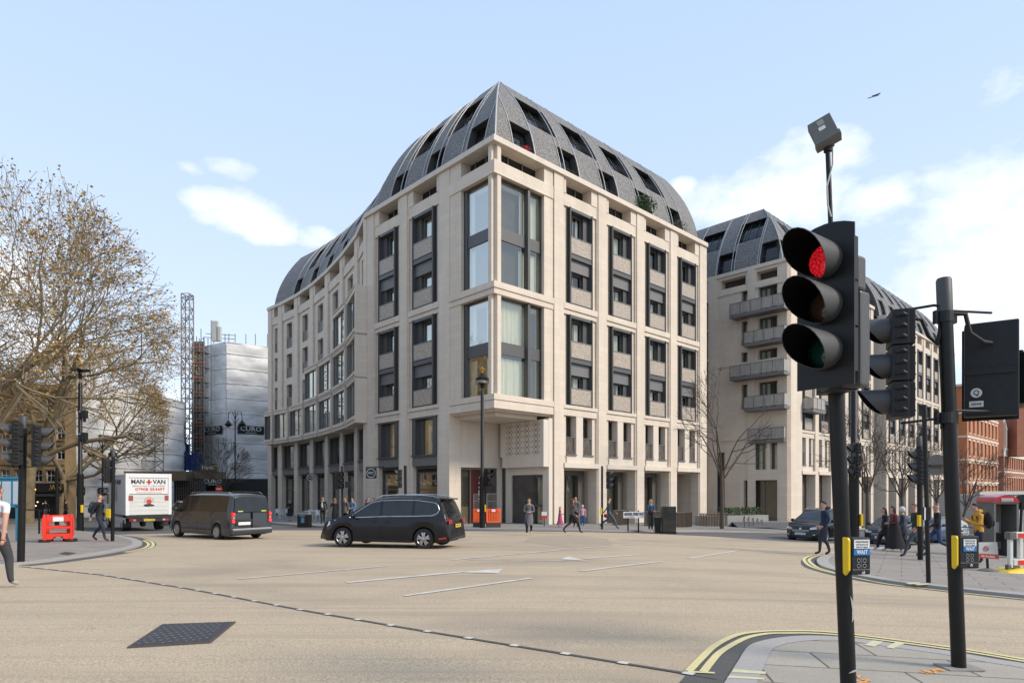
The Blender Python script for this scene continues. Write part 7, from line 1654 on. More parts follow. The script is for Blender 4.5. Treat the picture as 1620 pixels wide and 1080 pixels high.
# ---------- cafe tables and white chairs
def cafe_chair(x, y, rz, label):
    z = g(x, y)+.1; o = empty('cafe_chair', (x, y, z), label, 'chair', 'white chairs outside the cafe', rz); b = LB(); b.box(-.2, .2, -.2, .2, .44, .47); b.build('seat', WHITE, o)
    b = LB(); b.box(-.2, .2, .17, .20, .50, .85); b.build('backrest', WHITE, o)
    for sx in (-.18, .18):
        for sy in (-.18, .18): b = LB(); b.tube((sx, sy, 0), (sx, sy, .85 if sy > 0 else .45), .018, n=5); b.build('leg', WHITE, o)
tn = 0
for (px, Y) in ((438, 60), (447, 57), (456, 59), (490, 51), (497, 53), (503, 50), (510, 49)):
    q = onx(px, Y); cafe_chair(q.x, q.y, tn*1.3, 'white cafe chair '+['leftmost of all, by the banner', 'left of the woman in black', 'behind the woman in black', 'just right of the bin', 'behind the bin', 'between bin and suited man', 'nearest the suited man'][tn]); tn += 1
for k, (px, Y) in enumerate(((443, 58), (487, 52), (499, 51))):
    q = onx(px, Y); o = empty('cafe_table', (q.x, q.y, q.z+.1), 'white round cafe table '+['at the left end of the wing', 'above the wide bin', 'left of the suited man'][k], 'table', 'white cafe tables'); b = LB(); b.lathe((0, 0, .72), [(.38, 0), (.38, .03)], 16); b.build('tabletop', WHITE, o); b = LB(); b.tube((0, 0, 0), (0, 0, .72), .03, n=6); b.lathe((0, 0, 0), [(.22, 0), (.04, .05)], 10); b.build('leg', WHITE, o)
# ---------- barriers
def chapter8(c, yaw, label, w=1.0, h=1.0, m=REDP, tilt=0):
    o = empty('safety_barrier', c, label, 'barrier', 'red plastic barriers round the pavement hole', rz=yaw); b = LB(); t = .035
    b.box(-w/2, -w/2+.10, -t, t, .08, h); b.box(w/2-.10, w/2, -t, t, .08, h); b.box(-w/2+.1, w/2-.1, -t, t, h-.24, h-.07); b.box(-w/2+.12, w/2-.12, -t*.7, t*.7, h-.05, h-.02)
    b.box(-w/2+.1, w/2-.1, -t, t, .49, .58); b.prism([(-w/2+.1, -t, .10), (-w/2+.26, -t, .10), (-w/2+.34, -t, .20), (w/2-.34, -t, .20), (w/2-.26, -t, .10), (w/2-.1, -t, .10), (w/2-.1, -t, .31), (-w/2+.1, -t, .31)], (0, 2*t, 0))
    b.box(-w/2-.03, -w/2+.03, -t*1.6, t*1.6, .25, h-.1); b.box(w/2-.03, w/2+.03, -t*1.6, t*1.6, .25, h-.1); b.build('panel', m, o, bevel=.012)
    b = LB(); b.box(-.16, .16, -t-.008, -t, h-.23, h-.08); b.build('reflective_plate', WHITE, o)
    for s in (1, -1): b = LB(); b.box(s*(w/2-.08)-.14, s*(w/2-.08)+.14, -.18, .18, 0, .07); b.build('foot', RUBBER, o, bevel=.01)
pq = G(92, 856, .06); A = Vector((pq.x, pq.y, pq.z))
n_ = Vector((.58, -.81, 0)); t_ = Vector((.81, .58, 0)); ya_ = .62
chapter8(A+n_*.4, ya_, 'front panel of the red barrier on the left pavement', w=.92); chapter8(A-n_*.4, ya_, 'rear panel of the red barrier on the left pavement', w=.72); chapter8(A-t_*.42, ya_+pi/2, 'left side panel of the red barrier on the left pavement', w=.72); chapter8(A+t_*.42, ya_+pi/2, 'right side panel of the red barrier on the left pavement', w=.72)
# orange base barriers with mesh fence on top by the lamp
def orange(px0, px1, Y, label):
    a, e = onx(px0, Y), onx(px1, Y+.2); d = (e-a); w = d.length; yaw = math.atan2(d.y, d.x); o = empty('fence_barrier', (a+e)/2, label, 'barrier', 'orange barriers with steel mesh by the lamp column', rz=yaw); b = LB()
    b.box(-w/2, w/2, -.06, .06, 0, .38); b.box(-w/2-.02, w/2+.02, -.14, .14, 0, .10); b.build('rubber_base', mat('recycled_base', (.06, .055, .05), .9, var=.4, vscale=9), o, bevel=.02)
    b = LB(); b.box(-w/2, w/2, -.05, .05, .98, 1.16); b.box(-w/2, w/2, -.05, .05, .38, .46); b.box(-w/2, -w/2+.07, -.05, .05, .46, .98); b.box(w/2-.07, w/2, -.05, .05, .46, .98); n = 9
    for k in range(1, n): x = -w/2+w*k/n; b.box(x-.03, x+.03, -.04, .04, .46, .98)
    b.build('orange_panel', ORANGE, o, bevel=.008)
    b = LB(); b.box(-w*.12, w*.12, -.06, -.05, 1.0, 1.13); b.build('white_reflector', WHITE, o)
    for s in (1, -1): b = LB(); b.box(s*w*.22-w*.1, s*w*.22+w*.1, -.06, -.05, 1.0, 1.13); b.build('red_reflector', REDP, o)
    b = LB(); zt = 2.02; b.path([(-w/2+.04, 0, 1.1), (-w/2+.04, 0, zt), (w/2-.04, 0, zt), (w/2-.04, 0, 1.1)], .022, 6)
    for k in range(1, 12): x = -w/2+w*k/12; b.tube((x, 0, 1.1), (x, 0, zt), .008, n=4, caps=False)
    b.tube((-w/2, 0, 1.6), (w/2, 0, 1.6), .01, n=4); b.build('steel_mesh', mat('galvanised', (.30, .30, .29), .4, metal=.6), o)
orange(769, 792, 36.2, 'orange barrier with steel mesh right of the lamp column'); orange(748.5, 764, 36.7, 'orange barrier with steel mesh left of the lamp column')
# white and red barrier right with yellow base
pr = G(1604, 905, .06); o = empty('road_barrier', pr, 'white and red water barrier with yellow foot at the right frame edge', 'barrier', rz=.05)
WB = mat('barrier_white', (.68, .67, .62), .5, var=.4, vscale=7, col2=(.5, .48, .42)); b = LB()
for x in (-.10, .16, .9): b.box(x-.045, x+.045, -.05, .05, .12, .98)
for z in (.18, .86): b.box(-.05, 1.6, -.06, .06, z, z+.16)
b.build('frame', WB, o, bevel=.015); b = LB()
for z in (.20, .88): b.box(.06, 1.2, -.068, -.061, z, z+.11)
b.build('red_reflector', REDP, o); b = LB(); b.prism([(-.42, -.28, 0), (.7, -.28, 0), (.62, -.2, .07), (.1, -.15, .12), (-.3, -.2, .06)], (0, .5, 0)); b.build('foot', YEL, o, bevel=.02)
b = LB()
for x in (-.15, .0): b.box(x-.045, x+.045, -.055, .055, 0.02, .2)
b.box(-.18, .0, -.09, .09, .84, 1.02); b.build('bracket', mat('barrier_grey', (.12, .115, .10), .6), o, bevel=.01)
# no smoking sign
ps = G(1563, 903, .06); o = empty('notice_sign', ps, 'freestanding white no smoking notice with red band on a disc foot', 'sign'); Y = ps.y
def pq_(px, py): return at(px, py, Y)
b = MB(); b.prism([pq_(1543, 857.5), pq_(1577.5, 857), pq_(1580, 884), pq_(1547, 882)], (0, .015, 0)); bo = b.build('board', mat('notice_white', (.52, .51, .47), .6, var=.3, vscale=5), o)
b = MB(); b.prism([pq_(1545.5, 874.5)-Vector((0, .004, 0)), pq_(1579.2, 876.5)-Vector((0, .004, 0)), pq_(1580, 884)-Vector((0, .004, 0)), pq_(1547, 882)-Vector((0, .004, 0))], (0, -.006, 0)); rb_ = b.build('red_band', mat('notice_red', (.42, .06, .04), .6), bo)
text(rb_, 'No Smoking', .07, pq_(1562.5, 879.5)-Vector((0, .012, 0)), (1, 0, -.05), (0, 0, 1), WHITE, width=.33)
b = MB(); c = pq_(1560, 867)-Vector((0, .01, 0)); r_ = .062; b.path([c+Vector((cos(2*pi*k/24)*r_, 0, sin(2*pi*k/24)*r_)) for k in range(25)], .007, 4); b.path([c+Vector((-r_*.7, 0, r_*.7)), c+Vector((r_*.7, 0, -r_*.7))], .007, 4); b.path([c+Vector((-.035, 0, 0)), c+Vector((.035, 0, 0))], .006, 4); b.build('no_smoking_mark', mat('notice_red', (.42, .06, .04)), bo)
b = MB(); b.path([ps, pq_(1562.5, 883)+Vector((0, .02, 0))], .03, 8); b.build('post', BLACKM, o); b = MB(); b.lathe(ps, [(.22, 0), (.21, .03), (.06, .08)], 24); b.build('foot', mat('barrier_grey', (.12, .115, .10)), o, smooth=40)
# telephone kiosk
Y = 22.5; pk = onx(1592, Y); o = empty('telephone_kiosk', pk, 'grey open telephone kiosk with a red curved hood', 'telephone box'); zb_ = pk.z+.06; zt = zz(797, Y); x0, x1 = at(1572.5, 0, Y).x, at(1611.5, 0, Y).x; KG = mat('kiosk_grey', (.17, .17, .16), .5, metal=.4, var=.3, vscale=4)
b = MB(); b.box(x0, x0+.07, Y, Y+.85, zb_, zt); b.box(x1-.07, x1, Y, Y+.85, zb_, zt); b.box(x0+.2, x0+.25, Y+.8, Y+.85, zb_, zt); b.box(x0, x1, Y, Y+.85, zt, zt+.06); b.box(x0+.07, x1-.07, Y+.80, Y+.85, zb_, zb_+.25); b.build('frame', KG, o, bevel=.01)
b = MB(); n = 10; w = x1-x0; pts = [(x0-.02+(w+.04)*k/n, Y-.03, zt+.06+.26*sin(pi*k/n)**.45*(1 if 0 < k < n else 0)) for k in range(n+1)]; b.prism(pts, (0, .92, 0)); ho_ = b.build('hood', mat('kiosk_red', (.42, .012, .018), .3, coat=.4), o, smooth=30)
b = MB(); b.box(x0+.22, x1-.22, Y-.045, Y-.03, zt+.08, zt+.22); pl_ = b.build('name_plate', mat('faded_plate', (.38, .25, .22), .6), ho_); text(pl_, 'TELEPHONE', .11, ((x0+x1)/2, Y-.05, zt+.15), (1, 0, 0), (0, 0, 1), WHITE, width=.42)
b = MB(); b.box(x0+.22, x1-.07, Y+.72, Y+.80, zb_+.25, zt); b.build('back_panel', mat('kiosk_panel', (.22, .20, .17), .6, var=.5, vscale=4), o)
b = MB(); b.box(x0+.28, x0+.58, Y+.5, Y+.72, zb_+.85, zb_+1.25); ph = b.build('telephone', mat('kiosk_steel', (.40, .40, .40), .4, metal=.5), o, bevel=.02); b = MB(); b.path([(x0+.24, Y+.45, zb_+1.22), (x0+.22, Y+.44, zb_+1.1), (x0+.24, Y+.45, zb_+.98)], .025, 6); b.build('handset', BLACKP, ph); b = MB(); b.box(x0+.25, x0+.62, Y+.42, Y+.72, zb_+.55, zb_+.84); b.build('shelf', BLACKM, o)
# timber bench railings and planters by the right wing
for k, (px0, px1, Y, label) in enumerate(((1108, 1150, 49, 'slatted timber rail of the planter behind the bare tree'), (1070, 1094, 43.5, 'slatted rail between the last two arcade piers'), (970, 992, 43, 'slatted rail behind the man in the dark jumper'), (1020, 1047, 43.5, 'slatted rail behind the blonde woman'))):
    a, e = onx(px0, Y), onx(px1, Y+1.5); d = e-a; w = d.length; o = empty('slatted_railing', (a+e)/2+Vector((0, 0, .1)), label, 'railing', 'bronze slatted rails along the arcade', rz=math.atan2(d.y, d.x)); b = LB(); n = int(w/.17)
    for i in range(n+1): x = -w/2+w*i/n; b.box(x-.022, x+.022, -.04, .04, .0, 1.0)
    b.build('slat', mat('bronze_slat', (.13, .10, .075), .6, metal=.2), o) ; b = LB(); b.box(-w/2, w/2, -.06, .06, 1.0, 1.05); b.build('rail', mat('bronze_slat', (.13, .10, .075)), o)
pw = onx(1150, 52); o = empty('planter', pw, 'long grey stone planter with a clipped hedge behind the street tree', 'planter'); b = MB(); b.prism([(pw.x-2.2, 50, pw.z+.0), (pw.x+3.6, 52.5, pw.z+.0), (pw.x+3.6, 52.5, pw.z+1.0), (pw.x-2.2, 50, pw.z+1.0)], (-.6, 1.3, 0)); b.build('wall', mat('planter_stone', (.30, .29, .27), .7, var=.3, vscale=3), o); b = MB(); rnd = random.Random(5)
for _ in range(1500):
    t = rnd.random(); c = Vector((pw.x-.9+4.0*t, 50.9+2.0*t+rnd.uniform(-.25, .6), pw.z+1.0+rnd.random()**.7*.65)); x, y = frame_of(Vector((rnd.gauss(0, 1), rnd.gauss(0, 1), rnd.gauss(0, 1)))); s = .05; b.quad(c-x*s, c-y*s, c+x*s, c+y*s)
b.build('hedge', LEAF, o, fix=False)
ph_ = onx(1180, 49.5); o = empty('handrail', ph_, 'tubular handrails and shallow steps in front of the second stone block', 'handrail'); b = MB()
for k in range(5): q = onx(1178+7*k, 49.5+.2*k); b.path([q+Vector((0, 0, .1)), q+Vector((0, 0, 1.0-.05*k)), q+Vector((.5, 1.6, .8-.05*k)), q+Vector((.5, 1.6, 0))], .03, 6)
b.build('rail', mat('bronze_slat', (.13, .10, .075)), o); b = MB()
for k in range(3): b.box(ph_.x-.6, ph_.x+4.5, 49.5+k*.5, 52.5, ph_.z+.1+k*.0, ph_.z+.22+k*.13)
b.build('step', STONEG, o)
# ivy column in the last arcade bay, blue bus-stop-like panel at far left, bicycle, aeroplane
pv = RF.p(21.6, -2.4, 0); bush('climbing_plant', (pv[0], pv[1], .6), .45, .3, 1.1, LEAF, 900, 'dark climbing plant hanging in the last arcade bay', 'plant', .07, stem=True, seed=9)
Y = 24; o = empty('notice_board', onx(8, Y), 'blue framed notice panels at the left frame edge', 'notice board')
BL = mat('panel_blue', (.02, .20, .32), .5); b = MB(); a, e = at(-40, 0, Y), at(29, 0, Y); b.box(a.x, e.x, Y, Y+.1, zz(802, Y), zz(756, Y)); b.box(a.x, e.x, Y-.04, Y+.14, zz(757, Y), zz(754, Y)); b.build('frame', BL, o)
for (q0, q1) in ((4, 17), (21, 29), (-18, 1)):
    b = MB(); b.box(at(q0, 0, Y).x, at(q1, 0, Y).x, Y-.02, Y, zz(797, Y), zz(761, Y)); b.build('notice', mat('notice_sheet', (.50, .55, .56), .5, var=.5, vscale=6, col2=(.35, .42, .48)), o)
for px in (-30, 26): q = onx(px, Y); b = MB(); b.box(q.x-.04, q.x+.04, Y, Y+.08, q.z, zz(800, Y)); b.build('leg', BL, o)
o = empty('aeroplane', at(1383, 152, 900), 'tiny distant aeroplane in the blue sky at upper right', 'aeroplane', rz=0); c = at(1384.5, 152, 900); b = MB()
b.path([c+Vector((-2.6, 4, 2.6)), c+Vector((-1, 0, .6)), c+Vector((2.2, -6, -.7)), c+Vector((3, -8, -1))], [.35, .9, 1.0, .4], 8); b.build('fuselage', mat('plane_grey', (.10, .12, .16), .6), o, smooth=True)
for tip in (Vector((-9, 2, -1.8)), Vector((7.4, 3, 3.2))): b = MB(); u = Vector((0, 0, .28)); r0, r1 = c+Vector((.3, -1, 0)), c+Vector((-.2, 2, .1)); t0, t1_ = c+tip, c+tip+Vector((0, 1.3, 0)); b.add([r0-u, r1-u, t1_-u, t0-u, r0+u, r1+u, t1_+u, t0+u], [(0, 1, 2, 3), (4, 7, 6, 5), (0, 4, 5, 1), (1, 5, 6, 2), (2, 6, 7, 3), (3, 7, 4, 0)]); b.build('wing', mat('plane_grey', (.10, .12, .16)), o)
p = onx(1524, 24.5); o = empty('bicycle', p+Vector((0, 0, .06)), 'parked bicycle beyond the push button unit on the right post', 'bicycle', rz=.5)
for x in (-.52, .52): b = LB(); b.path([(x+cos(2*pi*k/20)*.33, 0, .34+sin(2*pi*k/20)*.33) for k in range(21)], .02, 5); b.build('wheel', RUBBER, o)
b = LB()
for q in (((-.52, 0, .34), (-.15, 0, .8)), ((-.15, 0, .8), (.38, 0, .82)), ((-.52, 0, .34), (-.05, 0, .3)), ((-.05, 0, .3), (-.15, 0, .85)), ((-.05, 0, .3), (.38, 0, .8)), ((.52, 0, .34), (.36, 0, .95))): b.tube(*q, .018, n=6)
b.build('frame', mat('bike_white', (.5, .5, .5), .4), o); b = LB(); b.path([(.3, -.25, .98), (.38, 0, 1.0), (.3, .25, .98)], .015, 6); b.build('handlebar', BLACKM, o); b = LB(); b.ball((-.17, 0, .88), .13, .06, .04, 8); b.build('saddle', BLACKM, o)
# orange utility paint marks on the near paving
OM = mat('survey_paint', (.85, .33, .03), .8, var=.5, vscale=20, col2=(.6, .3, .1)); b = MB(); rnd = random.Random(2)
for (cx_, cy_, w) in ((1360, 1077, 26), (1468, 1066, 28)):
    for k in range(9):
        a = P2(cx_+rnd.uniform(-w/2, w/2), cy_+rnd.uniform(-5, 5)); e = a+Vector((rnd.uniform(-.12, .12), rnd.uniform(-.08, .08))); ribbon(b, [a, e], .022, .027)
tag(b.build('utility_markings', OM, fix=False), kind='structure')
b = MB()   # pale cross stripes on the kerb stones
for pts in ([(1367, 1023), (1382, 1015.5), (1398, 1018), (1383, 1026)], [(1401, 1027), (1417, 1018.5), (1431, 1021), (1413, 1029)], [(1157, 1067), (1212, 1070), (1211, 1066), (1161, 1062)], [(1150, 1076), (1208, 1079), (1210, 1076), (1154, 1072)]):
    q = [P2(*p) for p in pts]; b.add([(p.x, p.y, g(p.x, p.y)+.026) for p in q], [(0, 1, 2, 3)])
for pts in ([(1432, 927), (1452, 925.5), (1462, 927), (1440, 929)], [(1446, 929), (1466, 927.5), (1474, 929), (1452, 930.5)]):
    q = [P2(*p) for p in pts]; b.add([(p.x, p.y, g(p.x, p.y)+.068) for p in q], [(0, 1, 2, 3)])
tag(b.build('kerb_markings', mat('cream_marks', (.60, .56, .36), .8, var=.4, vscale=15), fix=False), kind='structure')
# ================================================================ PEOPLE
SKIN = mat('skin', (.50, .28, .20), .55)
def cloth(name, col, var=.35): return mat(name, col, .85, var=var, vscale=9, col2=tuple(c*.55 for c in col), bump=.3, bscale=25)
def skinned(name, joints, edges, radii, root=0, sub=1):
    me = bpy.data.meshes.new(name); me.from_pydata([tuple(j) for j in joints], edges, []); ob = bpy.data.objects.new(name, me); COL.objects.link(ob)
    md = ob.modifiers.new('s', 'SKIN'); md.use_smooth_shade = True; md.branch_smoothing = .4
    for i, r in enumerate(radii):
        sv = me.skin_vertices[0].data[i]; sv.radius = r if isinstance(r, tuple) else (r, r); sv.use_root = (i == root)
    sb = ob.modifiers.new('u', 'SUBSURF'); sb.levels = sub; sb.render_levels = sub
    dg = bpy.context.evaluated_depsgraph_get(); m2 = bpy.data.meshes.new_from_object(ob.evaluated_get(dg)); bpy.data.objects.remove(ob); bpy.data.meshes.remove(me); return m2
def person(label, loc, face, H=1.74, top=(.02, .02, .02), legs=(.02, .02, .03), hair=(.05, .03, .02), stride=.0, arms=('swing', 'swing'), coat=0, coatc=None, hairlen=0, shoe=(.02, .02, .02), lean=0, headdown=0, headturn=0, hood=None, tname=None, wide=1.0, sleeves=True, bald=False, skirt=None, legw=1.0, feetup=False, group='people around the junction', phase=1):
    k = H/1.74; o_loc = Vector(loc); rz = R(face); Rm = Matrix.Rotation(rz, 3, 'Z')   # local: +y forward, +x right
    J = []; E = []; Rr = []; lab = []
    def j(p, r, par=None, l='top'):
        J.append(Vector(p)*k); Rr.append(tuple(q*k for q in r) if isinstance(r, tuple) else r*k); i = len(J)-1
        if par is not None: E.append((par, i))
        lab.append(l); return i
    fl = lean; Y = lambda z: fl*(z-.95)
    pel = j((0, 0, .95), (.150*wide, .115), None, 'legs'); wa = j((0, Y(1.10), 1.10), (.138*wide, .105*wide), pel); ch = j((0, Y(1.30)+.0, 1.30), (.165*wide, .118*wide), wa); up = j((0, Y(1.42), 1.425), (.13*wide, .09), ch); nk = j((0, Y(1.50)+.01, 1.505), .055, up, 'skin')
    hx = .05*sin(headturn); hy = Y(1.6)+.02+headdown*.06
    he = j((hx*.4, hy+.01, 1.585), (.066, .078), nk, 'skin'); hm = j((hx*.5, hy+.012, 1.655-.02*headdown), (.077, .095), he, 'skin'); ht = j((hx*.5, hy-.005, 1.715-.03*headdown), (.055, .068), hm, 'skin')
    feet = []
    for s in (1, -1):
        st = stride*s*phase; hp = j((.09*s, .0, .90), (.095*legw, .10*legw), pel, 'legs')
        if st >= 0: kn = (.10*s, st*.30+.03, .50); an = (.10*s, st*.46, .10); toe = (.11*s, st*.46+.15, .045)
        else: kn = (.10*s, st*.10+.05, .50); an = (.10*s, st*.46-.02, .13+(-st)*.08); toe = (.11*s, st*.46+.12, .045)
        if stride == 0: kn = (.10*s, .02, .50); an = (.10*s, -.01, .09); toe = (.115*s, .14, .04)
        k1 = j(kn, .066*legw, hp, 'legs'); cf = j(((kn[0]+an[0])/2, (kn[1]+an[1])/2-.015, (kn[2]+an[2])/2+.05), .056*legw, k1, 'legs'); a1 = j(an, (.044, .046), cf, 'legs' if legw > 1.05 else 'legs'); j(toe, (.043, .032), a1, 'shoe'); feet.append(an)
    hands = []
    for idx, s in enumerate((1, -1)):
        m = arms[idx]; sh = j((.185*s*wide, Y(1.41), 1.405), .062, up)
        sw = -stride*s*phase
        if m == 'swing': el = (.245*s, Y(1.15)+sw*.12-.03, 1.14); wr = (.25*s, Y(1.0)+sw*.38+.04, .90)
        elif m == 'pocket': el = (.27*s, -.07, 1.15); wr = (.19*s, .10, .96)
        elif m == 'front': el = (.24*s, .02, 1.13); wr = (.08*s, .24, 1.10)
        elif m == 'phone': el = (.23*s, .16, 1.18); wr = (.12*s, .14, 1.46)
        elif m == 'read': el = (.22*s, .12, 1.14); wr = (.10*s, .36, 1.26)
        elif m == 'up': el = (.26*s, .08, 1.2); wr = (.16*s, .2, 1.38)
        elif m == 'back': el = (.30*s, -.10, 1.16); wr = (.30*s, .02, .98)
        sl = 'top' if sleeves else 'skin'
        mid = tuple((a+b)/2 for a, b in zip(J[sh]/k, el)); u1 = j(mid, .050, sh, 'top'); e1 = j(el, .043, u1, sl if sleeves else 'skin'); w1 = j(wr, .031, e1, sl); 
        d = (Vector(wr)-Vector(el)).normalized(); pm = Vector(wr)+d*.075; j(pm, (.036, .022), w1, 'skin'); hands.append((Vector(wr), d, s))
    me = skinned('person', J, E, Rr)
    # material by nearest bone
    mats = [SKIN, cloth('cloth_'+(tname or '%02d%02d%02d' % tuple(int(c*99) for c in top)), top), cloth('trousers_%02d%02d%02d' % tuple(int(c*99) for c in legs), legs), mat('shoe_%02d' % int(shoe[0]*99), shoe, .6)]
    me.materials.clear()
    for m in mats: me.materials.append(m)
    segs = [(J[a], J[b], a, b) for a, b in E]; code = {'skin': 0, 'top': 1, 'legs': 2, 'shoe': 3}
    for p in me.polygons:
        c = p.center; best = 9; bl = 'top'
        for a, b, ia, ib in segs:
            ab = b-a; t = max(0, min(1, (c-a).dot(ab)/max(1e-9, ab.length_squared))); d = (c-(a+ab*t)).length
            if d < best:
                best = d; bl = lab[ib]
                if lab[ib] == 'skin' and ib == nk: bl = 'skin' if t > .45 else 'top'
                if lab[ib] == 'shoe': bl = 'shoe' if t > .02 or c.z < .09*k else 'legs'
        if bl == 'legs' and c.z > .97*k: bl = 'top'
        if bl == 'legs' and c.z < .075*k: bl = 'shoe'
        if bl == 'top' and c.z > 1.475*k and abs(c.x) < .12: bl = 'skin'
        p.material_index = code[bl]
    # features and fingers joined to the same mesh
    bm = bmesh.new(); bm.from_mesh(me)
    ex = MB(); hc = J[hm]; fy = hc.y
    Rt = Matrix.Rotation(-headturn, 3, 'Z')
    ft = lambda x, y, z: Vector((hc.x, hc.y, hc.z))+Rt@Vector((x, y, z))*k
    ex.ball(ft(0, .100, -.020), .013*k, .020*k, .024*k, 8, 0); ex.ball(ft(0, .083, -.095), .026*k, .024*k, .018*k, 8, 0); ex.ball(ft(0, .086, -.062), .024*k, .012*k, .007*k, 8, 4)
    for s in (1, -1): ex.ball(ft(.030*s, .083, .008), .012*k, .010*k, .007*k, 8, 5); ex.ball(ft(.080*s, .0, -.012), .010*k, .020*k, .030*k, 8, 0)
    for wr, d, s in hands:
        b0 = (wr+d*.10)*k; side = Vector((0, 1, 0)) if abs(d.z) > .6 else Vector((0, 0, 1)); side = (side-d*side.dot(d)).normalized(); cur_ = Vector((-s, 0, 0)); cur_ = (cur_-d*cur_.dot(d)).normalized()
        for q, ln in ((-.024, .052), (-.008, .066), (.008, .070), (.023, .062)): b1 = b0+side*q*k; ex.path([b1-d*.02*k, b1+d*ln*.5*k+cur_*.008*k, b1+d*ln*.85*k+cur_*.03*k], [.0095*k, .0085*k, .0065*k], 5, 0)
        t0 = (wr+d*.045)*k+side*.028*k; ex.path([t0, t0+side*.022*k+d*.03*k, t0+side*.026*k+d*.055*k+cur_*.012*k], [.011*k, .010*k, .007*k], 5, 0)
    vs = [bm.verts.new(v) for v in ex.v]
    for f, mi in zip(ex.f, ex.m):
        try: nf = bm.faces.new([vs[i] for i in f]); nf.material_index = mi; nf.smooth = True
        except ValueError: pass
    bmesh.ops.recalc_face_normals(bm, faces=bm.faces); bm.to_mesh(me); bm.free()
    me.materials.append(mat('lips', (.32, .11, .09), .5)); me.materials.append(mat('eye_dark', (.03, .02, .015), .3))
    o = bpy.data.objects.new('person', me); COL.objects.link(o); o.location = o_loc; o.rotation_euler = (0, 0, rz); tag(o, label, 'person', group)
    HM = mat('hair_%02d%02d' % (int(hair[0]*99), int(hair[1]*99)), hair, .75, var=.5, vscale=25, bump=.4, bscale=60)
    if not hood:
        h = LB(); n = 14; m = 8; vs = []; fs = []
        for a_ in range(m+1):
            for b_ in range(n):
                az = 2*pi*b_/n; fr = cos(az)   # fr=1 at front
                lo_ = (.55 if fr > .5 else 1.05 if fr > -.2 else 1.45)+(.0 if not hairlen else (.0 if fr > .4 else .25))
                if bald: lo_ = max(0.15, lo_-.5) if fr < .0 else .12
                ph = lo_*a_/m*1.05; r1 = 1.09+.03*sin(b_*2.7)
                q = Vector((sin(az)*sin(ph)*.080*r1, fr*sin(ph)*.098*r1-.004, cos(ph)*.100*r1-.002)); vs.append(hc+Rt@(q*k)+Vector((0, 0, .0)))
        fs = [(a_*n+b_, a_*n+(b_+1) % n, (a_+1)*n+(b_+1) % n, (a_+1)*n+b_) for a_ in range(m) for b_ in range(n)]
        h.add(vs, fs); 
        h.build('hair', HM, o, smooth=True, fix=False)
        if hairlen:
            h = LB()
            for q in range(11):
                a = -1.2+2.4*q/10; x = sin(a)*.080; y = -cos(a)*.088; h.path([hc+Rt@Vector((x, y, .04))*k, hc+Rt@Vector((x*1.15, y*1.15, -.08))*k, hc+Rt@Vector((x*1.25, y*1.2-.01, -.08-hairlen*.6))*k, hc+Rt@Vector((x*1.1, y*1.15, -.08-hairlen))*k], [.026*k, .03*k, .026*k, .010*k], 6)
            h.build('long_hair', HM, o, smooth=True)
    else:
        h = LB(); h.ball(hc+Vector((0, -.015, .01))*k, .115*k, .125*k, .135*k, 14) if hood[0] == 'up' else h.path([hc+Vector((-.09, -.06, -.13))*k, hc+Vector((-.05, -.14, -.12))*k, hc+Vector((.05, -.14, -.12))*k, hc+Vector((.09, -.06, -.13))*k], [.04*k, .06*k, .06*k, .04*k], 8)
        h.build('hood', cloth('hood_%02d' % int(hood[1][0]*99), hood[1]), o, smooth=True)
        if hood[0] != 'up': hood = None; return person_hair(o, hc, k, Rt, HM)
    if coat or skirt:
        z1 = 1.16; z0 = 1.0-coat if coat else skirt[0]; cm = cloth('coat_%02d%02d%02d' % tuple(int(c*99) for c in (coatc or top)), coatc or top) if coat else cloth('skirt_%02d' % int(skirt[1][0]*99), skirt[1])
        c_ = LB(); n = 20; prof_ = [(1.18, .152*wide, .125*wide), (1.0, .172*wide, .150*wide), ((1.0+z0)/2, (.172+.035)*wide, .165*wide+stride*.10), (z0, (.20 if coat else skirt[2])*wide, (.17 if coat else skirt[2])+stride*.18)]
        vs = []
        for (z, rx, ry) in prof_:
            for i in range(n): a = 2*pi*i/n; rr = 1+.05*sin(a*5+z*3)*(1 if z < 1.0 else 0); vs.append(Vector((cos(a)*rx*rr, sin(a)*ry*rr+Y(z), z))*k)
        c_.add(vs, [(q*n+i, q*n+(i+1) % n, (q+1)*n+(i+1) % n, (q+1)*n+i) for q in range(3) for i in range(n)]); c_.build('coat_skirt' if coat else 'skirt', cm, o, smooth=True, fix=False)
    return o
def person_hair(o, hc, k, Rt, HM):
    h = LB(); n = 14; m = 8; vs = []
    for a_ in range(m+1):
        for b_ in range(n):
            az = 2*pi*b_/n; fr = cos(az); lo_ = (.55 if fr > .5 else 1.05 if fr > -.2 else 1.45); ph = lo_*a_/m*1.05; r1 = 1.10+.03*sin(b_*2.7)
            vs.append(hc+Rt@(Vector((sin(az)*sin(ph)*.080*r1, fr*sin(ph)*.098*r1-.004, cos(ph)*.100*r1-.002))*k))
    h.add(vs, [(a_*n+b_, a_*n+(b_+1) % n, (a_+1)*n+(b_+1) % n, (a_+1)*n+b_) for a_ in range(m) for b_ in range(n)]); h.build('hair', HM, o, smooth=True, fix=False); return o
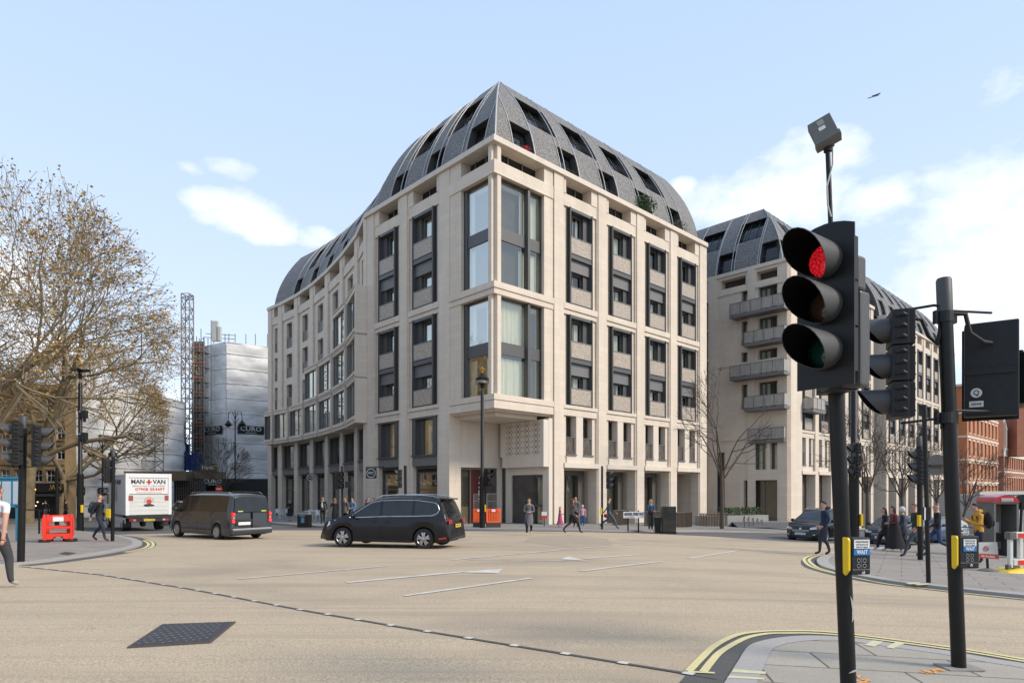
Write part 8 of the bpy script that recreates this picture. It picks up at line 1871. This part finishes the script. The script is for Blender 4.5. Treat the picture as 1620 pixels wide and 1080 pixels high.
def backpack(person_o, col, label, H=1.74):
    k = H/1.74; W_ = wmat(person_o); c = W_@Vector((0, -.24*k, 1.25*k)); o = empty('backpack', c, label, 'backpack', rz=person_o.rotation_euler.z); m = cloth('pack_%02d' % int(col[0]*99+col[2]*50), col)
    b = LB(); b.ball((0, 0, 0), .155*k, .11*k, .25*k, 14); b.build('bag', m, o, smooth=True); b = LB(); b.ball((0, -.09*k, -.07*k), .11*k, .06*k, .12*k, 12); b.build('pocket', m, o, smooth=True)
    b = LB()
    for s in (1, -1): b.path([(s*.09*k, .06*k, .18*k), (s*.11*k, .22*k, .22*k), (s*.12*k, .37*k, .10*k), (s*.13*k, .30*k, -.12*k), (s*.12*k, .08*k, -.18*k)], .014*k, 6)
    b.build('strap', m, o, smooth=True)
def handbag(pw, col, label, s=.15):
    o = empty('handbag', pw, label, 'bag'); m = cloth('bag_%02d' % int(col[0]*99), col); b = LB(); b.ball((0, 0, 0), s, s*.5, s*.8, 12); b.build('bag', m, o, smooth=True); b = LB(); b.path([(-s*.7, 0, s*.4), (-s*.3, 0, s*1.6), (s*.3, 0, s*1.6), (s*.7, 0, s*.4)], .012, 6); b.build('handle', m, o)
BLK = (.014, .014, .016); NAVY = (.02, .028, .055)
def gp_(px, Y, dz=.1): q = onx(px, Y); q.z += dz; return q
# facing: 0 = away from the camera (+Y), 90 = left, -90 = right, 180 = toward the camera
a = person('man in white T-shirt and dark jeans walking away, cut by the left frame edge', G(-7, 931, .006), -4, 1.80, top=(.75, .76, .80), legs=(.055, .055, .06), hair=(.12, .07, .04), stride=.42, arms=('swing', 'swing'), shoe=(.42, .38, .32), sleeves=False, wide=1.1, tname='white_tee', legw=1.1)
b_ = person('man with backpack in black jacket walking right past the lamp column', G(157, 856, .06), -85, 1.76, top=BLK, legs=(.022, .026, .042), hair=(.16, .08, .04), stride=.55, arms=('swing', 'pocket'), shoe=(.10, .03, .02), hairlen=0)
backpack(b_, (.03, .04, .055), 'dark blue backpack on the man walking past the lamp column')
person('woman in long black dress standing by the cafe chairs', gp_(458.5, 48), 170, 1.66, top=BLK, legs=(.40, .38, .38), hair=(.05, .03, .02), coat=.58, hairlen=.12, shoe=(.05, .05, .05), arms=('front', 'front'))
person('bearded man in black suit and white shirt striding by the wide bin', gp_(510.5, 42), -160, 1.80, top=(.018, .018, .02), legs=BLK, hair=(.06, .04, .03), stride=.75, arms=('swing', 'swing'), bald=True, coat=.12)
sh = MB(); q = onx(510.5, 42); sh.prism([(q.x-.05, 41.86, q.z+1.15), (q.x+.07, 41.86, q.z+1.15), (q.x+.04, 41.85, q.z+1.55), (q.x-.03, 41.85, q.z+1.55)], (0, .03, 0)); 
so = [o for o in COL.objects if o.get('label', '').startswith('bearded man')][0]; sh.build('shirt_front', mat('shirt_white', (.6, .6, .62), .8), so)
person('woman holding a phone to her ear, black coat, before the signal post', gp_(530, 38.5), 60, 1.68, top=BLK, legs=BLK, hair=(.22, .11, .06), coat=.55, arms=('swing', 'phone'), hairlen=.05)
person('man in grey-brown jacket holding a cup beside the signal post', gp_(546.5, 38.8), -30+180, 1.74, top=(.14, .13, .10), legs=BLK, hair=(.20, .09, .05), arms=('front', 'swing'), coat=.2)
person('man in blue jacket and black beanie behind the people carrier bonnet', gp_(558, 38), 150, 1.72, top=(.13, .22, .34), legs=(.15, .15, .16), hair=(.008, .008, .01), arms=('front', 'front'))
person('man with red scarf looking down behind the people carrier', gp_(582, 38.6), -120, 1.74, top=(.03, .04, .06), legs=BLK, hair=(.15, .07, .04), hood=('down', (.20, .02, .02)))
person('dark haired woman beside the man with the red scarf', gp_(591, 38.6), 130, 1.68, top=(.06, .03, .03), legs=BLK, hair=(.02, .012, .01), hairlen=.1, arms=('read', 'read'))
person('woman in long grey coat walking toward the camera on the road', G(837, 846, .006), 178, 1.70, top=(.13, .13, .14), legs=BLK, hair=(.22, .10, .05), stride=.45, arms=('front', 'front'), coat=.52, shoe=(.45, .42, .40), hairlen=.0, legw=1.2)
person('small girl in a pink dress walking left beside the stone pier', gp_(886, 37.2), -75, 1.20, top=(.42, .10, .19), legs=(.5, .3, .25), hair=(.42, .27, .13), skirt=(.22, (.42, .07, .17), .27), stride=.3, arms=('swing', 'front'), hairlen=.08, shoe=(.5, .45, .45))
person('woman in patterned jacket and black trousers striding along the kerb', G(905, 843.5, .02), -60, 1.70, top=(.10, .085, .07), legs=BLK, hair=(.14, .05, .03), stride=.95, arms=('front', 'swing'), hairlen=.12, tname='patterned_jacket')
MATS['cloth_patterned_jacket'].node_tree.nodes['Principled BSDF'].inputs['Base Color'].default_value = (.1, .08, .07, 1)
person('tall man with grey scarf just behind the woman in patterned jacket', gp_(911, 38.2), 150, 1.80, top=(.17, .17, .17), legs=(.03, .03, .03), hair=(.35, .2, .15), bald=True)
person('child in pale pink hooded jacket and blue jeans', gp_(921.5, 37.2), 175, 1.30, top=(.55, .34, .36), legs=(.02, .10, .28), hair=(.15, .08, .06), hood=('up', (.58, .40, .40)), shoe=(.5, .42, .36), wide=1.15)
person('young man in dark jumper and loose jeans carrying a red bag, striding right', gp_(963, 36.2), -95, 1.76, top=(.05, .055, .065), legs=(.09, .11, .12), hair=(.06, .03, .02), stride=.95, arms=('swing', 'swing'), legw=1.25)
q = onx(958.5, 36); handbag(Vector((q.x, 35.9, q.z+.85)), (.16, .02, .03), 'red bag hanging from the hand of the young man in the dark jumper', .14)
w_ = person('blonde woman in denim blue jacket and wide grey trousers by the black cabinet', gp_(1029.5, 35.0), -150, 1.72, top=(.02, .075, .19), legs=(.065, .065, .065), hair=(.50, .36, .20), arms=('front', 'front'), hairlen=.06, shoe=(.6, .6, .6), legw=1.3)
q = onx(1030, 34.7); handbag(Vector((q.x, 34.75, q.z+1.12)), BLK, 'black bag held by the blonde woman', .17)
person('man in navy hooded coat and dark jeans about to cross, facing left', G(1304, 878, .006), 80, 1.76, top=(.012, .022, .055), legs=(.028, .032, .045), hair=(.018, .013, .01), stride=.25, arms=('pocket', 'pocket'), coat=.06, hood=('down', (.014, .022, .05)), shoe=(.03, .012, .012), wide=1.08)
person('woman in black wide trousers leading the group walking left', G(1401, 870, .06), 82, 1.62, top=BLK, legs=BLK, hair=(.018, .012, .012), stride=.6, arms=('swing', 'swing'), coat=.35, hairlen=.15, lean=.06, shoe=(.45, .4, .3), legw=1.5)
person('woman in loose maroon cardigan and long black skirt within the group', G(1415, 872, .06), 85, 1.68, top=(.14, .035, .035), legs=BLK, hair=(.022, .012, .012), stride=.6, arms=('swing', 'front'), hairlen=.28, skirt=(.12, BLK, .26), lean=.08, shoe=(.5, .42, .36), wide=1.15)
person('person in a white hood half hidden by the woman in maroon', gp_(1428, 24.5, .06), 75, 1.66, top=(.05, .055, .075), legs=(.03, .03, .04), hair=(.3, .3, .3), hood=('up', (.55, .53, .50)), stride=.5, coat=.3)
person('man in olive jacket walking left beside the signal post', gp_(1449, 20.9, .06), 82, 1.74, top=(.035, .04, .028), legs=(.055, .065, .085), hair=(.16, .10, .07), stride=.85, arms=('front', 'pocket'), lean=.05, phase=-1)
person('bald man in black jacket and blue jeans walking left near the thick post', gp_(1483, 21.3, .06), 70, 1.78, top=BLK, legs=(.04, .07, .14), hair=(.35, .2, .15), bald=True, stride=.95, arms=('pocket', 'swing'), wide=1.08)
ym = person('man in a mustard yellow jacket reading his phone by the kiosk', gp_(1549, 18.8, .06), 80, 1.78, top=(.60, .30, .035), legs=(.018, .022, .045), hair=(.01, .009, .009), arms=('read', 'read'), headdown=.7, lean=.08, hood=('down', (.62, .31, .03)), wide=1.12, tname='mustard_jacket', coat=.1)
backpack(ym, BLK, 'black backpack on the man in the yellow jacket', 1.8)
hp = wmat(ym)@Vector((0, .46, 1.30)); o = empty('mobile_phone', hp, 'dark phone in the hands of the man in yellow', 'phone'); b = MB(); b.box(hp.x-.04, hp.x+.04, hp.y-.04, hp.y+.04, hp.z-.01, hp.z+.01); b.build('case', BLACKP, o, bevel=.003)
person('far pedestrian in dark clothes by the black shopfront, left of the tall column', gp_(104, 58, .0), -60, 1.74, top=BLK, legs=BLK, hair=(.02, .015, .01), stride=.4, group='distant pedestrians by the dark shopfront')
person('far pedestrian with pale bag in front of the black shopfront', gp_(72, 57, .0), 60, 1.74, top=BLK, legs=(.1, .1, .11), hair=(.02, .015, .01), stride=.4, group='distant pedestrians by the dark shopfront')
